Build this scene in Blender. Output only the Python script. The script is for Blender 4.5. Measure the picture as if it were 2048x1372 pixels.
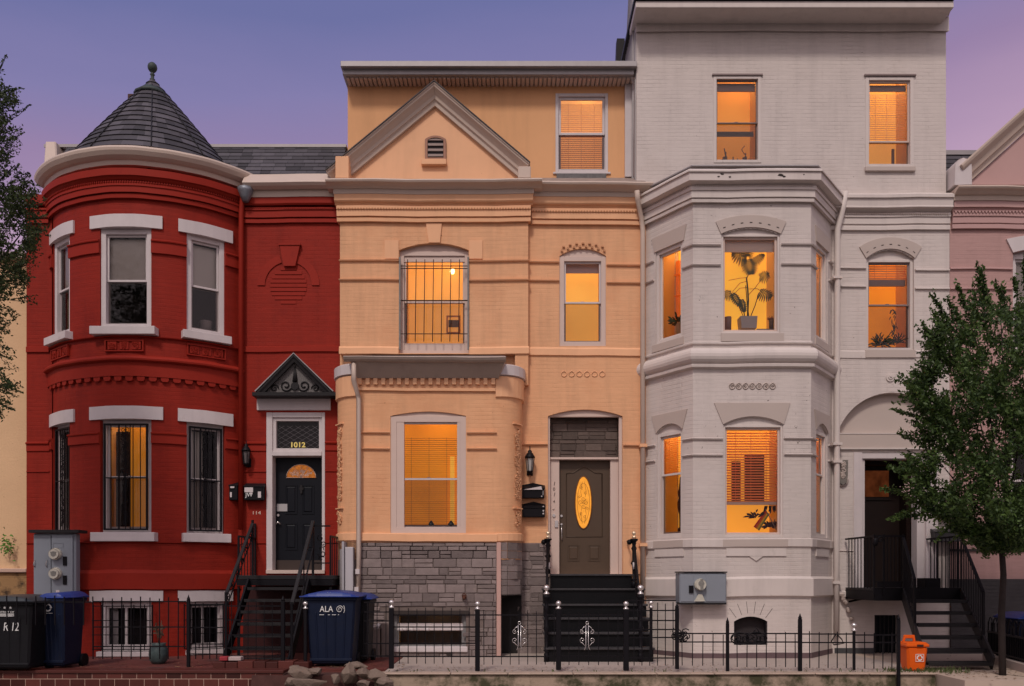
import bpy, math, random
from math import sin, cos, tan, pi, radians, sqrt, atan2, hypot
from mathutils import Vector
from mathutils.geometry import tessellate_polygon

scene = bpy.context.scene
for o in list(bpy.data.objects):
    bpy.data.objects.remove(o)

# ------------------------------------------------------------------ camera
FPX, EYE, DIST, HOR = 1700.0, 1.40, 15.2, 1150.0     # focal in photo pixels, eye above the yards, metres to the facades, eye level row
cam_data = bpy.data.cameras.new("camera")
cam = bpy.data.objects.new("camera", cam_data)
scene.collection.objects.link(cam)
cam.location = (0, -DIST, EYE)
cam.rotation_euler = (radians(90), 0, 0)
cam_data.sensor_width = 36
cam_data.lens = 36 * FPX / 2048
cam_data.shift_y = (HOR - 686) / 2048
cam_data.clip_end = 3000
scene.camera = cam
scene.view_settings.view_transform = 'Standard'
scene.view_settings.look = 'None'
scene.view_settings.exposure = 0
scene.view_settings.gamma = 1

# ------------------------------------------------------------------ dusk sky
world = bpy.data.worlds.new("World")
scene.world = world
world.use_nodes = True
wn, wl = world.node_tree.nodes, world.node_tree.links
wn.clear()
def wnode(t, **k):
    n = wn.new(t)
    for a, b in k.items(): setattr(n, a, b)
    return n
wout = wnode('ShaderNodeOutputWorld')
wadd = wnode('ShaderNodeAddShader')
sky = wnode('ShaderNodeTexSky', sky_type='NISHITA', sun_disc=False)
SUN_EL, SUN_AZ = radians(50), radians(196)
sky.sun_elevation = SUN_EL
sky.sun_rotation = SUN_AZ
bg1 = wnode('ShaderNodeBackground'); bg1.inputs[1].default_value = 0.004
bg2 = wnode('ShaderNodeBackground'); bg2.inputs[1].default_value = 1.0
tc = wnode('ShaderNodeTexCoord')
sep = wnode('ShaderNodeSeparateXYZ')
wl.new(tc.outputs['Generated'], sep.inputs[0])
def wmath(op, a, b=None, clamp=False):
    n = wnode('ShaderNodeMath', operation=op, use_clamp=clamp)
    for i, v in enumerate((a, b)):
        if v is None: continue
        if isinstance(v, (int, float)): n.inputs[i].default_value = v
        else: wl.new(v, n.inputs[i])
    return n.outputs[0]
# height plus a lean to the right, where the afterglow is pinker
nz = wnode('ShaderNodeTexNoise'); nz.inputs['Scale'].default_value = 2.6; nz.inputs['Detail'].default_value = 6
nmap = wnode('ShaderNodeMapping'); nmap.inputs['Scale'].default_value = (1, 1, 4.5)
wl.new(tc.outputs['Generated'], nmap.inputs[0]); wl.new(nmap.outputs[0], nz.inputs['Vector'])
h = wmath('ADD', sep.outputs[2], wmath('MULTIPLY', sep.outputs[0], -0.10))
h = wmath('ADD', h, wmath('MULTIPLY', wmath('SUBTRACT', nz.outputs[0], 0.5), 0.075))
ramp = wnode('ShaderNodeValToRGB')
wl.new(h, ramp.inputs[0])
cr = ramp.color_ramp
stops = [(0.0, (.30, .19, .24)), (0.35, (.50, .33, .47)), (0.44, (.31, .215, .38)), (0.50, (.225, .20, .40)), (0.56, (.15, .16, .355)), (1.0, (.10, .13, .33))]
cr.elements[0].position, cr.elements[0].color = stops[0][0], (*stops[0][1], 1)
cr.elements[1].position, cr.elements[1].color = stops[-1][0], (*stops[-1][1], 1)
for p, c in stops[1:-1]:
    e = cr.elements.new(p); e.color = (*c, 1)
# sky behind the camera, set brighter and warmer to light the facades
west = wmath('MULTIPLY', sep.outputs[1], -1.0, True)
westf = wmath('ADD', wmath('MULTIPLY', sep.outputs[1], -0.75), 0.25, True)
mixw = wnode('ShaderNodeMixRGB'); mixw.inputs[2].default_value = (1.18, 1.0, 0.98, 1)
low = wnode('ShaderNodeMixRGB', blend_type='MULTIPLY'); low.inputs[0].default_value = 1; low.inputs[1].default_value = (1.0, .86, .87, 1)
# low sky colour is darkened here in place of unbuilt trees and roofs
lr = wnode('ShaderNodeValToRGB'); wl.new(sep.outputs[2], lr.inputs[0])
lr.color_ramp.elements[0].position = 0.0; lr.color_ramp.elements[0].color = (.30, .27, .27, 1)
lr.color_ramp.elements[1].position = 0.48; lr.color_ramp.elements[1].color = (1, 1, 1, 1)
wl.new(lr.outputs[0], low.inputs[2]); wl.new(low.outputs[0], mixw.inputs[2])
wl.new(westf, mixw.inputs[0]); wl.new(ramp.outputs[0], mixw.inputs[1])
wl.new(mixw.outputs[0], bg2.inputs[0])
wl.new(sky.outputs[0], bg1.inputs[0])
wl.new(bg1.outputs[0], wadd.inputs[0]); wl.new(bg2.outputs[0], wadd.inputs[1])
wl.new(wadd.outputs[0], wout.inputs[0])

sd = bpy.data.lights.new("sun", 'SUN'); sd.energy = 1.7; sd.angle = radians(9); sd.color = (1.0, .91, .83)
sun = bpy.data.objects.new("sun", sd); scene.collection.objects.link(sun)
# sun direction: behind the camera, slightly to the left, high
sun.rotation_euler = (radians(40), 0, radians(-16))

# ------------------------------------------------------------------ materials
MATS = {}
class NT:
    def __init__(s, m):
        m.use_nodes = True
        s.n, s.l = m.node_tree.nodes, m.node_tree.links
        s.n.clear()
    def a(s, t, ins=None, **k):
        n = s.n.new(t)
        for x, y in k.items(): setattr(n, x, y)
        for x, y in (ins or {}).items():
            if hasattr(y, 'is_linked'): s.l.new(y, n.inputs[x])
            else: n.inputs[x].default_value = y
        return n
def c4(c): return (*c, 1) if len(c) == 3 else c
def mat(name, col, rough=.6, var=.10, scale=3.0, bump=0.0, bscale=60, brick=None, streak=0.0, chips=None, metal=0.0, spec=.28, tint=0.0, vst=0.0, blotch=None, coat=0):
    if name in MATS: return MATS[name]
    m = bpy.data.materials.new(name); t = NT(m)
    out = t.a('ShaderNodeOutputMaterial')
    tc = t.a('ShaderNodeTexCoord')
    obj = tc.outputs['Object']
    bs = t.a('ShaderNodeBsdfPrincipled', {'Roughness': rough, 'Metallic': metal, 'Specular IOR Level': spec, 'Coat Weight': coat})
    n1 = t.a('ShaderNodeTexNoise', {'Vector': obj, 'Scale': scale, 'Detail': 5, 'Roughness': .6})
    dark = tuple(max(0, c * (1 - 1.7*var)) for c in col); lite = tuple(c * (1 + 1.5*var) for c in col)
    mx = t.a('ShaderNodeMixRGB', {0: n1.outputs[0], 1: c4(dark), 2: c4(lite)})
    colo = mx.outputs[0]
    if streak:
        mp = t.a('ShaderNodeMapping', {'Vector': obj, 'Scale': (1.6, 1.6, 16)})
        n2 = t.a('ShaderNodeTexNoise', {'Vector': mp.outputs[0], 'Scale': 1.5, 'Detail': 6, 'Roughness': .7})
        r2 = t.a('ShaderNodeMapRange', {0: n2.outputs[0], 1: .38, 2: .72, 3: 1 - streak, 4: 1 + streak * .45})
        colo = t.a('ShaderNodeVectorMath', {0: colo, 'Scale': r2.outputs[0]}, operation='SCALE').outputs[0]
    if vst:
        mp = t.a('ShaderNodeMapping', {'Vector': obj, 'Scale': (2.6, 2.6, .30)})
        n7 = t.a('ShaderNodeTexNoise', {'Vector': mp.outputs[0], 'Scale': 1.6, 'Detail': 5, 'Roughness': .6})
        r7 = t.a('ShaderNodeMapRange', {0: n7.outputs[0], 1: .48, 2: .80, 3: 1, 4: 1 - vst})
        colo = t.a('ShaderNodeVectorMath', {0: colo, 'Scale': r7.outputs[0]}, operation='SCALE').outputs[0]
    if blotch:
        bc, bsz, thr, amt = blotch
        n4 = t.a('ShaderNodeTexNoise', {'Vector': obj, 'Scale': bsz, 'Detail': 7, 'Roughness': .65})
        r4 = t.a('ShaderNodeMapRange', {0: n4.outputs[0], 1: thr, 2: thr + .14, 3: 0, 4: amt})
        colo = t.a('ShaderNodeMixRGB', {0: r4.outputs[0], 1: colo, 2: c4(bc)}).outputs[0]
    if tint:
        at = t.a('ShaderNodeAttribute', attribute_name='tint')
        r5 = t.a('ShaderNodeMapRange', {0: at.outputs['Fac'], 1: 0, 2: 1, 3: 1 - tint, 4: 1 + tint})
        colo = t.a('ShaderNodeVectorMath', {0: colo, 'Scale': r5.outputs[0]}, operation='SCALE').outputs[0]
    if chips:
        ccol, csc, thr = chips
        n3 = t.a('ShaderNodeTexNoise', {'Vector': obj, 'Scale': csc, 'Detail': 6, 'Roughness': .7})
        r3 = t.a('ShaderNodeMapRange', {0: n3.outputs[0], 1: thr, 2: thr + .012, 3: 0, 4: 1})
        n5 = t.a('ShaderNodeTexNoise', {'Vector': obj, 'Scale': .9, 'Detail': 2})
        r6 = t.a('ShaderNodeMapRange', {0: n5.outputs[0], 1: .46, 2: .54, 3: 0, 4: 1})
        pr = t.a('ShaderNodeMath', {0: r3.outputs[0], 1: r6.outputs[0]}, operation='MULTIPLY')
        colo = t.a('ShaderNodeMixRGB', {0: pr.outputs[0], 1: colo, 2: c4(ccol)}).outputs[0]
    t.l.new(colo, bs.inputs['Base Color'])
    nrm = None
    if brick:
        sx = t.a('ShaderNodeSeparateXYZ', {0: obj})
        xy = t.a('ShaderNodeMath', {0: sx.outputs[0], 1: sx.outputs[1]}, operation='ADD')
        wob = t.a('ShaderNodeTexNoise', {'Vector': obj, 'Scale': 1.1, 'Detail': 2})
        zz = t.a('ShaderNodeMath', {0: wob.outputs[0], 1: .03, 2: sx.outputs[2]}, operation='MULTIPLY_ADD')
        cb = t.a('ShaderNodeCombineXYZ', {0: xy.outputs[0], 1: zz.outputs[0]})
        br = t.a('ShaderNodeTexBrick', {'Vector': cb.outputs[0], 'Scale': 1, 'Mortar Size': .006, 'Mortar Smooth': .6, 'Brick Width': .21, 'Row Height': .068, 'Color1': (1, 1, 1, 1), 'Color2': (.7, .7, .7, 1), 'Mortar': (0, 0, 0, 1)})
        n6 = t.a('ShaderNodeTexNoise', {'Vector': obj, 'Scale': 2.4, 'Detail': 3})
        st = t.a('ShaderNodeMapRange', {0: n6.outputs[0], 1: .35, 2: .7, 3: brick * .25, 4: brick})
        bp = t.a('ShaderNodeBump', {'Height': br.outputs[0], 'Strength': st.outputs[0], 'Distance': .01})
        nrm = bp.outputs[0]
    if bump:
        nb = t.a('ShaderNodeTexNoise', {'Vector': obj, 'Scale': bscale, 'Detail': 4})
        b2 = t.a('ShaderNodeBump', {'Height': nb.outputs[0], 'Strength': bump, 'Distance': .01})
        if nrm: t.l.new(nrm, b2.inputs['Normal'])
        nrm = b2.outputs[0]
    if nrm: t.l.new(nrm, bs.inputs['Normal'])
    t.l.new(bs.outputs[0], out.inputs[0])
    MATS[name] = m
    return m
def emat(name, col, strength=1.0, var=.12, scale=1.5):
    if name in MATS: return MATS[name]
    if 'wall' in name or 'room' in name: col = (col[0], min(col[1]*1.17, .62), col[2])
    m = bpy.data.materials.new(name); t = NT(m)
    out = t.a('ShaderNodeOutputMaterial'); tc = t.a('ShaderNodeTexCoord')
    n1 = t.a('ShaderNodeTexNoise', {'Vector': tc.outputs['Object'], 'Scale': scale, 'Detail': 2})
    mx = t.a('ShaderNodeMixRGB', {0: n1.outputs[0], 1: c4([c*(1-2*var) for c in col]), 2: c4([c*(1+2*var) for c in col])})
    em = t.a('ShaderNodeEmission', {0: mx.outputs[0], 1: strength})
    if 'wall' in name or 'room' in name:     # room wall glows by itself, besides light from the added ceiling panel
        em.inputs[1].default_value = strength * .56
        df = t.a('ShaderNodeBsdfDiffuse', {0: c4([min(.95, c*.9+.02) for c in col])}); ad = t.a('ShaderNodeAddShader', {0: em.outputs[0], 1: df.outputs[0]})
        t.l.new(ad.outputs[0], out.inputs[0])
    else: t.l.new(em.outputs[0], out.inputs[0])
    MATS[name] = m
    return m
def tmat(name, col, trans=.6):
    if name in MATS: return MATS[name]
    m = bpy.data.materials.new(name); t = NT(m)
    out = t.a('ShaderNodeOutputMaterial')
    d = t.a('ShaderNodeBsdfDiffuse', {0: c4(col)}); r = t.a('ShaderNodeBsdfTranslucent', {0: c4(col)})
    mx = t.a('ShaderNodeMixShader', {0: trans, 1: d.outputs[0], 2: r.outputs[0]})
    t.l.new(mx.outputs[0], out.inputs[0]); MATS[name] = m
    return m
def glassmat(name, gloss=.08, tintc=(1, 1, 1)):
    if name in MATS: return MATS[name]
    m = bpy.data.materials.new(name); t = NT(m)
    out = t.a('ShaderNodeOutputMaterial')
    tr = t.a('ShaderNodeBsdfTransparent', {0: c4(tintc)}); gl = t.a('ShaderNodeBsdfGlossy', {0: (1, 1, 1, 1), 'Roughness': .03})
    fr = t.a('ShaderNodeFresnel', {0: 1.33})
    ad = t.a('ShaderNodeMath', {0: fr.outputs[0], 1: gloss}, operation='ADD', use_clamp=True)
    mx = t.a('ShaderNodeMixShader', {0: ad.outputs[0], 1: tr.outputs[0], 2: gl.outputs[0]})
    t.l.new(mx.outputs[0], out.inputs[0]); MATS[name] = m
    return m

# ------------------------------------------------------------------ geometry helpers
def X(px, Y=0.0): return (px - 1024) / FPX * (DIST + Y)
def Z(py, Y=0.0): return EYE + (HOR - py) / FPX * (DIST + Y)

class Frame:
    """a vertical facade plane: a runs along it, b is height, c points out of it"""
    def __init__(s, ox, oy, ux=1.0, uy=0.0):
        L = hypot(ux, uy); s.o = (ox, oy); s.u = (ux / L, uy / L); s.n = (s.u[1], -s.u[0])
    def p(s, a, b, c=0.0):
        return (s.o[0] + s.u[0]*a + s.n[0]*c, s.o[1] + s.u[1]*a + s.n[1]*c, b)
    def at(s, px, py, c=0.0):
        k = (px - 1024) / FPX
        ox, oy = s.o[0] + s.n[0]*c, s.o[1] + s.n[1]*c
        # ox + ux a = k (DIST + oy + uy a)
        a = (k * (DIST + oy) - ox) / (s.u[0] - k * s.u[1])
        Y = oy + s.u[1] * a
        return a, EYE + (HOR - py) / FPX * (DIST + Y)
    def rect(s, r, c=0.0):
        a0, _ = s.at(r[0], r[1], c); a1, _ = s.at(r[2], r[3], c)
        am = (r[0] + r[2]) / 2
        _, b1 = s.at(am, r[1], c); _, b0 = s.at(am, r[3], c)
        return a0, b0, a1, b1

class MB:
    def __init__(s): s.v = []; s.f = []; s.t = []; s.sm = []; s.mi = []; s.m = 0
    def face(s, idx, tint=.5, smooth=False): s.f.append(tuple(idx)); s.t.append(tint); s.sm.append(smooth); s.mi.append(s.m)
    def add(s, pts):
        i = len(s.v); s.v.extend(tuple(p) for p in pts); return i
    def poly(s, pts, tint=.5): i = s.add(pts); s.face(range(i, i + len(pts)), tint)
    def hexa(s, p, tint=.5):                      # eight corners, bottom ring then top ring
        i = s.add(p)
        for q in ((0,3,2,1),(4,5,6,7),(0,1,5,4),(1,2,6,5),(2,3,7,6),(3,0,4,7)): s.face([i+k for k in q], tint)
        return s
    def box(s, x0, x1, y0, y1, z0, z1, tint=.5):
        return s.hexa([(x0,y0,z0),(x1,y0,z0),(x1,y1,z0),(x0,y1,z0),(x0,y0,z1),(x1,y0,z1),(x1,y1,z1),(x0,y1,z1)], tint)
    def fbox(s, fr, a0, a1, b0, b1, c0, c1, tint=.5):
        return s.hexa([fr.p(a0,b0,c1),fr.p(a1,b0,c1),fr.p(a1,b0,c0),fr.p(a0,b0,c0),fr.p(a0,b1,c1),fr.p(a1,b1,c1),fr.p(a1,b1,c0),fr.p(a0,b1,c0)], tint)
    def prism(s, fr, pts, c0, c1, tint=.5):       # outline in the facade plane, given thickness
        n = len(pts)
        i = s.add([fr.p(a,b,c1) for a,b in pts]); j = s.add([fr.p(a,b,c0) for a,b in pts])
        tri = tessellate_polygon([[Vector((a,b,0)) for a,b in pts]])
        for t in tri: s.face([i+k for k in t], tint); s.face([j+k for k in reversed(t)], tint)
        for k in range(n): s.face((i+k, i+(k+1)%n, j+(k+1)%n, j+k), tint)
        return s
    def ring(s, fr, a0, a1, b0, b1, t, c0, c1):
        s.fbox(fr, a0, a0+t, b0, b1, c0, c1); s.fbox(fr, a1-t, a1, b0, b1, c0, c1)
        s.fbox(fr, a0+t, a1-t, b0, b0+t, c0, c1); s.fbox(fr, a0+t, a1-t, b1-t, b1, c0, c1)
        return s
    def wall(s, fr, outer, holes, c=0.0, rev=.2, back=None):
        loops = [[Vector((a,b,0)) for a,b in outer]] + [[Vector((a,b,0)) for a,b in h] for h in holes]
        flat = [p for l in loops for p in l]
        i = s.add([fr.p(p.x, p.y, c) for p in flat])
        for t in tessellate_polygon(loops): s.face([i+k for k in t])
        for h in holes:
            n = len(h); i = s.add([fr.p(a,b,c) for a,b in h]); j = s.add([fr.p(a,b,c-rev) for a,b in h])
            for k in range(n): s.face((i+k, i+(k+1)%n, j+(k+1)%n, j+k))
        if back is not None:
            n = len(outer); i = s.add([fr.p(a,b,c) for a,b in outer]); j = s.add([fr.p(a,b,c-back) for a,b in outer])
            for k in range(n): s.face((i+k, i+(k+1)%n, j+(k+1)%n, j+k))
        return s
    def sweep(s, path, prof, smooth=False, caps=True, tints=None):
        """closed profile [(out, z)] carried along a plan path, mitred; outward is to the right of travel"""
        if len(path) < 12:
            q_ = [path[0]]
            for P, Q in zip(path, path[1:]):
                L = hypot(Q[0]-P[0], Q[1]-P[1]); c_ = max(1, int(L/.28)) if L > .55 else 1
                q_ += [(P[0]+(Q[0]-P[0])*k/c_, P[1]+(Q[1]-P[1])*k/c_) for k in range(1, c_+1)]
            path = q_
        wob = lambda x, y: .0065*sin(1.7*x+1.1*y+.6) + .0035*sin(4.6*x-.9*y) + .0018*sin(13*x+2)
        n = len(path); m = len(prof); nm = []
        for k in range(n):
            ds = []
            if k > 0: ds.append((path[k][0]-path[k-1][0], path[k][1]-path[k-1][1]))
            if k < n-1: ds.append((path[k+1][0]-path[k][0], path[k+1][1]-path[k][1]))
            ns = []
            for d in ds:
                L = hypot(*d); ns.append((d[1]/L, -d[0]/L))
            if len(ns) == 1: nm.append(ns[0])
            else:
                sx, sy = ns[0][0]+ns[1][0], ns[0][1]+ns[1][1]; q = 2/(sx*sx+sy*sy); nm.append((sx*q, sy*q))
        i = s.add([(path[k][0]+nm[k][0]*o, path[k][1]+nm[k][1]*o, z + wob(path[k][0], path[k][1])) for k in range(n) for o, z in prof])
        for k in range(n-1):
            for q in range(m):
                a, b = i+k*m+q, i+k*m+(q+1)%m
                s.face((a, a+m, b+m, b), .5, smooth)
        if caps:
            s.face([i+q for q in range(m)]); s.face([i+(n-1)*m+q for q in reversed(range(m))])
        return s
    def sweep_xz(s, path, Y, prof):
        """closed profile [(perp, out)] carried along a path in the XZ plane; perp is to the left of travel"""
        n = len(path); m = len(prof); nm = []
        for k in range(n):
            ns = []
            for a, b in ((k-1, k), (k, k+1)):
                if a >= 0 and b < n:
                    d = (path[b][0]-path[a][0], path[b][1]-path[a][1]); L = hypot(*d); ns.append((-d[1]/L, d[0]/L))
            if len(ns) == 1: nm.append(ns[0])
            else:
                sx, sy = ns[0][0]+ns[1][0], ns[0][1]+ns[1][1]; q = 2/(sx*sx+sy*sy); nm.append((sx*q, sy*q))
        i = s.add([(path[k][0]+nm[k][0]*w, Y-o, path[k][1]+nm[k][1]*w) for k in range(n) for w, o in prof])
        for k in range(n-1):
            for q in range(m):
                a, b = i+k*m+q, i+k*m+(q+1)%m
                s.face((a, a+m, b+m, b))
        s.face([i+q for q in range(m)]); s.face([i+(n-1)*m+q for q in range(m)])
        return s
    def tube(s, pts, r, n=6, caps=True, tint=.5):
        pts = [Vector(p) for p in pts]; rs = r if isinstance(r, (list, tuple)) else [r]*len(pts)
        rings = []
        for k, p in enumerate(pts):
            d = (pts[min(k+1, len(pts)-1)] - pts[max(k-1, 0)]).normalized()
            up = Vector((0,0,1)) if abs(d.z) < .9 else Vector((0,1,0))
            e1 = d.cross(up).normalized(); e2 = e1.cross(d)
            rings.append(s.add([p + (e1*cos(2*pi*q/n) + e2*sin(2*pi*q/n))*rs[k] for q in range(n)]))
        for k in range(len(pts)-1):
            for q in range(n):
                s.face((rings[k]+q, rings[k]+(q+1)%n, rings[k+1]+(q+1)%n, rings[k+1]+q), tint, True)
        if caps: s.face([rings[0]+q for q in reversed(range(n))], tint); s.face([rings[-1]+q for q in range(n)], tint)
        return s
    def bar(s, p, q, w, d=None, tint=.5):         # square bar between two points
        p, q = Vector(p), Vector(q); d = d or w
        t = (q-p).normalized(); up = Vector((0,0,1)) if abs(t.z) < .95 else Vector((0,1,0))
        e1 = t.cross(up).normalized()*(w/2); e2 = e1.cross(t).normalized()*(d/2)
        return s.hexa([p-e1-e2, p+e1-e2, p+e1+e2, p-e1+e2, q-e1-e2, q+e1-e2, q+e1+e2, q-e1+e2], tint)
    def lathe(s, c, prof, n=16, smooth=True, tint=.5):
        i = s.add([(c[0]+r*cos(2*pi*q/n), c[1]+r*sin(2*pi*q/n), c[2]+z) for r, z in prof for q in range(n)])
        for k in range(len(prof)-1):
            for q in range(n):
                a, b = i+k*n+q, i+k*n+(q+1)%n
                s.face((a, b, b+n, a+n), tint, smooth)
        s.face([i+q for q in reversed(range(n))], tint); s.face([i+(len(prof)-1)*n+q for q in range(n)], tint)
        return s
    def disc(s, fr, a, b, r, c0, c1, n=20):       # a short cylinder standing out of a facade
        return s.prism(fr, [(a+r*cos(2*pi*k/n), b+r*sin(2*pi*k/n)) for k in range(n)], c0, c1)
    def mesh(s, name):
        me = bpy.data.meshes.new(name)
        me.from_pydata(s.v, [], s.f)
        if any(s.sm): me.polygons.foreach_set('use_smooth', s.sm)
        if any(s.mi): me.polygons.foreach_set('material_index', s.mi)
        at = me.attributes.new('tint', 'FLOAT', 'FACE'); at.data.foreach_set('value', s.t)
        me.update()
        return me
    def build(s, name, m, parent=None, bevel=0, label=None):
        o = bpy.data.objects.new(name, s.mesh(name))
        for q in (m if isinstance(m, (list, tuple)) else [m]): o.data.materials.append(q)
        scene.collection.objects.link(o)
        if parent is not None:
            o.parent = parent
            if parent.type == 'EMPTY': o.location = -Vector(parent.location)
        if bevel:
            b = o.modifiers.new('bevel', 'BEVEL'); b.width = bevel; b.segments = 1; b.limit_method = 'ANGLE'; b.angle_limit = radians(35)
        if label: o['label'] = label
        return o

def thing(name, loc, label, cat, group=None):
    o = bpy.data.objects.new(name, None); scene.collection.objects.link(o)
    o.location = loc; o.empty_display_size = .2
    o['label'] = label; o['category'] = cat
    if group: o['group'] = group
    return o
def tag(o, label, cat, group=None):
    o['label'] = label; o['category'] = cat
    if group: o['group'] = group
    return o
def struct(o): o['kind'] = 'structure'; return o
def arch(a0, a1, b0, b1, rise, n=14):
    """opening outline: rectangle with a segmental head rising above b1"""
    if rise <= 0: return [(a0,b0),(a1,b0),(a1,b1),(a0,b1)]
    w = (a1-a0)/2; R = (w*w + rise*rise)/(2*rise); cx = (a0+a1)/2; cz = b1 + rise - R; th = math.asin(min(1, w/R))
    if rise > w: th = pi - th
    return [(a0,b0),(a1,b0)] + [(cx + R*sin(th - 2*th*k/n), cz + R*cos(th - 2*th*k/n)) for k in range(n+1)]
def arc_pts(a0, a1, b1, rise, n=14): return arch(a0, a1, 0, b1, rise, n)[2:]
def text_mesh(body, size, fr, a, b, c, m, name, parent, extrude=.002, rot=0.0, align='CENTER', sx=1.0, label=None, shear=0.0, bold=0.0):
    cu = bpy.data.curves.new(name, 'FONT'); cu.body = body; cu.size = size; cu.extrude = extrude; cu.align_x = align; cu.align_y = 'CENTER'; cu.shear = shear; cu.offset = bold
    t = bpy.data.objects.new('tmp', cu); scene.collection.objects.link(t)
    dg = bpy.context.evaluated_depsgraph_get()
    me = bpy.data.meshes.new_from_object(t.evaluated_get(dg))
    bpy.data.objects.remove(t)
    for v in me.vertices:
        x, y, z = v.co; x *= sx
        v.co = fr.p(a + x*cos(rot) - y*sin(rot), b + x*sin(rot) + y*cos(rot), c + z)
    me.materials.clear(); me.materials.append(m)
    o = bpy.data.objects.new(name, me); scene.collection.objects.link(o)
    if parent is not None:
        o.parent = parent
        if parent.type == 'EMPTY': o.location = -Vector(parent.location)
    if label: o['label'] = label
    return o
def spiral(fr, a, b, c, r, turns=1.3, start=0, sgn=1, n=16):
    return [fr.p(a + r*(1-k/n*.8)*cos(start + sgn*2*pi*turns*k/n), b + r*(1-k/n*.8)*sin(start + sgn*2*pi*turns*k/n), c) for k in range(n+1)]
def curls(mb, fr, a0, a1, b0, b1, c, r, rad, seed, dens=1.0):
    """a vertical strip filled with scrollwork"""
    R = random.Random(seed); b = b0 + r
    while b < b1 - r*.5:
        for _ in range(max(1, int((a1-a0)/(2*r)*dens + .5))):
            a = R.uniform(a0+r, a1-r) if a1-a0 > 2*r else (a0+a1)/2
            mb.tube(spiral(fr, a, b + R.uniform(-.3, .3)*r, c, r*R.uniform(.6, 1.1), R.uniform(.8, 1.6), R.uniform(0, 6.28), R.choice((-1, 1)), 11), rad, 4, False)
        b += r*1.15

# ------------------------------------------------------------------ palette
M_red   = mat('red_painted_brick', (.29, .021, .011), .6, .10, 1.1, brick=.55, streak=.14, vst=.22, bump=.05, spec=.14, blotch=((.19, .012, .008), 1.6, .55, .6))
M_redtrim = mat('red_painted_moulding', (.29, .021, .011), .6, .08, 2, spec=.14, bump=.04, blotch=((.18, .012, .009), 5, .60, .5))
M_org   = mat('apricot_painted_brick', (.80, .425, .225), .6, .07, .9, brick=.55, streak=.09, vst=.20, bump=.06, blotch=((.68, .33, .165), .9, .50, .75), chips=((.30, .13, .06), 14, .685))
M_orgtrim = mat('apricot_moulding', (.82, .445, .245), .55, .06, 2, bump=.04, vst=.10, chips=((.28, .12, .06), 18, .70))
M_ochre = mat('ochre_stucco', (.74, .39, .19), .8, .06, 1.2, vst=.10, bump=.12, bscale=90)
M_wht   = mat('white_painted_brick', (.64, .56, .52), .55, .04, .8, brick=.75, streak=.07, vst=.14, bump=.06, blotch=((.54, .46, .42), 1.0, .55, .5), chips=((.10, .07, .06), 13, .665))
M_whttrim = mat('white_moulding', (.65, .57, .53), .5, .05, 2, bump=.06, vst=.14, blotch=((.46, .41, .37), 4, .60, .5), chips=((.12, .09, .08), 15, .68))
M_tan   = mat('tan_painted_stone', (.50, .415, .37), .6, .04, 2, bump=.05)
M_pink  = mat('mauve_painted_brick', (.48, .29, .265), .6, .06, 1, brick=.6, streak=.1, vst=.15, blotch=((.40, .24, .22), 1.2, .56, .5))
M_pinktrim = mat('mauve_moulding', (.50, .31, .29), .55, .05, 2)
M_beige = mat('beige_rough_stucco', (.72, .47, .27), .9, .08, 1.5, bump=.6, bscale=28, chips=((.16, .08, .05), 14, .66))
M_cream = mat('cream_gutter_paint', (.58, .46, .385), .5, .06, 3, bump=.03)
M_wood  = mat('white_trim_paint', (.62, .55, .545), .45, .07, 3, bump=.04, vst=.10, chips=((.3, .24, .22), 26, .70), blotch=((.48, .38, .36), 5, .62, .5))
M_greige = mat('greige_trim_paint', (.62, .475, .41), .45, .05, 3, bump=.03, chips=((.2, .15, .13), 30, .72))
M_bronze = mat('grey_brown_sash_paint', (.24, .18, .17), .4, .08, 4)
M_slate = mat('dark_roof_slate', (.075, .068, .078), .75, .15, 4, bump=.3, bscale=40, tint=.45, blotch=((.16, .14, .14), 2.5, .6, .5))
M_gflash = mat('grey_flashing_metal', (.36, .33, .33), .45, .08, 5, metal=.3)
M_finial = mat('weathered_copper', (.05, .065, .06), .6, .3, 14, bump=.3)
M_black = mat('black_iron_paint', (.007, .006, .008), .5, .15, 6, bump=.08, spec=.15)
M_iron = mat('worn_dark_grey_iron', (.020, .018, .019), .5, .2, 8, bump=.15, spec=.2, blotch=((.06, .055, .055), 7, .62, .5))
M_silver = mat('silver_metal_paint', (.72, .68, .66), .25, .1, 10, metal=.8)
M_blackdoor = mat('black_door_paint', (.007, .008, .012), .45, .1, 4, spec=.18)
M_brass = mat('aged_brass', (.75, .55, .25), .35, .1, 8, metal=.8)
M_stone = mat('grey_ledge_stone', (.215, .17, .16), .85, .18, 9, bump=.7, bscale=45, tint=.28, blotch=((.30, .24, .20), 3, .6, .5))
M_joint = mat('dark_stone_joint', (.045, .035, .032), .9, .2, 20)
M_conc  = mat('yard_concrete', (.40, .33, .29), .85, .10, 1.2, bump=.15, bscale=80, blotch=((.26, .22, .20), 1.5, .56, .6))
M_moss  = mat('mossy_concrete', (.36, .27, .20), .9, .2, 4, bump=.5, bscale=30, blotch=((.045, .045, .02), 2.2, .46, .95))
M_glass = glassmat('window_glass', .004)
M_screen = glassmat('insect_screen_mesh', .012, (.66, .62, .60))
M_room_dark = mat('dark_room_paint', (.045, .038, .040), .9, .1, 2, spec=0)
M_room_side = mat('warm_room_paint', (.75, .50, .25), .9, .05, 2)
M_shade = mat('off_white_roller_shade', (.56, .49, .44), .8, .05, 2)
E_orange = emat('lamplit_orange_wall', (.90, .30, .030), 1.0, .10)
E_deep = emat('lamplit_deep_orange_wall', (.66, .19, .018), .85, .22)
E_yellow = emat('lamplit_yellow_wall', (1.0, .44, .06), 1.05, .12)
E_bright = emat('bright_orange_wall', (1.0, .36, .045), 1.0, .08)
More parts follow.
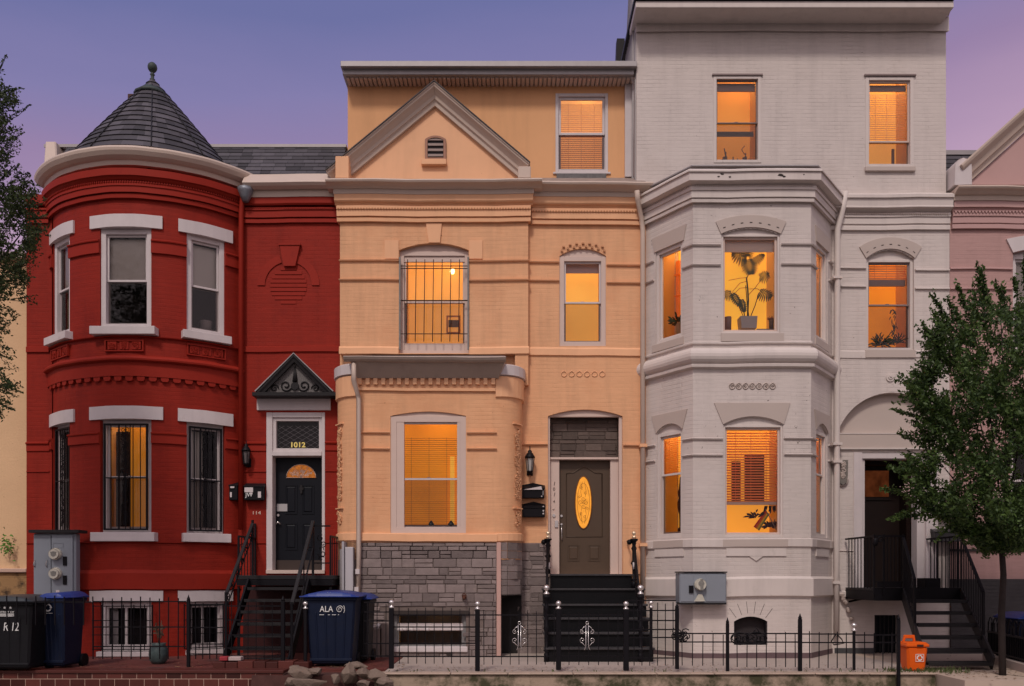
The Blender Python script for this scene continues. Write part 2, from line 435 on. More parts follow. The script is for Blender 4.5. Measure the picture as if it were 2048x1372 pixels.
E_peach = emat('lamplit_peach_wall', (.98, .42, .17), 1.0, .12)
M_slat = tmat('peach_blind_slat', (.95, .76, .60), .6)
M_slat3 = tmat('brown_amber_slat', (.50, .22, .06), .5)
M_taupe = mat('taupe_cornice_paint', (.40, .32, .27), .5, .08, 3, vst=.15, bump=.03)
M_panelglow = emat('added_panel_glow', (1.0, .66, .30), 11.0, 0)
M_slat2 = tmat('amber_blind_slat', (.95, .55, .25), .6)
# ------------------------------------------------------------------ windows
def win(house, fr, r, rise=0, cas=.06, sash=.035, m=None, msash=None, rec=.09, split=None, room=None, side=None, depth=.5,
        shades=(), slats=None, dark_top=None, sill=None, lintel=None, lmat=None, smat=None, c0=0.0, name='window', label=None, inner=None, lock=True):
    """r: opening in photo pixels (x0,y0 = spring line,x1,y1); the head rises `rise` pixels above y0. Returns (part, a0,b0,a1,b1)"""
    m = m or M_wood; msash = msash or m; smat = smat or m; lmat = lmat or m
    a0, b0, a1, b1 = fr.rect(r, c0)
    sc = (b1-b0)/(r[3]-r[1]); ri = rise*sc
    w = MB()
    c = c0 - rec
    w.ring(fr, a0, a1, b0, b1, cas, c-.06, c+.03)
    if ri: w.prism(fr, [(a1, b1), *[(a, b) for a, b in arc_pts(a0, a1, b1, ri)], (a0, b1)][1:-1], c-.05, c+.01)
    wo = w.build(name, m, house, .004, label)
    ia0, ia1, ib0, ib1 = a0+cas, a1-cas, b0+cas, b1-cas
    s = MB(); g = MB()
    if split:
        _, bs = fr.at((r[0]+r[2])/2, split, c0)
        s.ring(fr, ia0+.001, ia1-.001, bs-.02, ib1-.001, sash, c-.045, c-.012)
        s.ring(fr, ia0+.001, ia1-.001, ib0+.001, bs+.018, sash, c-.078, c-.047)
        if lock: s.fbox(fr, (ia0+ia1)/2-.03, (ia0+ia1)/2+.03, bs+.0185, bs+.032, c-.075, c-.046)
        g.poly([fr.p(ia0+sash, bs, c-.03), fr.p(ia1-sash, bs, c-.03), fr.p(ia1-sash, ib1-sash, c-.03), fr.p(ia0+sash, ib1-sash, c-.03)])
        g.poly([fr.p(ia0+sash, ib0+sash, c-.062), fr.p(ia1-sash, ib0+sash, c-.062), fr.p(ia1-sash, bs, c-.062), fr.p(ia0+sash, bs, c-.062)])
    else:
        s.ring(fr, ia0+.001, ia1-.001, ib0+.001, ib1-.001, sash, c-.06, c-.012)
        g.poly([fr.p(ia0+sash, ib0+sash, c-.04), fr.p(ia1-sash, ib0+sash, c-.04), fr.p(ia1-sash, ib1-sash, c-.04), fr.p(ia0+sash, ib1-sash, c-.04)])
    if split:
        sc_ = MB(); sc_.poly([fr.p(ia0+.01, ib0+.01, c-.0455), fr.p(ia1-.01, ib0+.01, c-.0455), fr.p(ia1-.01, bs-.0, c-.0455), fr.p(ia0+.01, bs-.0, c-.0455)]); sc_.build('insect_screen', M_screen, wo)
    s.build('sash', msash, wo, .003)
    g.build('pane', M_glass, wo)
    # the room seen through it: side walls, floor, ceiling and a back wall
    rm = MB(); cb = c - depth
    A0, A1, B0, B1 = ia0-.001, ia1+.001, ib0-.001, ib1+(.27 if room is not None else .001)   # lit rooms get a raised ceiling that hides the added glow panel
    cf = c-.0615 if split else c-.0615
    rm.poly([fr.p(A0,B0,cb), fr.p(A1,B0,cb), fr.p(A1,B1,cb), fr.p(A0,B1,cb)])
    rm.m = 1
    cf = c-.082
    rm.poly([fr.p(A0,B0,cf), fr.p(A0,B0,cb), fr.p(A0,B1,cb), fr.p(A0,B1,cf)])
    rm.poly([fr.p(A1,B0,cf), fr.p(A1,B0,cb), fr.p(A1,B1,cb), fr.p(A1,B1,cf)])
    rm.poly([fr.p(A0,B0,cf), fr.p(A1,B0,cf), fr.p(A1,B0,cb), fr.p(A0,B0,cb)])
    rm.poly([fr.p(A0,B1,cf), fr.p(A1,B1,cf), fr.p(A1,B1,cb), fr.p(A0,B1,cb)])
    if room is not None: rm.poly([fr.p(A0,ib1,cf), fr.p(A1,ib1,cf), fr.p(A1,B1,cf), fr.p(A0,B1,cf)])
    rm.build('room_wall', [room or M_room_dark, side or (M_room_dark if room is None else M_room_side)], wo)
    if room is not None:
        lp = MB(); la = (A0+A1)/2 + (A1-A0)*.12; lp.fbox(fr, la-.10, la+.10, B1-.035, B1-.012, c-.30, c-.14); lp.build('added_glow_panel', M_panelglow, wo)  # unseen glowing panel, added to brighten the room from the top
    for k, (y0, y1, mm, dc) in enumerate(shades):
        _, t1 = fr.at((r[0]+r[2])/2, y0, c0); _, t0 = fr.at((r[0]+r[2])/2, y1, c0)
        sh = MB(); sh.fbox(fr, ia0+.012, ia1-.012, t0, t1, c-dc-.004, c-dc)
        sh.fbox(fr, ia0+.012, ia1-.012, t0-.018, t0-.0005, c-dc-.010, c-dc+.006)
        sh.build('roller_shade', mm, wo)
    if slats:
        y0, y1, n, mm, ang = slats[:5]
        _, t1 = fr.at((r[0]+r[2])/2, y0, c0); _, t0 = fr.at((r[0]+r[2])/2, y1, c0)
        sl = MB(); RR = random.Random(int(r[0]*7+r[1])); pitch = (t1-t0)/n; hw = pitch*(slats[5] if len(slats) > 5 else .56)
        dep = .025
        for k in range(n):
            zc = t0 + pitch*(k+.5) + RR.uniform(-.001, .001); dz = hw*sin(ang + RR.uniform(-.05, .05)); dd = .020*cos(ang)
            q = c-.115
            sl.hexa([fr.p(ia0+.01,zc-dz,q+dd), fr.p(ia1-.01,zc-dz,q+dd), fr.p(ia1-.01,zc+dz,q-dd), fr.p(ia0+.01,zc+dz,q-dd),
                     fr.p(ia0+.01,zc-dz+.002,q+dd), fr.p(ia1-.01,zc-dz+.002,q+dd), fr.p(ia1-.01,zc+dz+.002,q-dd), fr.p(ia0+.01,zc+dz+.002,q-dd)])
        for f in (.22, .5, .78):
            aa = ia0 + (ia1-ia0)*f; sl.fbox(fr, aa-.003, aa+.003, t0, t1, q+.022, q+.025)
        sl.fbox(fr, ia0+.01, ia1-.01, t0-.022, t0-.002, q-.018, q+.018)
        sl.build('blind', mm, wo)
    if dark_top:
        _, t0 = fr.at((r[0]+r[2])/2, dark_top, c0)
        d = MB(); d.fbox(fr, ia0+sash, ia1-sash, t0, ib1-sash, c-.11, c-.085); d.build('blind_headrail', M_bronze, wo)
    if sill:
        q0, q1, q2, q3 = fr.rect(sill[:4], c0); out = sill[4]
        sl = MB(); sl.fbox(fr, q0, q2, q1, q3, c0-.08, c0+out); sl.build('sill', smat, wo, .006)
    if lintel:
        q0, q1, q2, q3 = fr.rect(lintel[:4], c0); out = lintel[4]
        sl = MB(); sl.fbox(fr, q0, q2, q1, q3, c0-.05, c0+out); sl.build('lintel', lmat, wo, .006)
    return wo, a0, b0, a1, b1

def grille(wo, fr, a0, b0, a1, b1, c, nv, hs, w=.014, frame=.028, ornament=None, name='security_bars', m=None, extend=0):
    g = MB()
    if frame: g.ring(fr, a0, a1, b0, b1, frame, c-frame, c)
    for k in range(nv):
        a = a0 + (a1-a0)*(k+1)/(nv+1)
        g.fbox(fr, a-w/2, a+w/2, b0+frame, b1-frame, c-w-.004, c-.004)
    for h in hs:
        b = b0 + (b1-b0)*h
        g.fbox(fr, a0+frame-extend, a1-frame+extend, b-w*.8, b+w*.8, c-.003, c+w-.003)
    if ornament:
        o0, o1, seed = ornament
        q0, q1 = a0+(a1-a0)*o0, a0+(a1-a0)*o1
        curls(g, fr, q0, q1, b0+frame+.03, b1-frame-.03, c-.010, .055, .0055, seed, 1.7)
        g.fbox(fr, q0-.006, q0+.006, b0+frame, b1-frame, c-.018, c-.006); g.fbox(fr, q1-.006, q1+.006, b0+frame, b1-frame, c-.018, c-.006)
    return g.build(name, m or M_black, wo)

def body(mb, x0, x1, y0, y1, ztop, zbot=-.4):
    mb.poly([(x0,y0,zbot),(x0,y1,zbot),(x0,y1,ztop),(x0,y0,ztop)]); mb.poly([(x1,y0,zbot),(x1,y1,zbot),(x1,y1,ztop),(x1,y0,ztop)])
    mb.poly([(x0,y1,zbot),(x1,y1,zbot),(x1,y1,ztop),(x0,y1,ztop)])
    return mb

def panel_door(fr, a0, b0, a1, b1, c, panels, out=.012):
    """slab with raised panels given as (fa0,fb0,fa1,fb1) fractions"""
    d = MB(); d.fbox(fr, a0, a1, b0, b1, c-.045, c)
    for p in panels:
        q0, q1, r0, r1 = a0+(a1-a0)*p[0], a0+(a1-a0)*p[2], b0+(b1-b0)*p[1], b0+(b1-b0)*p[3]
        d.ring(fr, q0, q1, r0, r1, .018, c+.0005, c+out)
        g = .035
        d.hexa([fr.p(q0+g,r0+g,c+.0005), fr.p(q1-g,r0+g,c+.0005), fr.p(q1-g,r1-g,c+.0005), fr.p(q0+g,r1-g,c+.0005),
                fr.p(q0+g*1.5,r0+g*1.5,c+out), fr.p(q1-g*1.5,r0+g*1.5,c+out), fr.p(q1-g*1.5,r1-g*1.5,c+out), fr.p(q0+g*1.5,r1-g*1.5,c+out)])
    return d

F0 = Frame(0, 0)            # main facade plane
def prof(Y, pts, back=-.06):
    """moulding profile from (row, projection) pairs, top to bottom, measured where it is nearest"""
    q = [(o, Z(py, Y-o)) for py, o in pts]
    return [(back, q[0][1])] + q + [(back, q[-1][1])]

# ================================================================== RED HOUSE
RX0, RX1 = X(53), X(680)
red = thing('row_house', ((RX0+RX1)/2, 0, 0), 'red painted brick row house with round corner tower and slate witch-hat roof', 'house')
TC, TR, TA = (-6.565, 1.35), 2.15, radians(51.1)
def tw(beta, R=TR): return (TC[0] + R*sin(beta), TC[1] - R*cos(beta))
def tfr(beta):                                     # tangent frame of the tower at an angle
    x, y = tw(beta); return Frame(x, y, cos(beta), sin(beta))
def tarc(b0, b1, n=24): return [tw(b0 + (b1-b0)*k/n) for k in range(n+1)]
TY = TC[1]-TR
def tz(py): return Z(py, TY)
LA, RA = X(109), X(473)
# flat walls left and right of the tower
wb = MB()
door_r = F0.rect((533, 825, 650, 1147))
ztop = Z(392)
wb.wall(F0, [(RX0,-.4),(LA-.0,-.4),(LA,ztop),(RX0,ztop)], [])
wb.wall(F0, [(RA,-.4),(RX1,-.4),(RX1,ztop),(RA,ztop)], [[(door_r[0],door_r[1]),(door_r[2],door_r[1]),(door_r[2],door_r[3]),(door_r[0],door_r[3])]], rev=.3)
body(wb, RX0, RX1, 0, 9, ztop)
wb.build('wall', M_red, red)
# tower drum with openings
BW, BL = radians(35.4), radians(38.8); HA = math.asin(.435/TR); HS = math.asin(.325/TR)   # the side windows are narrower
def tower_wall():
    t = MB(); zb, zt = -.4, tz(330)
    ops = []
    for bc, rows in ((0, ((453,655),(837,1066),(1204,1303))), (BW, ((453,655),(837,1066),(1204,1303))), (-BL, ((453,655),(837,1066)))):
        hh = HA if bc == 0 else HS; ops.append((bc-hh, bc+hh, [(tz(y1), tz(y0)) for y0, y1 in rows]))
    br = sorted({-TA, TA} | {o[0] for o in ops} | {o[1] for o in ops})
    cols = []
    for a, b in zip(br, br[1:]):
        n = max(1, int((b-a)/radians(3)+.5)); cols += [(a+(b-a)*k/n, a+(b-a)*(k+1)/n) for k in range(n)]
    for a, b in cols:
        mid = (a+b)/2; holes = []
        for o in ops:
            if o[0] < mid < o[1]: holes = sorted(o[2])
        z = zb; p, q = tw(a), tw(b)
        for h0, h1 in holes + [(zt, None)]:
            # subdivide so that shading stays smooth on both sides
            i = t.add([(*p, z), (*q, z), (*q, h0), (*p, h0)]); t.face((i, i+1, i+2, i+3), .5, False)
            if h1 is not None:
                pi_, qi = tw(a, TR-.24), tw(b, TR-.24)
                t.poly([(*p, h0), (*q, h0), (*qi, h0), (*pi_, h0)]); t.poly([(*p, h1), (*q, h1), (*qi, h1), (*pi_, h1)])
                z = h1
        for o in ops:
            if abs(a-o[0]) < 1e-6 or abs(b-o[1]) < 1e-6:
                e = o[0] if abs(a-o[0]) < 1e-6 else o[1]
                P, Q = tw(e), tw(e, TR-.24)
                for h0, h1 in o[2]: t.poly([(*P, h0), (*Q, h0), (*Q, h1), (*P, h1)])
    o = t.build('tower_wall', M_red, red)
    # weld so the drum shades as a curve
    import bmesh
    bm = bmesh.new(); bm.from_mesh(o.data); bmesh.ops.remove_doubles(bm, verts=bm.verts, dist=1e-4)
    bmesh.ops.recalc_face_normals(bm, faces=bm.faces)
    for f in bm.faces:
        f.smooth = abs(f.normal.z) < .5
    for e in bm.edges:
        if len(e.link_faces) == 2 and e.link_faces[0].normal.angle(e.link_faces[1].normal) > radians(25): e.smooth = False
    bm.to_mesh(o.data); bm.free()
tower_wall()
# tower mouldings
FULL = tarc(-TA-.02, TA+.02, 40)
def tband(name, pts, m, smooth=False, path=None):
    b = MB(); b.sweep(path or FULL, prof(TY, pts, -.05)); return b.build(name, m, red)
g = MB(); g.sweep(tarc(-TA-.10, TA+.10, 60), [(-.05, tz(301)+.05), (.17, tz(303)), (.235, tz(305)), (.25, tz(309)), (.24, tz(314)), (.20, tz(321)), (.14, tz(325)), (.10, tz(326.5)), (.085, tz(335)), (-.05, tz(335))])
g.build('gutter', M_cream, red)
tband('cornice_band', [(336,.15),(350,.15),(353,.12),(360,.085),(362,.06)], M_redtrim)
tband('cornice_band', [(362.5,.085),(366,.085),(367,.10),(371,.10),(372,.085),(384,.085),(385,.04),(387,.04),(388,.06),(396,.055),(397,.02)], M_redtrim)
bd = MB()
nb = 96
for k in range(nb):
    be = -TA + (k+.5)/nb*2*TA; f = tfr(be); bd.fbox(f, -.009, .009, tz(369.5), tz(366.8), .06, .112)
bd.build('bead_moulding', M_redtrim, red)
tband('belt_course', [(671.5,.055),(673,.05),(675,.02)], M_redtrim)
tband('belt_course', [(711,.06),(713,.105),(716,.125),(719.5,.12),(722.5,.09),(724,.06),(725,.055),(752.5,.055),(753,.02)], M_redtrim)
dn = MB(); nd = 20
for k in range(nd):
    be = -TA*.98 + (k+.5)/nd*2*TA*.98; f = tfr(be)
    dn.prism(f, [(-.062, tz(753.5)), (-.062, tz(759.5)), (-.04, tz(762.5)), (.04, tz(762.5)), (.062, tz(759.5)), (.062, tz(753.5))], .0, .046)
dn.build('dentil_course', M_redtrim, red)
tband('belt_course', [(1083.5,.04),(1085,.04),(1087,.005)], M_redtrim)
tband('water_table', [(1140,.01),(1147,.05),(1179,.05),(1181,.0)], M_redtrim)
# thin string courses between the tower windows and on the flat wall
segs = [(-TA, -BL-HS), (-BL+HS, -HA), (HA, BW-HS), (BW+HS, TA)]
for y0, y1 in ((476, 505), (863, 887)):
    for s0, s1 in segs:
        path = tarc(s0, s1, 8)
        b = MB(); b.sweep(path, prof(TY, [(y0,.03),(y0+1,.06),(y0+3.5,.055),(y0+5,.035),(y1-2,.035),(y1,.005)], -.03)); b.build('string_course', M_redtrim, red)
for (x0, x1) in ((53.5, 99), (484, 532.5), (650.5, 679.5)):
    for ys in ([(883,.02),(884.5,.05),(887,.045),(889,.02),(901,.02),(903,.002)], [(941,.02),(943,.02),(944,.002)], [(1086,.02),(1088,.002)]):
        b = MB(); b.sweep([(X(x0),0),(X(x1),0)], prof(0, ys, -.03)); b.build('string_course', M_redtrim, red)
for (x0, x1) in ((53.5, 99), (484, 679.5)):
    b = MB(); b.sweep([(X(x0),0),(X(x1),0)], prof(0, [(692,.0),(693,.03),(703,.03),(704.5,.002)], -.03)); b.build('belt_course', M_redtrim, red)
    b = MB(); b.sweep([(X(x0),0),(X(x1),0)], prof(0, [(388,.10),(406,.10),(410,.08),(411,.02)], -.03)); b.build('cornice_band', M_redtrim, red)
    b = MB(); b.sweep([(X(x0),0),(X(x1),0)], prof(0, [(415,.05),(416,.08),(419,.08),(420,.06),(434,.06),(435,.02),(437,.02),(438,.045),(445,.045),(446,.005)], -.03)); b.build('cornice_band', M_redtrim, red)
b = MB()
for k in range(52):
    a = X(492) + k*.0335; b.box(a, a+.017, -.088, -.05, Z(420.5), Z(418.5))
b.build('bead_moulding', M_redtrim, red)
# recessed terracotta squares under the upper sills
for bc in (-BL, 0, BW):
    f = tfr(bc); sp = MB(); zt_, zb_ = tz(680), tz(703)
    sp.ring(f, -.33, .33, zb_, zt_, .02, -.02, .022)
    for k in (-1, 0, 1):
        sp.fbox(f, k*.205-.075, k*.205+.075, zb_+.035, zt_-.03, -.02, .016)
        curls(sp, f, k*.205-.07, k*.205+.07, zb_+.035, zt_-.03, .018, .03, .007, 5+k, 1.6)
    sp.build('terracotta_panel', M_redtrim, red)
# blind arch with keystone and round brick inset
f = F0; k = MB()
k.prism(f, [(X(569),Z(534)),(X(592),Z(534)),(X(601),Z(493)),(X(561),Z(493))], .0, .06); k.box(X(559), X(603), -.075, 0, Z(493), Z(489.5))
k.build('keystone', M_redtrim, red)
k = MB(); ca, cb_ = X(577), Z(571)
def circ(cx, cz, r, t0, t1, n=20): return [(cx+r*cos(t0+(t1-t0)*i/n), cz+r*sin(t0+(t1-t0)*i/n)) for i in range(n+1)]
ro, ri = X(577+62)-X(577), X(577+47)-X(577)
for t0, t1 in ((0, radians(74)), (radians(106), pi)):
    o = circ(ca, cb_, ro, t0, t1); i = circ(ca, cb_, ri, t1, t0)
    k.prism(f, o+i, 0, .018)
k.build('blind_arch', M_redtrim, red)
k = MB()
for j in range(9):
    z = Z(571) + .30 - j*.075; hw = sqrt(max(0, .33**2 - (z-Z(571))**2))
    if hw > .05: k.box(ca-hw, ca+hw, -.010-.002*(j%2), .0, z-.029, z+.029)
k.build('brick_inset', M_redtrim, red)
# tower windows
tzr = lambda y: tz(y)
def twin(bc, y0, y1, **kw):
    f = tfr(bc)
    # rectangle straight from the drum: convert to the pixel rows seen face on
    class FF(Frame): pass
    ff = Frame(f.o[0], f.o[1], f.u[0], f.u[1])
    def rect(r, c=0.0): return r[0], tz(r[3]), r[2], tz(r[1])
    ff.rect = rect; ff.at = lambda px, py, c=0.0: (px, tz(py))
    hw = .432 if bc == 0 else .322
    return ff, win(red, ff, (-hw, y0, hw, y1), c0=-.05 if bc == 0 else -.03, **kw)
for bc in (-BL, 0, BW):
    shades = [(470, 558, M_shade, .10)]; q_ = 1.0 if bc == 0 else .75
    ff, (wo, a0, b0, a1, b1) = twin(bc, 455, 655, split=557, cas=.085, rec=.05, shades=shades, room=None)
    s = MB(); s.fbox(ff, -.55*q_, .55*q_, tz(671), tz(655), -.12, .10); s.build('sill', M_wood, wo, .006)
    l = MB(); hb = math.asin(.61*q_/TR); l.sweep(tarc(bc-hb, bc+hb, 8), prof(TY, [(428,.035),(453.5,.035)], -.12)); l.build('lintel', M_wood, wo)
    rm = dict(room=emat('dim_orange_curtained_wall', (.40, .125, .014), 1.0, .2)) if bc == 0 else {}
    ff, (wo, a0, b0, a1, b1) = twin(bc, 838, 1065, split=952, cas=.075, rec=.10, **rm)
    if bc == 0:
        c = MB()
        c.fbox(ff, -.33, -.10, b0+.12, b1-.15, -.42, -.40); c.build('curtain', M_room_dark, wo)
    else:
        c = MB()
        for q in range(5): c.fbox(ff, -.24+q*.05, -.20+q*.05, b0+.12, b1-.12, -.27-.012*(q%2), -.25-.012*(q%2))
        c.build('curtain', M_shade, wo)
    s = MB(); s.fbox(ff, -.54*q_, .54*q_, tz(1083), tz(1065), -.12, .09); s.build('sill', M_wood, wo, .006)
    l = MB(); hb = math.asin(.62*q_/TR); l.sweep(tarc(bc-hb, bc+hb, 8), prof(TY, [(812,.035),(838,.035)], -.12)); l.build('lintel', M_wood, wo)
    grille(wo, ff, -.375*q_, tz(1060), .375*q_, tz(846), -.035, 5, (.49,), .012, .03, ornament=(.36, .60, 3+int(bc*9)))
    if bc >= 0:
        ff, (wo, a0, b0, a1, b1) = twin(bc, 1204, 1303, cas=.07, rec=.06, name='basement_window')
        jm = MB(); jm.fbox(ff, -.05, -.01, tz(1296), tz(1212), -.17, -.13); jm.fbox(ff, -.355*q_, -.24*q_, tz(1296), tz(1212), -.30, -.29); jm.build('mullion', M_wood, wo)
        l = MB(); hb = math.asin(.62*q_/TR); l.sweep(tarc(bc-hb, bc+hb, 8), prof(TY, [(1182,.03),(1204,.03)], -.12)); l.build('lintel', M_wood, wo)
        s = MB(); s.fbox(ff, -.46*q_, .46*q_, tz(1313), tz(1303), -.10, .05); s.build('sill', M_wood, wo, .006)
        g = MB()
        for q in range(4): b = tz(1212) - (tz(1212)-tz(1298))*q/3; g.fbox(ff, -.52*q_, .50*q_, b-.007, b+.007, .055, .067)
        for q in range(2): g.fbox(ff, (-.52+q*1.0)*q_, (-.50+q*1.0)*q_, tz(1300), tz(1209), .035, .053)
        for q in range(5): g.fbox(ff, (-.36+q*.18)*q_-.006, (-.36+q*.18)*q_+.006, tz(1300), tz(1209), .038, .053)
        g.build('security_bars', M_black, wo)
# witch-hat roof: shingled rings, apex a little forward of the drum's centre
AP = Vector((-6.62, .45, Z(157, .45)))
CB = AP.x + .06
def cone():
    c = MB(); R = random.Random(4); N = 54; rows = 15
    rz = tz(303)+.03
    base = []
    for k in range(N+1):
        be = -radians(120) + radians(240)*k/N
        base.append(Vector((CB + 1.56*sin(be), AP.y - 1.40*cos(be), rz)))
    for r in range(rows):
        t0, t1 = r/rows, (r+1)/rows
        sag = lambda t: .03*sin(pi*t)
        k = 0
        while k < N:
            w = R.choice((2, 2, 3)) if r < 10 else R.choice((3, 4, 6)); k2 = min(N, k+w); tn = R.random()
            for j in range(k, k2):
                a, b = base[j], base[j+1]
                def pt(p, t, lift):
                    q = p.lerp(AP, t); q.z += sag(t); d = (p - Vector((AP.x, AP.y, p.z))).normalized(); return q + d*lift + Vector((0,0,lift*.6))
                lf = .016 + R.uniform(0, .004) if j == k else lf
                c.hexa([pt(a,t0,-.01), pt(b,t0,-.01), pt(b,t1,-.01), pt(a,t1,-.01), pt(a,t0,lf), pt(b,t0,lf), pt(b,t1,.002), pt(a,t1,.002)], tn)
            k = k2
    o = c.build('tower_roof', M_slate, red)
    h = MB()
    for be in (-radians(62), -radians(20), radians(18), radians(52)):
        p = Vector((CB + 1.58*sin(be), AP.y - 1.42*cos(be), rz)); pts = [p.lerp(AP, t/8) + Vector((0,0,.02 + .03*sin(pi*t/8))) for t in range(8)]
        h.tube(pts, .010, 5)
    h.build('hip_flashing', M_iron, o)
    q = MB(); q.poly([(x, y, rz-.012) for x, y in tarc(-TA-.1, TA+.1, 30)]); q.sweep(tarc(-TA-.1, TA+.1, 30), [(-.04, rz-.03), (.12, rz-.03), (.12, rz-.014), (-.04, rz-.014)]); q.build('gutter_bed', M_gflash, red)
    f = MB()
    f.lathe((AP.x, AP.y, AP.z-.33), [(.31,-.04),(.325,.0),(.27,.045),(.15,.15),(.07,.24),(.04,.29),(.05,.31),(.03,.33),(.03,.38),(.045,.40),(.03,.42),(.03,.44),(.055,.46),(.08,.50),(.085,.54),(.075,.58),(.04,.615),(.001,.625)], 14)
    f.build('finial', M_finial, o)
cone()
# mansard and its trims
def slates(mb, x0, x1, P0, P1, rows, seed, wmin=.16, wmax=.30):
    R = random.Random(seed); (y0, z0), (y1, z1) = P0, P1
    for r in range(rows):
        a, b = r/rows, (r+1)/rows; x = x0 - R.uniform(0, .2)
        ya, za, yb, zb = y0+(y1-y0)*a, z0+(z1-z0)*a, y0+(y1-y0)*b, z0+(z1-z0)*b
        while x < x1:
            w = R.uniform(wmin, wmax); u0, u1 = max(x, x0), min(x+w-.004, x1); tn = R.random(); lf = .014+R.uniform(0,.006)
            if u1 > u0+.01: mb.hexa([(u0,ya+.01,za),(u1,ya+.01,za),(u1,yb+.01,zb),(u0,yb+.01,zb),(u0,ya-lf,za-.004),(u1,ya-lf,za-.004),(u1,yb-.003,zb),(u0,yb-.003,zb)], tn)
            x += w
s = MB(); slates(s, X(100), X(679), (.10, Z(350)), (.62, Z(291,.62)), 9, 11); s.build('mansard_roof', M_slate, red)
s = MB(); s.box(X(90,.6), RX1, .56, .72, Z(296,.6), Z(288,.56)); s.box(X(90,.6), RX1, .66, 9, Z(290,.6)-.08, Z(290,.6)-.02); s.build('roof_trim', M_gflash, red)
s = MB(); s.hexa([(X(84),.02,Z(345)),(X(113),.02,Z(345)),(X(113),.5,Z(330)),(X(84),.5,Z(330)),(X(93,.5),.45,Z(285,.5)),(X(114,.5),.45,Z(285,.5)),(X(114,.5),.7,Z(285,.5)),(X(93,.5),.7,Z(285,.5))]); s.build('parapet_block', M_cream, red, .02)
s = MB(); s.sweep([(X(494),0),(X(679.8),0)], [(-.1,Z(347)), (.10,Z(348,-.1)), (.12,Z(352,-.1)), (.27,Z(362,-.27)), (.28,Z(364,-.28)), (.24,Z(371,-.24)), (.17,Z(378,-.17)), (.12,Z(379,-.12)), (.11,Z(394,-.1)), (-.1,Z(394))]); s.build('gutter', M_cream, red)
s = MB(); s.box(X(255,3.2), X(271,3.2), 3.2, 3.6, Z(260,3.2), Z(187,3.2))
ch = s.build('chimney', M_redtrim, red, .01); ch.data.materials[0] = mat('brown_chimney_brick', (.09,.05,.045), .9, .2, 6, brick=.6)
# downspout of the red house, with its soldered leader head
s = MB(); s.tube([(X(494),-.17,Z(381)),(X(489),-.12,Z(404)),(X(486),-.10,Z(432)),(X(485),-.10,Z(1060))], .045, 10); s.build('downspout', M_redtrim, red)
s = MB(); s.lathe((X(497),-.16,Z(393,-.15)), [(.05,-.10),(.09,-.02),(.13,.08),(.14,.14)], 9); s.build('leader_head', mat('blue_grey_solder', (.22,.23,.26), .5, .3, 12, metal=.4), red)
# door of the red house
d0, e0, d1, e1 = door_r
s = MB(); fz = Z(825)
s.fbox(F0, d0, X(545), e0, e1, -.28, .012); s.fbox(F0, X(644), d1, e0, e1, -.28, .012); s.fbox(F0, X(545), X(644), Z(835), e1, -.28, .01)
s.fbox(F0, X(545)+.0, X(644), Z(912), Z(903), -.26, .03); s.ring(F0, X(545), X(644), Z(903), Z(835), .06, -.12, -.02)
dfr = s.build('door_frame', M_wood, red, .005)
tr = MB(); tr.fbox(F0, X(545), X(644), Z(903), Z(835), -.30, -.26); tr.build('transom_back', M_room_dark, dfr)
tl = MB()
for k in range(-5, 8):
    for sg in (-1, 1):
        cx = X(594) + k*.15; 
        p0, p1 = (cx-.35, Z(897)), (cx+.35, Z(897)+.42*1.0)
        if sg < 0: p0, p1 = (cx+.35, Z(897)), (cx-.35, Z(897)+.42)
        lo, hi = X(552), X(637); zt_ = Z(842)
        # clip to the light
        def cl(p, q):
            t0, t1 = 0.0, 1.0; dx, dz = q[0]-p[0], q[1]-p[1]
            for pp, qq in ((-dx, p[0]-lo), (dx, hi-p[0]), (-dz, p[1]-Z(896)), (dz, zt_-p[1])):
                if pp == 0: continue
                r = qq/pp
                if pp < 0: t0 = max(t0, r)
                else: t1 = min(t1, r)
            return (t0, t1) if t0 < t1 else None
        c_ = cl(p0, p1)
        if c_:
            a = [p0[i]+(p1[i]-p0[i])*c_[0] for i in (0,1)]; b = [p0[i]+(p1[i]-p0[i])*c_[1] for i in (0,1)]
            if hypot(a[0]-b[0], a[1]-b[1]) > .03: tl.bar((a[0], .085+.002*sg, a[1]), (b[0], .085+.002*sg, b[1]), .0035)
tl.build('leaded_lattice', M_gflash, dfr)
tg = MB(); tg.poly([F0.p(X(551),Z(898),-.075),F0.p(X(638),Z(898),-.075),F0.p(X(638),Z(840),-.075),F0.p(X(551),Z(840),-.075)]); tg.build('transom_pane', M_glass, dfr)
text_mesh('1012', .125, F0, X(593.5), Z(889), -.068, mat('gold_numeral_paint', (.90,.72,.22), .4, .03), 'house_number', dfr, .004, sx=1.12, bold=.0035)
dd = panel_door(F0, X(545)+.005, Z(1140), X(638), Z(913), -.2, [(.20,.50,.47,.76),(.57,.50,.84,.76),(.20,.18,.47,.42),(.57,.18,.84,.42)])
dob = dd.build('door', M_blackdoor, red)
s = MB(); s.prism(F0, [(X(568),Z(953)),*[(X(597)+(X(626)-X(597))*cos(t), Z(953)+(Z(927)-Z(953))*sin(t)) for t in [pi*k/14 for k in range(1,14)]][::-1],(X(626),Z(953))][::-1], -.2, -.187)
s.build('fanlight', emat('amber_fanlight', (.42,.125,.025), .9, .35, 30), dob)
s = MB(); s.tube([F0.p(X(597)+(X(627)-X(597))*cos(pi*k/14), Z(953)+(Z(926)-Z(953))*sin(pi*k/14), -.185) for k in range(15)]+[F0.p(X(627),Z(953),-.185),F0.p(X(567),Z(953),-.185)], .006, 5)
for k in range(1,6): s.tube([F0.p(X(597),Z(953),-.184), F0.p(X(597)+(X(625)-X(597))*cos(pi*k/6), Z(953)+(Z(928)-Z(953))*sin(pi*k/6), -.184)], .004, 4)
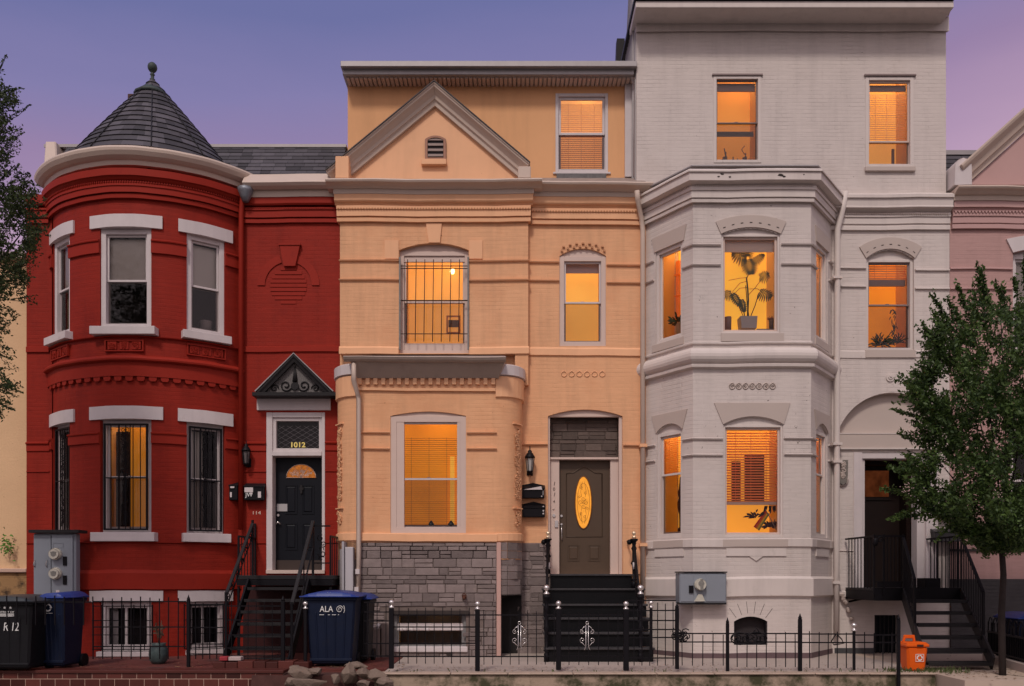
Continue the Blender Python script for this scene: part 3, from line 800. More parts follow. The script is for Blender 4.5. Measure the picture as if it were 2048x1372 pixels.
curls(s, F0, X(572), X(622), Z(951), Z(938), -.183, .03, .003, 8, 1.5)
s.build('fanlight_leading', M_greige, dob)
s = MB(); s.fbox(F0, X(548), X(569), Z(1021), Z(1006), -.2, -.185); s.build('paper_notice', mat('grey_paper', (.42,.40,.40), .8, .05), dob)
s = MB(); s.disc(F0, X(551), Z(1029), .022, -.2, -.17); s.tube([F0.p(X(547),Z(1047),-.17),F0.p(X(551),Z(1043),-.14),F0.p(X(556),Z(1047),-.17)], .013, 6); s.build('door_handle', M_silver, dob)
s = MB(); s.disc(F0, X(598), Z(975), .04, -.2, -.17); s.fbox(F0, X(596), X(600), Z(985), Z(968), -.2, -.16); s.build('door_knocker', M_iron, dob)
s = MB(); s.fbox(F0, X(547), X(637), Z(1140), Z(1120), -.199, -.185); s.build('kick_plate', mat('dull_bronze_plate', (.05,.035,.03), .5, .1), dob)
s = MB(); s.fbox(F0, d0, d1, Z(1147), Z(1140), -.28, .04); s.build('threshold', M_greige, dfr)
s = MB(); s.fbox(F0, X(514.5), X(662), Z(821), Z(793), -.05, .035); s.build('door_lintel', M_wood, red, .006)
# slate pediment over the door
ph = MB(); out = .24
zb_, zt_ = Z(784,-out), Z(708,-out)
xa, xb, xm = X(514,-out), X(664,-out), X(588,-out)
ph.box(X(504,-out-.04), X(673,-out-.04), -out-.04, .02, Z(792.5,-out), Z(785,-out))
ph.sweep_xz([(xa, zb_), (xm, zt_), (xb, zb_)], 0, [(0,.22),(0,.27),(-.03,.27),(-.06,.25),(-.10,.24),(-.10,.20)])
po = ph.build('door_pediment', M_iron, red, .004)
p2 = MB(); p2.prism(F0, [(xa+.10, zb_+.001), (xb-.10, zb_+.001), (xm, zt_-.12)], 0, .16); p2.build('pediment_panel', mat('dark_pressed_tin', (.15,.135,.13), .55, .2, 30, bump=1.0, bscale=70), po)
p3 = MB()
p3.hexa([(xa-.02,-.28,zb_+.001),(xm,-.28,zt_+.002),(xm,.0,zt_+.002),(xa-.02,.0,zb_+.001),(xa-.035,-.28,zb_+.012),(xm,-.28,zt_+.018),(xm,.0,zt_+.018),(xa-.035,.0,zb_+.012)])
p3.hexa([(xb+.02,-.28,zb_+.001),(xm,-.28,zt_+.002),(xm,.0,zt_+.002),(xb+.02,.0,zb_+.001),(xb+.035,-.28,zb_+.012),(xm,-.28,zt_+.018),(xm,.0,zt_+.018),(xb+.035,.0,zb_+.012)])
p3.build('pediment_flashing', M_silver if False else M_gflash, po)
p4 = MB()
for sg in (-1, 1):
    p4.tube(spiral(F0, xm+sg*.16, zb_+.13, .17, .11, 1.4, pi if sg > 0 else 0, sg, 18), .014, 6)
    p4.tube(spiral(F0, xm+sg*.36, zb_+.08, .17, .07, 1.3, pi if sg > 0 else 0, -sg, 14), .011, 6)
p4.disc(F0, xm, zb_+.12, .07, .16, .19); p4.tube([F0.p(xm, zb_+.2, .17), F0.p(xm, zt_-.2, .17)], [.05, .01], 6)
p4.build('pediment_scroll', M_iron, po)
text_mesh('114', .085, F0, X(513), Z(1026), .006, mat('pale_brass_numeral', (.75,.55,.45), .4, .05), 'unit_number', red, .004, sx=1.3)
# ================================================================== APRICOT HOUSE
YP, YA, YB = -.12, .35, -.62            # upper projection, attic storey, bay front
OX0, OX1, OXM = X(679.9), X(1292), X(1056.5, YP)
org = thing('row_house', ((OX0+OX1)/2, 0, 0), 'apricot row house with triangular gable, square bay and grey ledge stone base', 'house')
FP, FA, FB = Frame(0, YP), Frame(0, YA), Frame(0, YB)
def hole(fr, r, rise=0, c=0):
    a0, b0, a1, b1 = fr.rect(r, c); ri = rise*(b1-b0)/(r[3]-r[1]) if rise else 0
    return arch(a0, a1, b0, b1, ri, 12)
# projecting upper wall with the barred window, and the right-hand wall
w = MB()
pz0, pz1 = Z(708, YP), Z(445, YP)
pl, pr = X(679.9, YP), OXM
w.wall(FP, [(pl,pz0),(pr,pz0),(pr,pz1),(pl,pz1)], [hole(FP, (798.5, 500, 937.5, 706.5), 14)], rev=.22, back=.14)
o_ = w.build('projecting_wall', M_org, org)
w = MB()
w.wall(F0, [(X(1043)+.002,-.4),(OX1,-.4),(OX1,Z(400)),(pr-.3,Z(400)),(pr-.3,Z(705)),(X(1043)+.002,Z(705))],
       [hole(F0, (1096, 832, 1245, 1149), 13), hole(F0, (1119, 512, 1212, 692), 15)], rev=.30)
w.wall(F0, [(OX0,-.4),(X(1043),-.4),(X(1043),Z(708)),(OX0,Z(708))], [])
body(w, OX0, OX1, .0, 9, Z(400))
w.build('wall', M_org, org)
w = MB()    # lower right edge of the projection, with its small corbel
w.box(X(1030, YP), pr, YP, .0-.001, Z(770, YP), pz0-.002); w.box(X(1030,YP), X(1050,YP), YP+.004, -.001, Z(775,YP), Z(770,YP)-.002)
w.build('corbel', M_org, org)
# attic storey
ax0, ax1 = X(695.5, YA), X(1272, YA)
w = MB(); w.wall(FA, [(ax0, Z(420,YA)),(ax1, Z(420,YA)),(ax1, Z(150,YA)),(ax0, Z(150,YA))], [hole(FA, (1111, 187, 1216, 345))], rev=.14)
body(w, ax0, ax1, YA, 9, Z(150,YA), Z(420,YA))
w.build('attic_wall', M_ochre, org)
w = MB()
w.hexa([(ax0-.03,.02,Z(151,.05)),(ax1-.08,.02,Z(151,.05)),(ax1-.08,YA+.3,Z(151,.05)),(ax0-.03,YA+.3,Z(151,.05)),(ax0-.03,.02,Z(136,.05)),(ax1-.08,.02,Z(136,.05)),(ax1-.08,YA+.3,Z(136,.05)),(ax0-.03,YA+.3,Z(136,.05))])
w.box(ax0-.05, ax1-.04, -.07, 9.1, Z(134,-.05), Z(122.5,-.05))
w.build('roof_fascia', M_gflash, org, .008)
w = MB()
for k in range(66):
    a = ax0 + .02 + k*(ax1-ax0-.06)/66; w.box(a, a+.055, .10, YA, Z(157,.10)+.0, Z(152,.10)+ .0)
w.build('soffit_vent', M_greige, org)
w = MB(); w.box(X(1249,YA), X(1272,YA)+.01, YA-.07, YA-.005, Z(357,YA), Z(160,YA)); w.build('corner_board', M_wood, org, .005)
w = MB(); w.tube([(X(1263,.1),.10,Z(152,.1)),(X(1268,.2),.2,Z(168,.2)),(X(1270,.22),.22,Z(205,.2)),(X(1270,.22),.22,Z(350,.2))], .035, 8); w.build('downspout', M_wood, org)
w = MB(); w.tube([(X(1270,.2),.2,Z(268,.2)),(X(1278,.2),.05,Z(266,.2))], .02, 6); w.build('pipe_bracket', M_iron, org)
wo, *_ = win(org, FA, (1111, 187, 1216, 345), cas=.055, sash=.045, rec=.02, split=266, room=E_peach, slats=(200, 338, 34, M_slat, .75), depth=.45, sill=(1106, 345, 1221, 349, .03))
w = MB(); w.fbox(FA, X(1113,YA), X(1212,YA), Z(361,YA), Z(349.5,YA), -.05, .05); w.build('rough_sill_stone', mat('grey_rough_mortar', (.16,.15,.15), .9, .3, 15, bump=.8), org)
# flat roof strip in front of the attic
w = MB(); w.hexa([(OX0,-.2,Z(362,-.2)),(OX1-.02,-.2,Z(366,-.2)),(OX1-.02,YA,Z(358,YA)),(OX0,YA,Z(358,YA)),(OX0,-.2,Z(361,-.2)),(OX1-.02,-.2,Z(364.5,-.2)),(OX1-.02,YA,Z(355.5,YA)),(OX0,YA,Z(355.5,YA))])
w.build('ledge_roof', mat('weathered_tin', (.30,.23,.20), .7, .25, 8, bump=.3), org)
# gable: infill, raking cornice, end blocks
w = MB(); gy = YP+.02
gz = Z(356, YP)
w.prism(FP, [(X(690,YP),gz),(X(1040,YP),gz),(X(869,YP),Z(205,YP))], -.30, -.03); w.build('gable_wall', M_orgtrim, org)
w = MB()
# path of the under edge of the rake; the moulding stands on it
pA, pM, pR = (X(672,YP-.1), Z(374,YP)), (X(869,YP-.1), Z(209,YP-.06)), (X(1041,YP-.1), Z(358,YP))
w.sweep_xz([pA, pM, pR], YP, [(0,-.28),(0,.03),(.05,.04),(.07,.055),(.075,.075),(.12,.09),(.165,.14),(.195,.19),(.225,.20),(.225,.215),(.245,.215),(.245,-.28)])
rk = w.build('raking_cornice', M_cream, org)
w = MB(); w.sweep_xz([(pA[0], pA[1]), pM, pR], YP, [(.246,-.29),(.246,.235),(.26,.235),(.26,-.29)]); w.build('rake_flashing', mat('dark_flashing', (.07,.06,.06), .6, .2), rk)
w = MB(); w.box(X(671,YP-.22), X(698,YP-.22), YP-.24, .3, Z(357.5,YP-.22), Z(313,YP-.22)); w.build('parapet_block', M_orgtrim, org, .01)
w = MB(); w.box(X(1036,YP-.24), X(1061.5,YP-.24), YP-.25, .1, Z(357.5,YP-.22), Z(334,YP-.22)); w.build('parapet_block', M_cream, org, .01)
# gable vent
va0, vb0, va1, vb1 = FP.rect((850, 279, 892, 319)); fv = Frame(0, YP)
w = MB()
w.prism(fv, arch(va0, va1, vb0, vb1, .06), -.03, -.012)
vo = w.build('gable_vent', M_room_dark, org)
w = MB(); n = 12
outer = arch(va0-.0, va1+.0, vb0, vb1, .065, n); inner = arch(va0+.045, va1-.045, vb0+.03, vb1-.01, .04, n)
i = w.add([fv.p(a,b,.012) for a,b in outer]); j = w.add([fv.p(a,b,.012) for a,b in inner]); k2 = w.add([fv.p(a,b,-.02) for a,b in inner])
for k in range(len(outer)):
    q = (k+1) % len(outer); w.face((i+k, i+q, j+q, j+k)); w.face((j+k, j+q, k2+q, k2+k))
w.build('vent_frame', M_redtrim if False else mat('brown_pink_vent_paint', (.36,.18,.12), .6, .1), vo)
w = MB()
for k in range(4):
    z = vb0 + .05 + k*.095; w.hexa([fv.p(va0+.05,z,.005),fv.p(va1-.05,z,.005),fv.p(va1-.05,z+.045,-.011),fv.p(va0+.05,z+.045,-.011),fv.p(va0+.05,z+.008,.008),fv.p(va1-.05,z+.008,.008),fv.p(va1-.05,z+.053,-.009),fv.p(va0+.05,z+.053,-.009)])
w.build('louvre', mat('dull_louvre_paint', (.26,.19,.17), .6, .1), vo)
w = MB(); w.fbox(fv, X(843,YP), X(893,YP), Z(331,YP), Z(320,YP), -.04, .05); w.build('vent_sill', M_orgtrim, vo, .006)
# main cornice, left (proud) and right lengths
def corn(x0, x1, Y, d, sh=0.0):
    q = [(MB(), [(357+d,.335),(359+d,.345),(363+d,.33),(368+d,.27),(373+d,.22),(375.5+d,.20),(377+d,.19)], M_cream, 'gutter', .05),
         (MB(), [(377.2+d,.165),(387.5+d,.155)], M_cream, 'fascia', .0),
         (MB(), [(388+d,.145),(400+d,.145),(403+d,.13),(407+d,.09),(410.5+d,.075)], M_orgtrim, 'frieze', 0),
         (MB(), [(411+d,.095),(418+d,.095),(419+d,.08),(432+d,.08),(433+d,.045),(435+d,.045),(436+d,.06),(443+d,.055),(445+d,.004)], M_orgtrim, 'frieze', 0)]
    for mb, pts, m, nm, ext in q:
        zp = [(o, Z(py, Y-o)) for py, o in pts]
        P = [(-.1, zp[0][1])] + zp + [(-.1, zp[-1][1])]
        mb.sweep([(x0-(pts[0][1]-.08)*.6-sh, Y),(x1+(pts[0][1]-.08)*.8, Y)], P); mb.build(nm, m, org)
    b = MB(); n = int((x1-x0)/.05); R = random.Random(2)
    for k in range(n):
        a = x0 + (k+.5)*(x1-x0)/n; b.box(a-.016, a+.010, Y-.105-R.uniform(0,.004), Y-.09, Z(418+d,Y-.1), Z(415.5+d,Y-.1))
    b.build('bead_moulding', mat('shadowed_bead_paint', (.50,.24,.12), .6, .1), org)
corn(X(676,YP), X(1060,YP), YP, 0)
corn(X(1064), X(1278), 0, 5.5)
# panels, keystone, string courses of the projection
w = MB(); w.prism(FP, [(X(858,YP),Z(486,YP)),(X(880,YP),Z(486,YP)),(X(884,YP),Z(447,YP)),(X(852,YP),Z(447,YP))], 0, .03); w.build('keystone', M_orgtrim, org)
for x0, x1 in ((769.5,797.5),(938.5,965)):
    w = MB(); w.box(X(x0,YP), X(x1,YP), YP-.018, YP-.001, Z(518,YP), Z(481,YP)); w.build('label_stop', M_orgtrim, org)
def strc(x0, x1, Y, ys, m=None, h=.028, out=.045):
    for y in ys:
        w = MB(); w.sweep([(X(x0,Y),Y),(X(x1,Y),Y)], [(-.02,Z(y,Y)+h*.5),(out*.7,Z(y,Y)+h*.5),(out,Z(y,Y)+h*.3),(out*.8,Z(y,Y)-h*.3),(out*.3,Z(y,Y)-h*.5),(-.02,Z(y,Y)-h*.5)])
        w.build('string_course', m or M_orgtrim, org)
strc(678.5, 797.5, YP, (522, 560.5)); strc(938.5, 1058.5, YP, (522.5, 561))
strc(1058.5, 1118, 0, (525.5, 562.5)); strc(1213, 1288, 0, (530.5, 566))
for x0, x1 in ((678.5, 797.5), (938.5, 1058)):
    w = MB(); w.sweep([(X(x0,YP),YP),(X(x1,YP),YP)], prof(YP, [(693,.0),(696,.03),(707.5,.03),(709,.0)], -.02)); w.build('belt_course', M_orgtrim, org)
w = MB(); w.sweep([(X(1058.5),0),(X(1288),0)], prof(0, [(695,.0),(698,.025),(710.5,.03),(712.5,.0)], -.02)); w.build('belt_course', M_orgtrim, org)
# barred window over the bay
wo, a0, b0, a1, b1 = win(org, FP, (798.5, 500, 937.5, 706.5), 14, cas=.075, sash=.035, m=M_greige, rec=.10, split=600, room=E_peach if False else emat('lamplit_apricot_room', (.95,.375,.095), 1.0, .16), depth=.65)
w = MB(); w.fbox(FP, a0+.075, a1-.075, Z(520,YP), b1-.075, -.135, -.095); w.fbox(FP, a0+.076, a1-.076, b0+.076, Z(684,YP), -.135, -.09); w.build('window_panel', M_greige, wo, .004)
w = MB(); w.lathe((X(905,.5), YP-(-.58), Z(544,.5)), [(.0,-.05),(.03,-.045),(.045,-.01),(.04,.03),(.015,.05)], 12); w.build('ceiling_bulb', emat('glowing_bulb', (1.0,.74,.30), 4, 0), wo)
pc = MB(); pc.ring(FP, X(893,.6), X(921,.6), Z(668,.6), Z(632,.6), .03, -.70, -.685); pc.m = 1; pc.fbox(FP, X(897,.6), X(917,.6), Z(655,.6), Z(641,.6), -.71, -.69); pc.build('wall_picture', [mat('picture_frame_gold', (.55,.25,.08), .5, .1), mat('picture_grey', (.16,.12,.08), .6, .3, 20)], wo)
g = MB()
bz0, bz1 = Z(684,YP), Z(520,YP)
xa, xb = X(801,YP), X(937,YP)
for k in range(7):
    xx = X(815.5+k*17.3,YP); g.tube([(xx, YP-.03, bz1), (xx-.018, YP-.03, bz0)], .0075, 6)
for y in (533, 538, 602, 668.5):
    g.tube([(xa, YP-.025, Z(y,YP)), (xb, YP-.025, Z(y,YP))], .008 if y != 602 else .011, 6)
g.build('security_bars', mat('rusty_black_bars', (.05,.03,.022), .6, .3, 20), wo)
g = MB()
for x in (800, 936.5): g.box(X(x,YP)-.014, X(x,YP)+.014, YP-.035, YP-.005, Z(700,YP), Z(515,YP))
g.build('bar_upright', mat('flaking_grey_metal', (.20,.19,.18), .5, .35, 25), wo)
# stair window
wo, a0, b0, a1, b1 = win(org, F0, (1119, 512, 1212, 692), 15, cas=.085, sash=.032, m=M_greige, msash=M_wood, rec=.05, split=603, room=emat('lamplit_amber_room', (1.0,.43,.085), 1.0, .12), depth=.5, shades=[(518, 538, mat('mauve_shade', (.50,.36,.36), .8, .05), .12)])
w = MB(); w.box(X(1132), X(1143), .25, .33, Z(688), Z(676)); w.build('window_box', M_wood, wo)
w = MB()
for k in range(7):
    t = (k-3)/3.2; a = X(1166)+t*.37; z = Z(487)-.07*t*t; w.box(a-.022, a+.022, -.03, -.001, z-.015, z+.008)
for k in range(8):
    t = (k-3.5)/3.7; a = X(1166)+t*.40; z = Z(493.5)-.085*t*t; w.disc(F0, a, z, .022, .0, .03, 8)
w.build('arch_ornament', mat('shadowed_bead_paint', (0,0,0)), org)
w = MB()
for k in range(6):
    a = X(1128+k*15.3); w.tube([F0.p(a+.048*cos(t), Z(748)+.048*sin(t), .006) for t in [2*pi*q/12 for q in range(13)]], .009, 5, False)
w.build('rosette_band', M_orgtrim, org)
strc(1042, 1095, 0, (890,), out=.05); strc(1246, 1284, 0, (890.5,), out=.05)
w = MB(); w.box(X(1246), X(1284), -.03, -.001, Z(1148), Z(1098)); w.build('belt_course', M_orgtrim, org)
# front door recess
dr = F0.rect((1096, 832, 1245, 1149))
w = MB()
ap = arc_pts(dr[0], dr[2], dr[3], 13*.00894, 12)
w.prism(F0, [(dr[2], dr[3]-.001), *ap[1:-1], (dr[0], dr[3]-.001)], -.16, -.05)
w.fbox(F0, dr[0]+.001, X(1100), dr[1], dr[3]-.002, -.16, -.04); w.fbox(F0, X(1238.5), dr[2]-.001, dr[1], dr[3]-.002, -.16, -.04)
w.fbox(F0, X(1100), X(1119.5), dr[1], Z(917.5), -.30, -.14); w.fbox(F0, X(1222.5), X(1238.5), dr[1], Z(917.5), -.30, -.14); w.fbox(F0, X(1100), X(1238.5), Z(917.3), Z(913), -.30, -.10)
dfo = w.build('door_frame', M_greige, org, .004)
DC = -.24
w = MB(); w.fbox(F0, X(1119.5)+.002, X(1222.5)-.002, Z(1148), Z(917.5), DC-.045, DC)
M_door = mat('olive_brown_door_paint', (.085,.055,.036), .45, .07, 3)
px = lambda x: X(x)
# upper panel with arched top
up = [(px(1134),Z(1072)),(px(1207),Z(1072)),(px(1207),Z(944)),(px(1192),Z(942)),(px(1184),Z(937)),(px(1177),Z(932.5)),(px(1170.5),Z(931)),(px(1164),Z(932.5)),(px(1157),Z(937)),(px(1149),Z(942)),(px(1134),Z(944))]
w.tube([F0.p(a,b,DC+.003) for a,b in up+up[:1]], .011, 5, False)
for x0, x1 in ((1137,1161),(1178.5,1203.5)):
    w.ring(F0, px(x0), px(x1), Z(1121.5), Z(1089), .014, DC+.0005, DC+.010)
    g_ = .03; q0, q1, r0, r1 = px(x0)+g_, px(x1)-g_, Z(1121.5)+g_, Z(1089)-g_
    w.hexa([F0.p(q0,r0,DC+.0004),F0.p(q1,r0,DC+.0004),F0.p(q1,r1,DC+.0004),F0.p(q0,r1,DC+.0004),F0.p(q0+.015,r0+.015,DC+.011),F0.p(q1-.015,r0+.015,DC+.011),F0.p(q1-.015,r1-.015,DC+.011),F0.p(q0+.015,r1-.015,DC+.011)])
dro = w.build('door', M_door, org)
def ell(s, n=28): return [(px(1169)+s*.152*cos(2*pi*k/n), Z(1003)+s*.475*sin(2*pi*k/n)) for k in range(n)]
w = MB(); w.prism(F0, ell(1), DC+.0005, DC+.008); w.build('oval_light', emat('amber_oval_glass', (.95,.36,.045), 1.0, .16, 9), dro)
w = MB(); e = ell(1.0); w.tube([F0.p(a,b,DC+.008) for a,b in e+e[:1]], .010, 5, False); e = ell(.74)
w.tube([F0.p(a,b,DC+.011) for a,b in e+e[:1]], .003, 4, False)
cx_, cz_ = px(1169), Z(1003)
for a, b, r in ((-.05,0,.05),(.05,0,.05),(0,.07,.045),(0,-.07,.045),(0,0,.03),(-.07,.10,.03),(.07,-.10,.03),(.04,.17,.03),(-.04,-.2,.03),(.03,-.26,.03),(-.03,.27,.03)):
    w.tube(spiral(F0, cx_+a, cz_+b, DC+.011, r, 1.2, a*30, 1 if a > 0 else -1, 12), .0035, 4, False)
for sg in (-1, 1): w.tube([F0.p(cx_+sg*.02,cz_+.38,DC+.011),F0.p(cx_+sg*.05,cz_+.2,DC+.011),F0.p(cx_+sg*.03,cz_+.1,DC+.011)], .003, 4); w.tube([F0.p(cx_+sg*.03,cz_-.1,DC+.011),F0.p(cx_+sg*.05,cz_-.2,DC+.011),F0.p(cx_+sg*.02,cz_-.38,DC+.011)], .003, 4)
w.build('oval_leading', mat('dark_amber_leading', (.20,.07,.02), .5, .1), dro)
w = MB(); w.disc(F0, px(1124.5), Z(1030), .022, DC, DC+.02); w.disc(F0, px(1124.5), Z(1047), .018, DC, DC+.025); w.tube([F0.p(px(1124.5),Z(1050),DC+.03),F0.p(px(1124.5),Z(1060),DC+.055),F0.p(px(1125),Z(1072),DC+.055),F0.p(px(1125),Z(1081),DC+.01)], .009, 6); w.build('door_handle', M_silver, dro)
w = MB(); w.fbox(F0, dr[0], dr[2], Z(1153), Z(1149)+.002, -.30, .04); w.build('threshold', M_greige, org)
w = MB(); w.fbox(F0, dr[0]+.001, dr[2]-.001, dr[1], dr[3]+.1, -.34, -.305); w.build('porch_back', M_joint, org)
# stone veneer generator: one closed little block per stone
def ashlar(mb, fr, a0, a1, b0, b1, c, seed, row=.135, clipf=None, proud=.02):
    R = random.Random(seed); z = b0
    while z < b1-.01:
        h = min(R.choice((row*.55, row, row, row*1.15)), b1-z); a = a0 - R.uniform(0, .15)
        if b1-(z+h) < .035: h = b1-z
        while a < a1:
            wd = R.uniform(.14, .42); q0, q1 = max(a, a0), min(a+wd, a1)
            if q1-q0 > .03:
                subs = [(z, z+h)] if (h < row*.8 or R.random() < .72) else [(z, z+h*.5), (z+h*.5, z+h)]
                for s0, s1 in subs:
                    e = .0038; k = R.uniform(.35, 1)*proud; j = lambda: R.uniform(-.0035, .0035)
                    if clipf and clipf((q0+q1)/2, (s0+s1)/2): continue
                    bb = .008; tn = R.random()
                    p = [(q0+e,s0+e),(q1-e,s0+e),(q1-e,s1-e),(q0+e,s1-e)]
                    p = [(x+j(), y+j()) for x, y in p]
                    ins = [(p[0][0]+bb,p[0][1]+bb),(p[1][0]-bb,p[1][1]+bb),(p[2][0]-bb,p[2][1]-bb),(p[3][0]+bb,p[3][1]-bb)]
                    i = mb.add([fr.p(x,y,c+.0005) for x,y in p] + [fr.p(x,y,c+k+R.uniform(-.004,.004)) for x,y in ins])
                    mb.face((i+4,i+5,i+6,i+7), tn)
                    for q in range(4): mb.face((i+q, i+(q+1)%4, i+4+(q+1)%4, i+4+q), tn)
            a += wd
        z += h
w = MB(); ashlar(w, F0, X(1100), X(1238.5), Z(913), Z(835), -.24, 21, .13); w.fbox(F0, X(1100), X(1238.5), Z(913), Z(833), -.26, -.2398); w.build('transom_stone', mat('brown_ledge_stone', (.115,.085,.072), .85, .18, 9, bump=.7, bscale=45, tint=.28), org)
w = MB(); ashlar(w, F0, X(1034), X(1100), -.02, Z(1087), .015, 22); w.fbox(F0, X(1030), X(1100), -.05, Z(1086), .0, .0148); w.build('stone_base', M_stone, org)
# ---- the bay
bx0, bx1 = X(719, YB), X(991, YB)
rc = .46
LW, RW = bx0 - rc, bx1 + rc
def bpath(n=7, ext=.0):
    l = [(LW, .05+ext)] + [(LW + rc*(1-cos(pi/2*k/n)), YB+rc - rc*sin(pi/2*k/n)) for k in range(n+1)]
    r = [(bx1 + rc*sin(pi/2*k/n), YB+rc - rc*cos(pi/2*k/n)) for k in range(n+1)] + [(RW, .05+ext)]
    return l + r
BPT = bpath()
# front face with the window opening, rounded corners separately
w = MB()
zs = Z(1084, YB)
w.wall(FB, [(bx0,zs-.3),(bx1,zs-.3),(bx1,Z(752,YB)),(bx0,Z(752,YB))], [hole(FB, (781, 832, 932, 1066), 9)], rev=.2)
w.build('bay_wall', M_org, org)
w = MB()
hf = len(BPT)//2
for path in (BPT[:hf], BPT[hf:]):
    w = MB(); i = w.add([(x,y,z) for x,y in path for z in (zs-.3, Z(735,YB))])
    for k in range(len(path)-1): w.face((i+2*k, i+2*k+2, i+2*k+3, i+2*k+1), .5, True)
    w.build('rounded_corner', M_org, org)
def bsweep(name, pts, m, path=None, Y=None, back=-.04):
    w = MB(); w.sweep(path or BPT, prof(YB, pts, back)); return w.build(name, m, org)
lp, rp = BPT[:hf], BPT[hf:]
for pth in (lp, rp):
    bsweep('corner_cap', [(727,.02),(728.5,.06),(748,.06),(751,.015)], M_wood, pth)
    bsweep('corner_band', [(751.5,.035),(792,.035),(795,.0)], M_orgtrim, pth)
    bsweep('sill_course', [(1066,.012),(1067,.03),(1081,.03),(1084,.0)], M_orgtrim, pth)
bsweep('sill_course', [(1066.5,.02),(1068,.045),(1082,.045),(1085,-.01)], M_orgtrim, [(bx0-.02,YB),(bx1+.03,YB)])
bsweep('dentil_frieze', [(752,.02),(775,.02),(776,.04),(781,.04),(783,.0)], M_orgtrim, [(bx0-.03,YB),(bx1+.0,YB)])
w = MB()
for k in range(18):
    a = X(717,YB) + k*X(0,0)*0 + k*(X(990,YB)-X(717,YB))/17.45; w.box(a, a+.066, YB-.075, YB-.021, Z(770.5,YB), Z(757,YB))
w.build('dentil_course', M_orgtrim, org)
YG = YB-.30
w = MB()
w.hexa([(X(716,YB),YB-.08,Z(756,YB-.08)),(X(997,YB),YB-.08,Z(756,YB-.08)),(X(997,YB),YP-.02,Z(756,YB-.08)),(X(716,YB),YP-.02,Z(756,YB-.08)),
        (X(700,YG),YG+.02,Z(722,YG)),(X(1010,YG),YG+.02,Z(722,YG)),(X(1010,YG),YP-.02,Z(722,YG)),(X(700,YG),YP-.02,Z(722,YG))])
w.build('bay_cornice', M_taupe, org, .004)
w = MB(); gx0, gx1 = X(688,YG), X(1012,YG)
w.sweep([(gx0,YG),(gx1,YG)], [(-.04,Z(712,YG)),(.06,Z(712.5,YG-.06)),(.075,Z(714,YG-.07)),(.06,Z(717,YG-.06)),(.055,Z(720,YG)),(.02,Z(723.5,YG)),(-.04,Z(723.5,YG))])
w.build('bay_gutter', M_taupe, org)
w = MB(); w.hexa([(gx0+.02,YG+.04,Z(718,YG)),(gx1-.02,YG+.04,Z(718,YG)),(gx1-.02,YP-.001,Z(716,YP)),(gx0+.02,YP-.001,Z(716,YP)),(gx0+.02,YG+.04,Z(714,YG)),(gx1-.02,YG+.04,Z(714,YG)),(gx1-.02,YP-.001,Z(711.5,YP)),(gx0+.02,YP-.001,Z(711.5,YP))]); w.poly([(x,y,Z(728,YB)) for x,y in BPT]); w.build('bay_roof', M_gflash, org)
# window of the bay
wo, a0, b0, a1, b1 = win(org, FB, (781, 832, 932, 1066), 9, cas=.10, sash=.03, m=M_greige, msash=M_wood, rec=.045, split=957, room=emat('deep_orange_front_room', (.74, .215, .012), 1.0, .2), depth=.55,
    slats=(872, 1048, 44, M_slat3, .05), inner=None)
w = MB()
w.fbox(FB, a0+.1005, X(808,YB), b0+.03, b1-.1005, -.10, -.02); w.fbox(FB, X(914,YB), a1-.1005, b0+.03, b1-.1005, -.10, -.02)
w.build('side_casing', M_greige, wo, .004)
w = MB(); w.fbox(FB, X(896,YB), X(905,YB), Z(1048,YB), Z(905,YB), -.52, -.5); w.build('doorway_glow', E_yellow, wo)
for x, r in ((861,.045),(901,.05)):
    w = MB(); w.lathe((X(x,YB), YB+.13, Z(1053,YB)), [(r*.6,0),(r,.02),(r*1.1,.05),(r*.5,.09),(r*.3,.11)], 10); w.build('figurine', M_iron, wo)
strc(719.5, 779.5, YB, (866, 898.5)); strc(933.5, 993.5, YB, (865, 897))
# raised vine panels on the rounded corners
for bx, sg in ((LW, -1), (RW, 1)):
    ang = radians(55); cx, cy = (bx0 if sg < 0 else bx1), YB+rc
    f = Frame(cx + sg*rc*sin(ang), cy - rc*cos(ang), cos(ang), sg*sin(ang))
    for y0, y1 in ((848, 1000), (1016, 1052)):
        w = MB()
        w.fbox(f, -.125, .125, Z(y0+2,YB+.2), Z(y0,YB+.2), -.03, .03)
        curls(w, f, -.11, .11, Z(y1,YB+.2), Z(y0+6,YB+.2), .010, .05, .009, 31+int(y0)+sg, 1.5)
        w.build('vine_panel', M_orgtrim, org)
# stone base of the bay
bw = F0
w = MB(); s0 = Z(1085,YB)
bwin = FB.rect((787, 1222, 932, 1300))
ashlar(w, FB, bx0, X(993,YB), -.02, s0, .005, 23, clipf=lambda a, b: bwin[0]-.12 < a < bwin[2]+.12 and bwin[1]-.06 < b < bwin[3]+.05)
st = w.build('stone_base', M_stone, org)
w = MB()
w.wall(FB, [(bx0,-.3),(X(993,YB),-.3),(X(993,YB),s0),(bx0,s0)], [[(bwin[0],bwin[1]),(bwin[2],bwin[1]),(bwin[2],bwin[3]),(bwin[0],bwin[3])]], rev=.22)
i = w.add([(x,y,z) for x,y in [(p[0],p[1]) for p in lp] for z in (-.3, zs)])
for k in range(len(lp)-1): w.face((i+2*k, i+2*k+2, i+2*k+3, i+2*k+1), .5, True)
w.build('stone_backing', mat('mortar_brown_grey', (.17,.13,.115), .9, .2, 10, bump=.4), org)
w = MB(); R = random.Random(6)
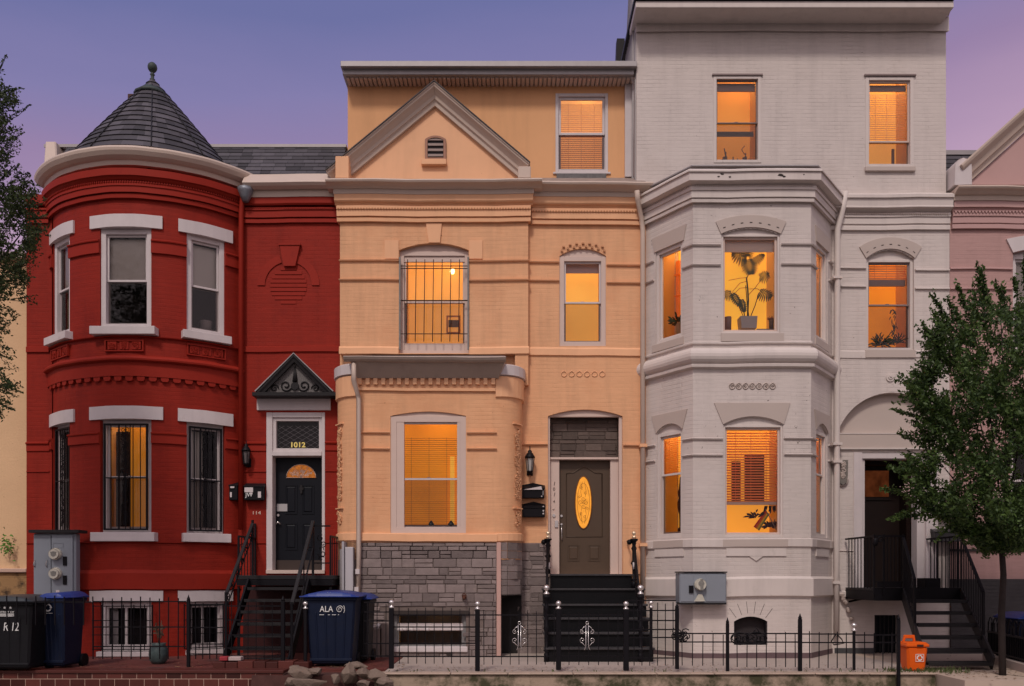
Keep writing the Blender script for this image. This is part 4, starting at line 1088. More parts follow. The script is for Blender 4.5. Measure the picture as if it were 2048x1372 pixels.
def cornerstones(zlo, zhi):
    n = 6; z = zhi
    while z > zlo:
        h = R.choice((.11,.135,.15)); z0 = max(zlo, z-h)
        k = 0
        while k < n:
            stp = R.choice((2,3)); k1 = min(n, k+stp); P, Q = rp[k], rp[k1]; tn = R.random()
            f = Frame(P[0], P[1], Q[0]-P[0], Q[1]-P[1]); L = hypot(Q[0]-P[0], Q[1]-P[1])
            w.fbox(f, .004, L-.004, z0+.004, z-.004, -.05, .012+R.uniform(0,.008), tn); k = k1
        z = z0
cornerstones(Z(1190,YB+.2), zs)
w.build('corner_stonework', M_stone, org)
w = MB(); w.poly([(x,y,Z(1192,YB+.1)) for x,y in rp]+[(bx1,0,Z(1192,YB+.1))]); w.hexa([(bx1-.02,YB+.03,Z(1192,YB)),(RW-.05,YB+.3,Z(1188,YB)),(RW-.05,-.02,Z(1188,YB)),(bx1-.02,-.02,Z(1205,YB)),(bx1-.02,YB+.03,Z(1188,YB)),(RW-.05,YB+.3,Z(1184,YB)),(RW-.05,-.02,Z(1184,YB)),(bx1-.02,-.02,Z(1184,YB))]); w.build('bay_underside', M_joint, org)
w = MB(); w.fbox(FB, X(993.2,YB), X(1002,YB), -.1, s0, -.06, .03); w.build('corner_strip', mat('dusty_pink_paint', (.55,.34,.29), .6, .08), org, .005)
w = MB(); w.box(X(1003), X(1043), -.03, -.002, -.1, Z(1190)); w.build('under_bay_door', mat('near_black_door', (.016,.013,.013), .6, .1), org)
# basement window of the bay
wo, a0, b0, a1, b1 = win(org, FB, (787, 1222, 932, 1300), cas=.05, sash=.03, m=mat('grey_basement_paint', (.22,.21,.21), .7, .3, 10), rec=.09, room=M_room_dark, name='basement_window', depth=.4)
w = MB(); w.fbox(FB, a0+.051, a1-.051, Z(1262,YB), Z(1247,YB), -.16, -.09); w.build('window_ledge', M_wood, wo, .01)
w = MB(); w.fbox(FB, a0-.06, a1+.06, Z(1228,YB), Z(1221,YB), -.02, .05); w.build('rotten_lintel', M_joint, wo)
w = MB(); w.fbox(FB, a0-.03, a1+.03, Z(1304,YB), Z(1293,YB), -.1, .05); w.build('sill', M_wood, wo, .01)
w = MB(); R2 = random.Random(8)
for k in range(10): w.lathe((a0+.08+R2.random()*.5, YB+.02+R2.random()*.05, Z(1262,YB)+.002), [(.03,0),(.04,.02),(.02,.05),(.001,.06)], 6)
w.build('broken_mortar', M_wood, wo)
w = MB(); w.fbox(FB, X(893,YB), X(905,YB), Z(1311,YB), Z(1300.5,YB)-.02, 0, .022); w.build('basement_vent', M_joint, org)
# downspouts of the apricot house
w = MB(); xx = X(711,YB-.12); w.tube([(xx,YG+.02,Z(726,YG)),(xx,YG+.02,Z(760,YG)),(xx+.03,YB-.10,Z(790,YB)),(xx+.05,YB-.09,Z(800,YB)),(xx+.05,YB-.09,Z(1100,YB)),(xx+.03,YB-.09,Z(1200,YB))], .042, 4)
w.build('downspout', M_cream, org)
w = MB(); w.tube([(X(1269),-.30,Z(396)),(X(1271),-.26,Z(412)),(X(1281),-.10,Z(440)),(X(1284),-.09,Z(462)),(X(1284),-.09,Z(1225))], .045, 8)
w.build('downspout', M_cream, org)
w = MB()
for y in (893, 1090): w.box(X(1277), X(1292), -.15, -.0, Z(y+3), Z(y-3))
w.build('pipe_strap', M_orgtrim, org)
# doorbells and number on the door casing
w = MB(); w.fbox(F0, X(1110), X(1117), Z(1054), Z(1040), -.139, -.115); w.build('doorbell', M_silver, dfo, .003)
w = MB(); w.disc(F0, X(1108.5), Z(1030), .028, -.139, -.12); w.build('intercom_button', M_silver, dfo)
M_num = mat('dark_brown_numeral', (.06,.025,.02), .5, .1)
for ch, y, sz in (('1', 966, .10), ('0', 977, .085), ('1', 988, .10), ('4', 1002, .07)):
    text_mesh(ch, sz, F0, X(1109), Z(y), -.137, M_num, 'house_number', dfo, .003, shear=.2 if ch == '1' else 0)
w = MB(); w.tube(spiral(F0, X(1108.5), Z(1017), -.136, .022, .6, pi, 1, 8), .005, 5); w.build('number_flourish', M_num, dfo)
# ================================================================== WHITE HOUSE
WX0, WX1 = X(1292.3), X(1899)
wht = thing('row_house', ((WX0+WX1)/2, 0, 0), 'tall white painted brick row house with a three-sided two-storey bay', 'house')
UX0, UX1 = X(1273), X(1892)
w = MB()
zc_ = Z(404)
BA = arch(X(1675), X(1896.5), Z(868), Z(867), X(1000)-X(918), 22)
w.wall(F0, [(WX0,-.4),(WX1,-.4),(WX1,zc_),(WX0,zc_)], [hole(F0, (1707, 905, 1875, 1183)), hole(F0, (1733, 517, 1828, 700), 19), hole(F0, (1749, 1230, 1800, 1318)), BA], rev=.25)
w.wall(F0, [(UX0,zc_),(UX1,zc_),(UX1,Z(60)),(UX0,Z(60))], [hole(F0, (1427, 152, 1522, 326)), hole(F0, (1731, 154, 1827, 335))], rev=.15)
body(w, UX0, UX1, 0, 9, Z(45), Z(420)); body(w, WX0, WX1, 0, 9, zc_)
w.build('wall', M_wht, wht)
# standing-seam side of the top storey, its back edge leaning in
w = MB(); zt_, zb_ = Z(-12), Z(420)
def syz(px_, py_):       # where the ray through a photo pixel meets the side plane
    D = UX0 * FPX / (px_-1024); return D-DIST, EYE + (HOR-py_)/FPX*D
y1, z1 = syz(1240, 124); y2, z2 = syz(1262, 0)
w.hexa([(UX0-.02,.06,zb_),(UX0-.02,y1+.5,zb_),(UX0+.2,y1+.5,zb_),(UX0+.2,.06,zb_),(UX0-.02,.06,z2),(UX0-.02,y2,z2),(UX0+.2,y2,z2),(UX0+.2,.06,z2)])
for k in range(9):
    t = (k+.6)/9.5; w.bar((UX0-.035, .1+(y1+.45)*t, zb_), (UX0-.035, .1+(y2-.05)*t, z2), .035, .03)
w.build('metal_siding', M_gflash, wht)
w = MB(); w.hexa([(UX0-.08,y1+.1,z1-.4),(UX0-.08,y1+.35,z1-.4),(UX0+.1,y1+.35,z1-.4),(UX0+.1,y1+.1,z1-.4),(UX0-.06,y1+.02,z1+.5),(UX0-.06,y1+.2,z1+.5),(UX0+.1,y1+.2,z1+.5),(UX0+.1,y1+.02,z1+.5)]); w.build('dark_vent_stack', M_iron, wht)
# roof edge: dark top, fascia, slatted soffit, frieze
w = MB(); w.box(X(1269,-.5), X(1909,-.5), -.50, 9, Z(-1,-.5), Z(-10,-.5)); w.build('roof_edge', M_iron, wht)
w = MB(); w.box(X(1271,-.44), X(1906,-.44), -.47, .3, Z(15,-.47), Z(-.5,-.5)); w.build('fascia', M_whttrim, wht, .008)
w = MB(); n = 62; sx0, sx1 = X(1275,-.4), X(1904,-.44)
zs0, zs1 = Z(15,-.47)+.008, Z(34)
for k in range(n):
    a = sx0+(sx1-sx0)*k/n; bq = sx0+(sx1-sx0)*(k+1)/n-.012; A = UX0-.02+(UX1-UX0+.06)*k/n; B = UX0-.02+(UX1-UX0+.06)*(k+1)/n-.012
    w.hexa([(a,-.44,zs0-.01),(bq,-.44,zs0-.01),(B,-.04,zs1-.01),(A,-.04,zs1-.01),(a,-.44,zs0+.01),(bq,-.44,zs0+.01),(B,-.04,zs1+.01),(A,-.04,zs1+.01)])
w.build('slatted_soffit', M_greige, wht)
w = MB(); w.poly([(sx0,-.44,zs0+.02),(sx1,-.44,zs0+.02),(UX1+.04,-.03,zs1+.02),(UX0-.03,-.03,zs1+.02)]); w.build('soffit_backing', M_joint, wht)
w = MB(); w.sweep([(X(1271.5),0),(X(1896),0)], prof(0, [(33,.035),(60,.035),(60.5,.045),(62,.045),(63,.0)], -.03)); w.build('frieze', M_whttrim, wht)
# upper windows
M_deepr = emat('dim_amber_room', (.72,.24,.05), 1.0, .15)
wo, *_ = win(wht, F0, (1427, 152, 1522, 326), cas=.055, sash=.022, m=M_whttrim, msash=M_bronze, rec=.02, split=243, room=M_deepr, depth=.5, dark_top=176)
w = MB(); w.box(X(1424), X(1525), -.03, .0-.001, Z(152), Z(149)); w.build('window_hood', M_bronze, wo)
w = MB(); w.box(X(1436), X(1510), .09, .10, Z(268), Z(258)); w.build('wall_shelf', M_bronze, wo)
# small shelf figures
w = MB(); R = random.Random(3)
for x, r, h_ in ((1452,.05,.13),(1456,.03,.22),(1471,.025,.13),(1480,.025,.10),(1492,.05,.12),(1496,.03,.2),(1503,.02,.1)):
    w.lathe((X(x), .16, Z(319)+.0), [(r,0),(r*.8,h_*.3),(r*1.0,h_*.5),(r*.3,h_*.75),(r*.5,h_*.9),(.002,h_)], 8)
w.tube([(X(1456),.16,Z(305)),(X(1453),.16,Z(288))], .01, 5); w.tube([(X(1494),.16,Z(300)),(X(1488),.16,Z(290)),(X(1494),.16,Z(283))], .008, 5)
figs = w.build('figurine_row', M_bronze, None); tag(figs, 'row of small dark figurines on the sill of the top left white house window', 'figurines')
wo, *_ = win(wht, F0, (1731, 154, 1827, 335), cas=.06, sash=.03, m=M_whttrim, msash=M_greige, rec=.02, split=281, room=E_peach if False else emat('lamplit_honey_room', (.98,.42,.10), 1.0, .08), depth=.55,
    slats=(180, 277, 26, M_slat, .8), dark_top=176, sill=(1729, 335, 1829, 344, .05), smat=M_tan)
w = MB(); w.box(X(1728), X(1831), -.035, -.001, Z(153), Z(150)); w.build('window_hood', M_bronze, wo)
w = MB(); w.box(X(1799), X(1804), .3, .33, Z(324), Z(281)); w.build('inner_door_edge', M_bronze, wo)
# flat cornice, right of the bay
def wav(x0, x1, Y, pts, nm, m=M_whttrim, back=-.05):
    w = MB(); w.sweep([(X(x0,Y),Y),(X(x1,Y),Y)], prof(Y, pts, back)); return w.build(nm, m, wht)
wav(1660, 1898, 0, [(386,.10),(388,.19),(394,.19),(396,.16),(411,.15),(412,.16),(414,.16),(417,.12),(424,.06)], 'cornice')
wav(1660, 1898, 0, [(424.5,.05),(426,.07),(433,.07),(434,.05),(447,.05),(448,.03),(451,.03),(452,.045),(459,.045),(461,.0)], 'cornice_band')
w = MB(); R = random.Random(9)
for k in range(48):
    a = X(1682)+k*.0395; w.box(a, a+.024, -.085-R.uniform(0,.006), -.06, Z(432+k*.02), Z(429.5+k*.02))
w.build('bead_moulding', M_tan, wht)
# right second-floor window with arched tan lintel
def archband(fr, a0, a1, b1, rise, th, flare, c0, c1, mb, n=14):
    inner = arc_pts(a0, a1, b1, rise, n)        # right to left
    cx = (a0+a1)/2
    outer = []
    for k, (a, b) in enumerate(inner):
        t = (a-cx)/((a1-a0)/2); outer.append((a + flare*t, b + th))
    mb.prism(fr, inner + outer[::-1], c0, c1)
def teeth(fr, a0, a1, b1, rise, n, mb, c1, off=.03):
    w_ = (a1-a0)/2; R_ = (w_*w_+rise*rise)/(2*rise); cz = b1+rise-R_; cx = (a0+a1)/2; th = math.asin(w_/R_)
    for k in range(n):
        t = -th*.85 + 1.7*th*k/(n-1); a, b = cx+(R_+off)*sin(t), cz+(R_+off)*cos(t); f = .022
        mb.prism(fr, [(a-f*cos(t)+.010*sin(t)*0, b+f*sin(t)-.008),(a+f*cos(t), b-f*sin(t)-.008),(a+f*cos(t), b-f*sin(t)+.008),(a-f*cos(t), b+f*sin(t)+.008)], c1-.01, c1)
def wlintel(parent, fr, a0, a1, b1, rise, th, flare, tn=7):
    w = MB(); archband(fr, a0-.01, a1+.01, b1, rise, th, flare, -.02, .022, w); lo = w.build('arched_lintel', M_tan, parent)
    w = MB(); teeth(fr, a0, a1, b1, rise, tn, w, .0245, .075); w.build('brick_notches', M_joint, lo)
    w = MB(); teeth(fr, a0, a1, b1, rise, tn*2-1, w, .0, -.012); w.build('brick_teeth', M_whttrim, lo)
wo, a0, b0, a1, b1 = win(wht, F0, (1733, 517, 1828, 700), 19, cas=.05, sash=.03, m=M_whttrim, msash=M_bronze, rec=.07, split=607, room=emat('deep_amber_room', (.86,.235,.008), 1.0, .22, 2.5), depth=.55,
    slats=(524, 552, 6, mat('rust_orange_slat', (.75,.28,.10), .7, .1), .9), sill=(1730, 700, 1830, 716, .03), smat=M_tan)
w = MB(); w.fbox(F0, a0+.08, a1-.08, Z(566), Z(554), -.20, -.16); w.build('blind_rail', M_bronze, wo)
wlintel(wht, F0, a0, a1, b1, 19*.00894, .20, .12)
# string courses right of the bay
for x0, x1, ys in ((1669,1731.5,(534.5,571.5)),(1829.5,1898,(540,577))):
    for y in ys: wav(x0, x1, 0, [(y-2,.01),(y-1.5,.035),(y+1,.035),(y+2.5,.0)], 'string_course', M_whttrim, -.02)
wav(1669, 1898, 0, [(700.5,.0),(702,.018),(715,.018),(717,.0)], 'belt_course', M_whttrim, -.02)
# rosette, blind arch over the door, carved bracket
w = MB(); w.disc(F0, X(1780), Z(755), .075, 0, .02); w.disc(F0, X(1780), Z(754), .045, .02, .035); w.disc(F0, X(1780), Z(753), .02, .035, .05, 8); w.build('rosette', M_whttrim, wht)
w = MB(); aw = X(1898)-X(1673.5); ar = arc_pts(X(1673.5), X(1898), Z(868), X(1000)-X(918), 22)
w.prism(F0, [(a, b) for a, b in BA], -.26, -.13); w.box(X(1673.5), X(1898), -.012, -.001, Z(897), Z(868.4)); w.build('arch_infill', M_tan, wht)
w = MB(); w.box(X(1675.2), X(1896.3), -.02, .129, Z(868.3), Z(866.5)); w.box(X(1674), X(1897), -.04, -.0125, Z(899), Z(896)); w.build('arch_ledge', M_whttrim, wht)
w = MB(); f = F0
w.prism(f, [(X(1673.5),Z(922)),(X(1673.5),Z(955)),(X(1678),Z(966)),(X(1684),Z(969)),(X(1690),Z(965)),(X(1692.5),Z(955)),(X(1692.5),Z(922))], 0, .06)
bo = w.build('carved_bracket', M_moss if False else mat('lichen_grey_stone', (.20,.18,.16), .9, .3, 14, bump=.9), wht, .01)
w = MB(); curls(w, f, X(1675), X(1691), Z(960), Z(925), .06, .05, .014, 12, 1.4); w.tube([f.p(X(1683.5)+.10*cos(t), Z(958)+.12*sin(t), .02) for t in [pi+pi*k/10 for k in range(11)]], .02, 6); w.build('bracket_carving', M_tan, bo)
# front door of the white house
w = MB()
w.fbox(F0, X(1707), X(1724), Z(1183), Z(905), -.20, .02); w.fbox(F0, X(1724), X(1732), Z(1183), Z(917), -.24, -.05)
w.fbox(F0, X(1851), X(1875), Z(1183), Z(905), -.20, .03); w.fbox(F0, X(1835), X(1851), Z(1183), Z(917), -.24, -.02); w.fbox(F0, X(1724), X(1851), Z(917), Z(905), -.24, -.01)
for x in (1857, 1863, 1869): w.fbox(F0, X(x)-.010, X(x)+.010, Z(1170), Z(930), .03, .04)
dfo = w.build('door_frame', M_wood, wht, .005)
w = MB(); DC2 = -.55
w.fbox(F0, X(1732), X(1835), Z(1183), Z(917), DC2-.05, DC2)
for p in ((1745,1182,1788,1010),(1796,1182,1838,1010)):
    pass
w.ring(F0, X(1740), X(1810), Z(995), Z(925), .05, DC2, DC2+.02)
dd_ = w.build('door', mat('dark_mahogany_door', (.010,.004,.003), .5, .2, 6), wht)
w = MB(); w.fbox(F0, X(1746), X(1806), Z(988), Z(934), DC2, DC2+.01); w.build('door_light', emat('dim_brown_glass', (.06,.015,.005), 1.0, .4, 8), dd_)
w = MB(); w.fbox(F0, X(1733), X(1741), Z(1183), Z(918), DC2+.02, -.26); w.fbox(F0, X(1826), X(1834), Z(1183), Z(918), DC2+.02, -.26); w.fbox(F0, X(1741), X(1826), Z(926), Z(918), DC2+.02, -.26); w.build('vestibule', mat('dark_vestibule_wood', (.012,.006,.005), .5, .2, 6, spec=.1), dfo)
w = MB(); w.fbox(F0, X(1732), X(1835), Z(1183), Z(1179), -.55, .0); w.build('threshold', M_iron, dfo)
# lower right wall
wav(1669, 1706.5, 0, [(1100,.0),(1101,.02),(1103,.0)], 'string_course', M_whttrim, -.02)
wav(1876, 1898, 0, [(1108,.0),(1109,.02),(1111,.0)], 'string_course', M_whttrim, -.02)
w = MB(); w.box(X(1669), X(1707), -.05, -.001, Z(1195), Z(1182)); w.build('ledge_stub', M_whttrim, wht, .015)
w = MB(); w.box(X(1873), X(1916), -.09, -.001, Z(1041), Z(1020)); 
for k in range(4): w.box(X(1875), X(1914), -.10, -.09, Z(1038-k*5), Z(1036-k*5))
w.build('wall_vent', mat('brown_grey_vent', (.16,.12,.11), .6, .1), wht)
w = MB(); w.box(X(1749), X(1800), .18, .22, Z(1318), Z(1230)); bdo = w.build('basement_door', M_blackdoor, wht)
w = MB()
for k in range(6): xx = X(1753+k*8.5); w.bar((xx,.03,Z(1316)), (xx,.03,Z(1216)), .014)
w.bar((X(1751),.03,Z(1216)), (X(1798),.03,Z(1216)), .02); w.bar((X(1751),.03,Z(1270)), (X(1798),.03,Z(1270)), .02); w.build('door_grille', M_iron, bdo)
for x0, x1 in ((1669, 1748), (1801, 1898)):
    w = MB(); w.box(X(x0), X(x1), -.025, -.001, -.1, Z(1296)); w.build('dark_plinth', mat('dark_grey_plinth_paint', (.06,.06,.062), .7, .15), wht)

# ---- the bay
YW = -.90
BP = [(2.396, 0.0), (3.045, YW), (5.03, YW), (5.722, 0.0)]
def ext(P, Q, d): L = hypot(Q[0]-P[0], Q[1]-P[1]); return (P[0]-(Q[0]-P[0])*d/L, P[1]-(Q[1]-P[1])*d/L)
BPX = [ext(BP[0], BP[1], .15), BP[1], BP[2], ext(BP[3], BP[2], .15)]
FL = Frame(*BP[0], BP[1][0]-BP[0][0], BP[1][1]-BP[0][1]); FR = Frame(*BP[2], BP[3][0]-BP[2][0], BP[3][1]-BP[2][1]); FW = Frame(0, YW)
LL, LR = hypot(BP[1][0]-BP[0][0], YW), hypot(BP[3][0]-BP[2][0], YW)
zt = Z(400, YW)
w = MB(); wR = (.22, .86)
# left-face openings measured in the photograph on that slanting face
def lrect(r): return FL.rect(r)
L_up, L_lo = lrect((1318, 492, 1367, 688)), lrect((1326, 864, 1371, 1074))
def hl(q, rise): return arch(q[0], q[2], q[1], q[3], rise, 10)
L_up = (.24, Z(684, -.45)+.02, .87, L_up[3]); L_lo = (.27, L_lo[1], .87, Z(864, -.45))
R_up = (LR-.86, L_up[1], LR-.24, L_up[3]); R_lo = (LR-.86, L_lo[1], LR-.26, L_lo[3])
w.wall(FL, [(0,-.3),(LL,-.3),(LL,zt),(0,zt)], [hl(L_up, 0), hl(L_lo, .13)], rev=.2)
w.wall(FR, [(0,-.3),(LR,-.3),(LR,zt),(0,zt)], [hl(R_up, 0), hl(R_lo, .13)], rev=.2)
w.wall(FW, [(BP[1][0],-.3),(BP[2][0],-.3),(BP[2][0],zt),(BP[1][0],zt)], [hole(FW, (1443, 468, 1560, 666), 13), hole(FW, (1447, 850, 1566, 1073), 16), hole(FW, (1468, 1243, 1535, 1290), 10)], rev=.2)
w.build('bay_wall', M_wht, wht)
def wb(nm, pts, m=M_whttrim, smooth=False, back=-.05):
    w = MB(); w.sweep(BPX, prof(YW, pts, back), smooth); return w.build(nm, m, wht)
wb('bay_cornice', [(337,.20),(339,.225),(342,.225),(343,.20),(359.5,.20),(360.5,.19),(364,.15),(369,.095),(371,.085)])
wb('bay_cornice_band', [(371.5,.10),(379,.10),(380,.08),(394,.08),(395,.05),(397,.05),(398,.065),(403.5,.06),(405.5,.0)])
w = MB(); w.poly([(p[0]*1.0, p[1], Z(338,YW)) for p in BPX]); w.hexa([(2.2,0,Z(338,YW)-.02),(3.0,YW-.15,Z(338,YW)-.02),(5.1,YW-.15,Z(338,YW)-.02),(5.9,0,Z(338,YW)-.02),(2.2,0,Z(338,YW)+.0),(3.0,YW-.15,Z(338,YW)),(5.1,YW-.15,Z(338,YW)),(5.9,0,Z(338,YW))]); w.build('bay_roof', M_gflash, wht)
w = MB(); R = random.Random(5)
for fr, L in ((FL, LL), (FW, 0), (FR, LR)):
    a0_, a1_ = (0, L) if L else (BP[1][0], BP[2][0]); n = int((a1_-a0_)/.038)
    for k in range(n):
        a = a0_+(k+.5)*(a1_-a0_)/n; w.fbox(fr, a-.013, a+.011, Z(378,YW), Z(375.5,YW), .09, .108+R.uniform(0,.006))
w.build('bead_moulding', M_tan, wht)
w = MB(); R = random.Random(15)
for x, y, r in ((1444,348,.03),(1437,353,.022),(1460,354,.025),(1561,350,.045),(1568,353,.03),(1608,349,.015)):
    w.prism(FW, [(X(x,YW-.2)+r*R.uniform(.6,1.2)*cos(t), Z(y,YW-.2)+r*.6*R.uniform(.6,1.2)*sin(t)) for t in [2*pi*k/9 for k in range(9)]], .201, .2035)
w.build('peeled_paint_patch', M_joint, wht)
wb('sill_course', [(683,.02),(684,.035),(687,.03),(689,.0)])
z0_, z1_ = Z(693,YW-.1), Z(726,YW-.1); rr = (z0_-z1_)/2
w = MB(); w.sweep(BPX, [(-.05, z0_)]+[(.02+rr*.86*sin(pi*k/9)+.0, (z0_+z1_)/2+rr*cos(pi*k/9)) for k in range(10)]+[(-.05, z1_)], False); w.build('torus_moulding', M_whttrim, wht)
wb('belt_course', [(726.5,.06),(728,.075),(733,.07),(735,.045),(738,.0)])
wb('sill_band', [(1077,.005),(1078,.03),(1093,.03),(1095,.005)])
wb('water_table', [(1153,.0),(1158,.05),(1192,.05),(1195,.005)])
w = MB(); w.sweep(BPX, prof(YW, [(1306,.01),(1318,.012)], -.03)); w.build('foot_stripe', mat('dark_mauve_plinth_paint', (.13,.085,.09), .7, .1), wht)
# string courses on the bay faces, stopping at the windows
def bstr(y, h=.028, out=.04):
    zz = Z(y, YW)
    def piece(fr, a0, a1):
        if a1-a0 < .04: return
        w = MB(); P, Q = fr.p(a0,0), fr.p(a1,0); w.sweep([P[:2],Q[:2]], [(-.02,zz+h*.4),(out*.6,zz+h*.5),(out,zz+h*.2),(out*.7,zz-h*.5),(-.02,zz-h*.5)]); w.build('string_course', M_whttrim, wht)
    up = y < 700
    l, r = (L_up, R_up) if up else (L_lo, R_lo); c = (1441, 1562) if up else (1445, 1568)
    piece(FL, .02, l[0]-.03); piece(FL, l[2]+.01, LL+.02); piece(FW, BP[1][0]-.02, X(c[0],YW)); piece(FW, X(c[1],YW), BP[2][0]+.02); piece(FR, -.02, r[0]-.01); piece(FR, r[2]+.03, LR-.02)
for y in (489.5, 529.5, 877, 909.5): bstr(y)
# bay front windows
E_mon = emat('vivid_lamplit_wall', (1.0,.43,.05), 1.0, .14)
wo, a0, b0, a1, b1 = win(wht, FW, (1443, 468, 1560, 666), 13, cas=.035, sash=.035, m=M_whttrim, msash=M_greige, rec=.05, room=E_mon, depth=.60, shades=[(474, 496, M_greige, .09)])
wlintel(wht, FW, a0, a1, b1, 13/118.9, .20, .09)
s = MB(); s.fbox(FW, X(1442,YW), X(1567,YW), Z(683,YW), Z(667,YW), -.05, .022); s.build('sill', M_tan, wo)
wo, a0, b0, a1, b1 = win(wht, FW, (1447, 850, 1566, 1073), 16, cas=.035, sash=.035, m=M_whttrim, msash=M_greige, rec=.05, split=None, room=E_bright, depth=.60, slats=(861, 1000, 26, M_slat2, .62, .50), dark_top=859)
w = MB(); w.fbox(FW, X(1478,YW), X(1496,YW), Z(1000,YW), Z(915,YW), -.50, -.46); w.fbox(FW, X(1505,YW), X(1545,YW), Z(1000,YW), Z(900,YW), -.50, -.46); w.build('added_dark_block', mat('added_block_brown', (.06,.02,.01), .6, .2), wo)  # dark blocks added behind the blind to darken its gaps
s = MB(); s.fbox(FW, a0+.045, a1-.045, Z(1008,YW), Z(1002.5,YW), -.20, -.14); s.build('meeting_rail', M_greige, wo)
w = MB(); q = [(X(1428,YW),Z(806,YW)),(X(1445,YW),Z(849,YW))]; ap = arc_pts(a0-.01, a1+.01, b1+.01, 16/118.9, 12)
w.prism(FW, [(X(1580,YW),Z(806,YW)), (X(1428,YW),Z(806,YW)), *ap[::-1]], -.02, .02); w.build('flared_lintel', M_tan, wht)
s = MB(); s.fbox(FW, X(1445,YW), X(1575,YW), Z(1093,YW), Z(1079,YW), -.02, .033); s.build('sill', M_tan, wo)
w = MB(); w.fbox(FW, X(1452,YW), X(1572,YW), Z(1112,YW), Z(1096.5,YW), 0, .022); w.prism(FW, [(X(1498,YW),Z(1112.5,YW)),(X(1512,YW),Z(1122,YW)),(X(1525,YW),Z(1112.5,YW))], 0, .022); w.build('drip_panel', M_whttrim, wht)
w = MB(); zp = Z(772,YW)
for k in range(7):
    a = X(1464+k*13.5,YW); w.tube([FW.p(a+.045*cos(t), zp+.05*sin(t), .004) for t in [2*pi*q/10 for q in range(11)]], .013, 5, False); w.tube(spiral(FW, a, zp, .006, .025, 1, k, 1, 7), .010, 4)
w.build('terracotta_band', M_tan, wht)
# basement arch
ba = FW.rect((1468, 1243, 1535, 1290)); w = MB()
w.prism(FW, arch(ba[0], ba[2], ba[1], ba[3], .085, 10), -.2, -.16); bwo = w.build('basement_window', M_room_dark, wht)
w = MB()
oo = arch(ba[0]+.002, ba[2]-.002, ba[1]+.002, ba[3], .083, 12); ii = arch(ba[0]+.03, ba[2]-.03, ba[1]+.03, ba[3]-.01, .065, 12)
i = w.add([FW.p(a,b,-.03) for a,b in oo]); j = w.add([FW.p(a,b,-.03) for a,b in ii]); k2 = w.add([FW.p(a,b,-.08) for a,b in ii])
for k in range(len(oo)):
    q = (k+1)%len(oo); w.face((i+k,i+q,j+q,j+k)); w.face((j+k,j+q,k2+q,k2+k))
w.build('window_frame', M_black, bwo)
w = MB()
for k in range(6):
    t = -.62 + k*.25; a = (ba[0]+ba[2])/2; w.bar(FW.p(a+sin(t)*.62, ba[3]-.28+cos(t)*.62-.0, .0), FW.p(a+sin(t)*.42*1.0, ba[3]-.28+cos(t)*.42+.0, .0), .006)
w.build('voussoir_joint', M_joint, wht)
# side windows of the bay
for fr, up_, lo_, sgn in ((FL, L_up, L_lo, -1), (FR, R_up, R_lo, 1)):
    class GF(Frame): pass
    def mk(fr, q):
        ff = Frame(*fr.o, *fr.u); ff.rect = lambda r, c=0.0: q; ff.at = lambda px_, py_, c=0.0: (px_, q[1]+(q[3]-q[1])*(1-py_)); return ff
    f1 = mk(fr, up_)
    wo, a0, b0, a1, b1 = win(wht, f1, (0,0,1,1), cas=.06, sash=.035, m=M_whttrim, rec=.05, room=E_yellow if sgn < 0 else E_peach, depth=.42)
    s = MB()
    for zz in (.30, .55, .78):
        s.fbox(fr, a0+.1, a1-.1, b0+(b1-b0)*zz, b0+(b1-b0)*zz+.015, -.42, -.36)
    s.fbox(fr, a0+.1, a0+.18, b0+.1, b1-.1, -.44, -.40); s.build('bookshelf', M_slat2 if sgn < 0 else M_greige, wo)
    s = MB(); s.prism(fr, [(a0-.02,b1+.005),(a1+.04,b1+.005),(a1+.10,b1+.26),(a0-.08,b1+.26)], -.02, .02); s.build('flared_lintel', M_tan, wht)
    s = MB(); s.fbox(fr, a0-.08, a1+.04, b0-.13, b0-.005, -.04, .02); s.build('sill', M_tan, wo)
    f1 = mk(fr, lo_)
    wo, a0, b0, a1, b1 = win(wht, f1, (0,0,1,1), .13/(lo_[3]-lo_[1]), cas=.06, sash=.035, m=M_whttrim, rec=.05, room=E_yellow if sgn < 0 else E_peach, depth=.42, slats=(.05, .38, 18, M_slat2, .4), split=.40)
    ap = arc_pts(a0-.01, a1+.01, b1+.01, .13, 10)
    s = MB(); s.prism(fr, [(a1+.12,b1+.33),(a0-.12,b1+.33),*ap[::-1]], -.02, .02); s.build('flared_lintel', M_tan, wht)
    s = MB(); s.fbox(fr, a0-.06, a1+.04, Z(1093,YW), Z(1079,YW), -.02, .033); s.build('sill', M_tan, wo)
    s = MB(); s.fbox(fr, a0-.04, a1+.04, Z(1112,YW), Z(1096.5,YW), 0, .02); s.build('drip_panel', M_whttrim, wht)
# downspout between bay and wall
w = MB(); w.tube([(X(1684),-.17,Z(392)),(X(1679),-.12,Z(430)),(X(1671),-.10,Z(462)),(X(1669),-.10,Z(1080)),(X(1669),-.10,Z(1270))], .052, 8); w.build('downspout', M_whttrim, wht)
w = MB()
for y in (560, 890, 925, 1165): w.box(X(1660), X(1678), -.165, -.0, Z(y+2.5), Z(y-2.5))
w.build('pipe_strap', M_whttrim, wht)

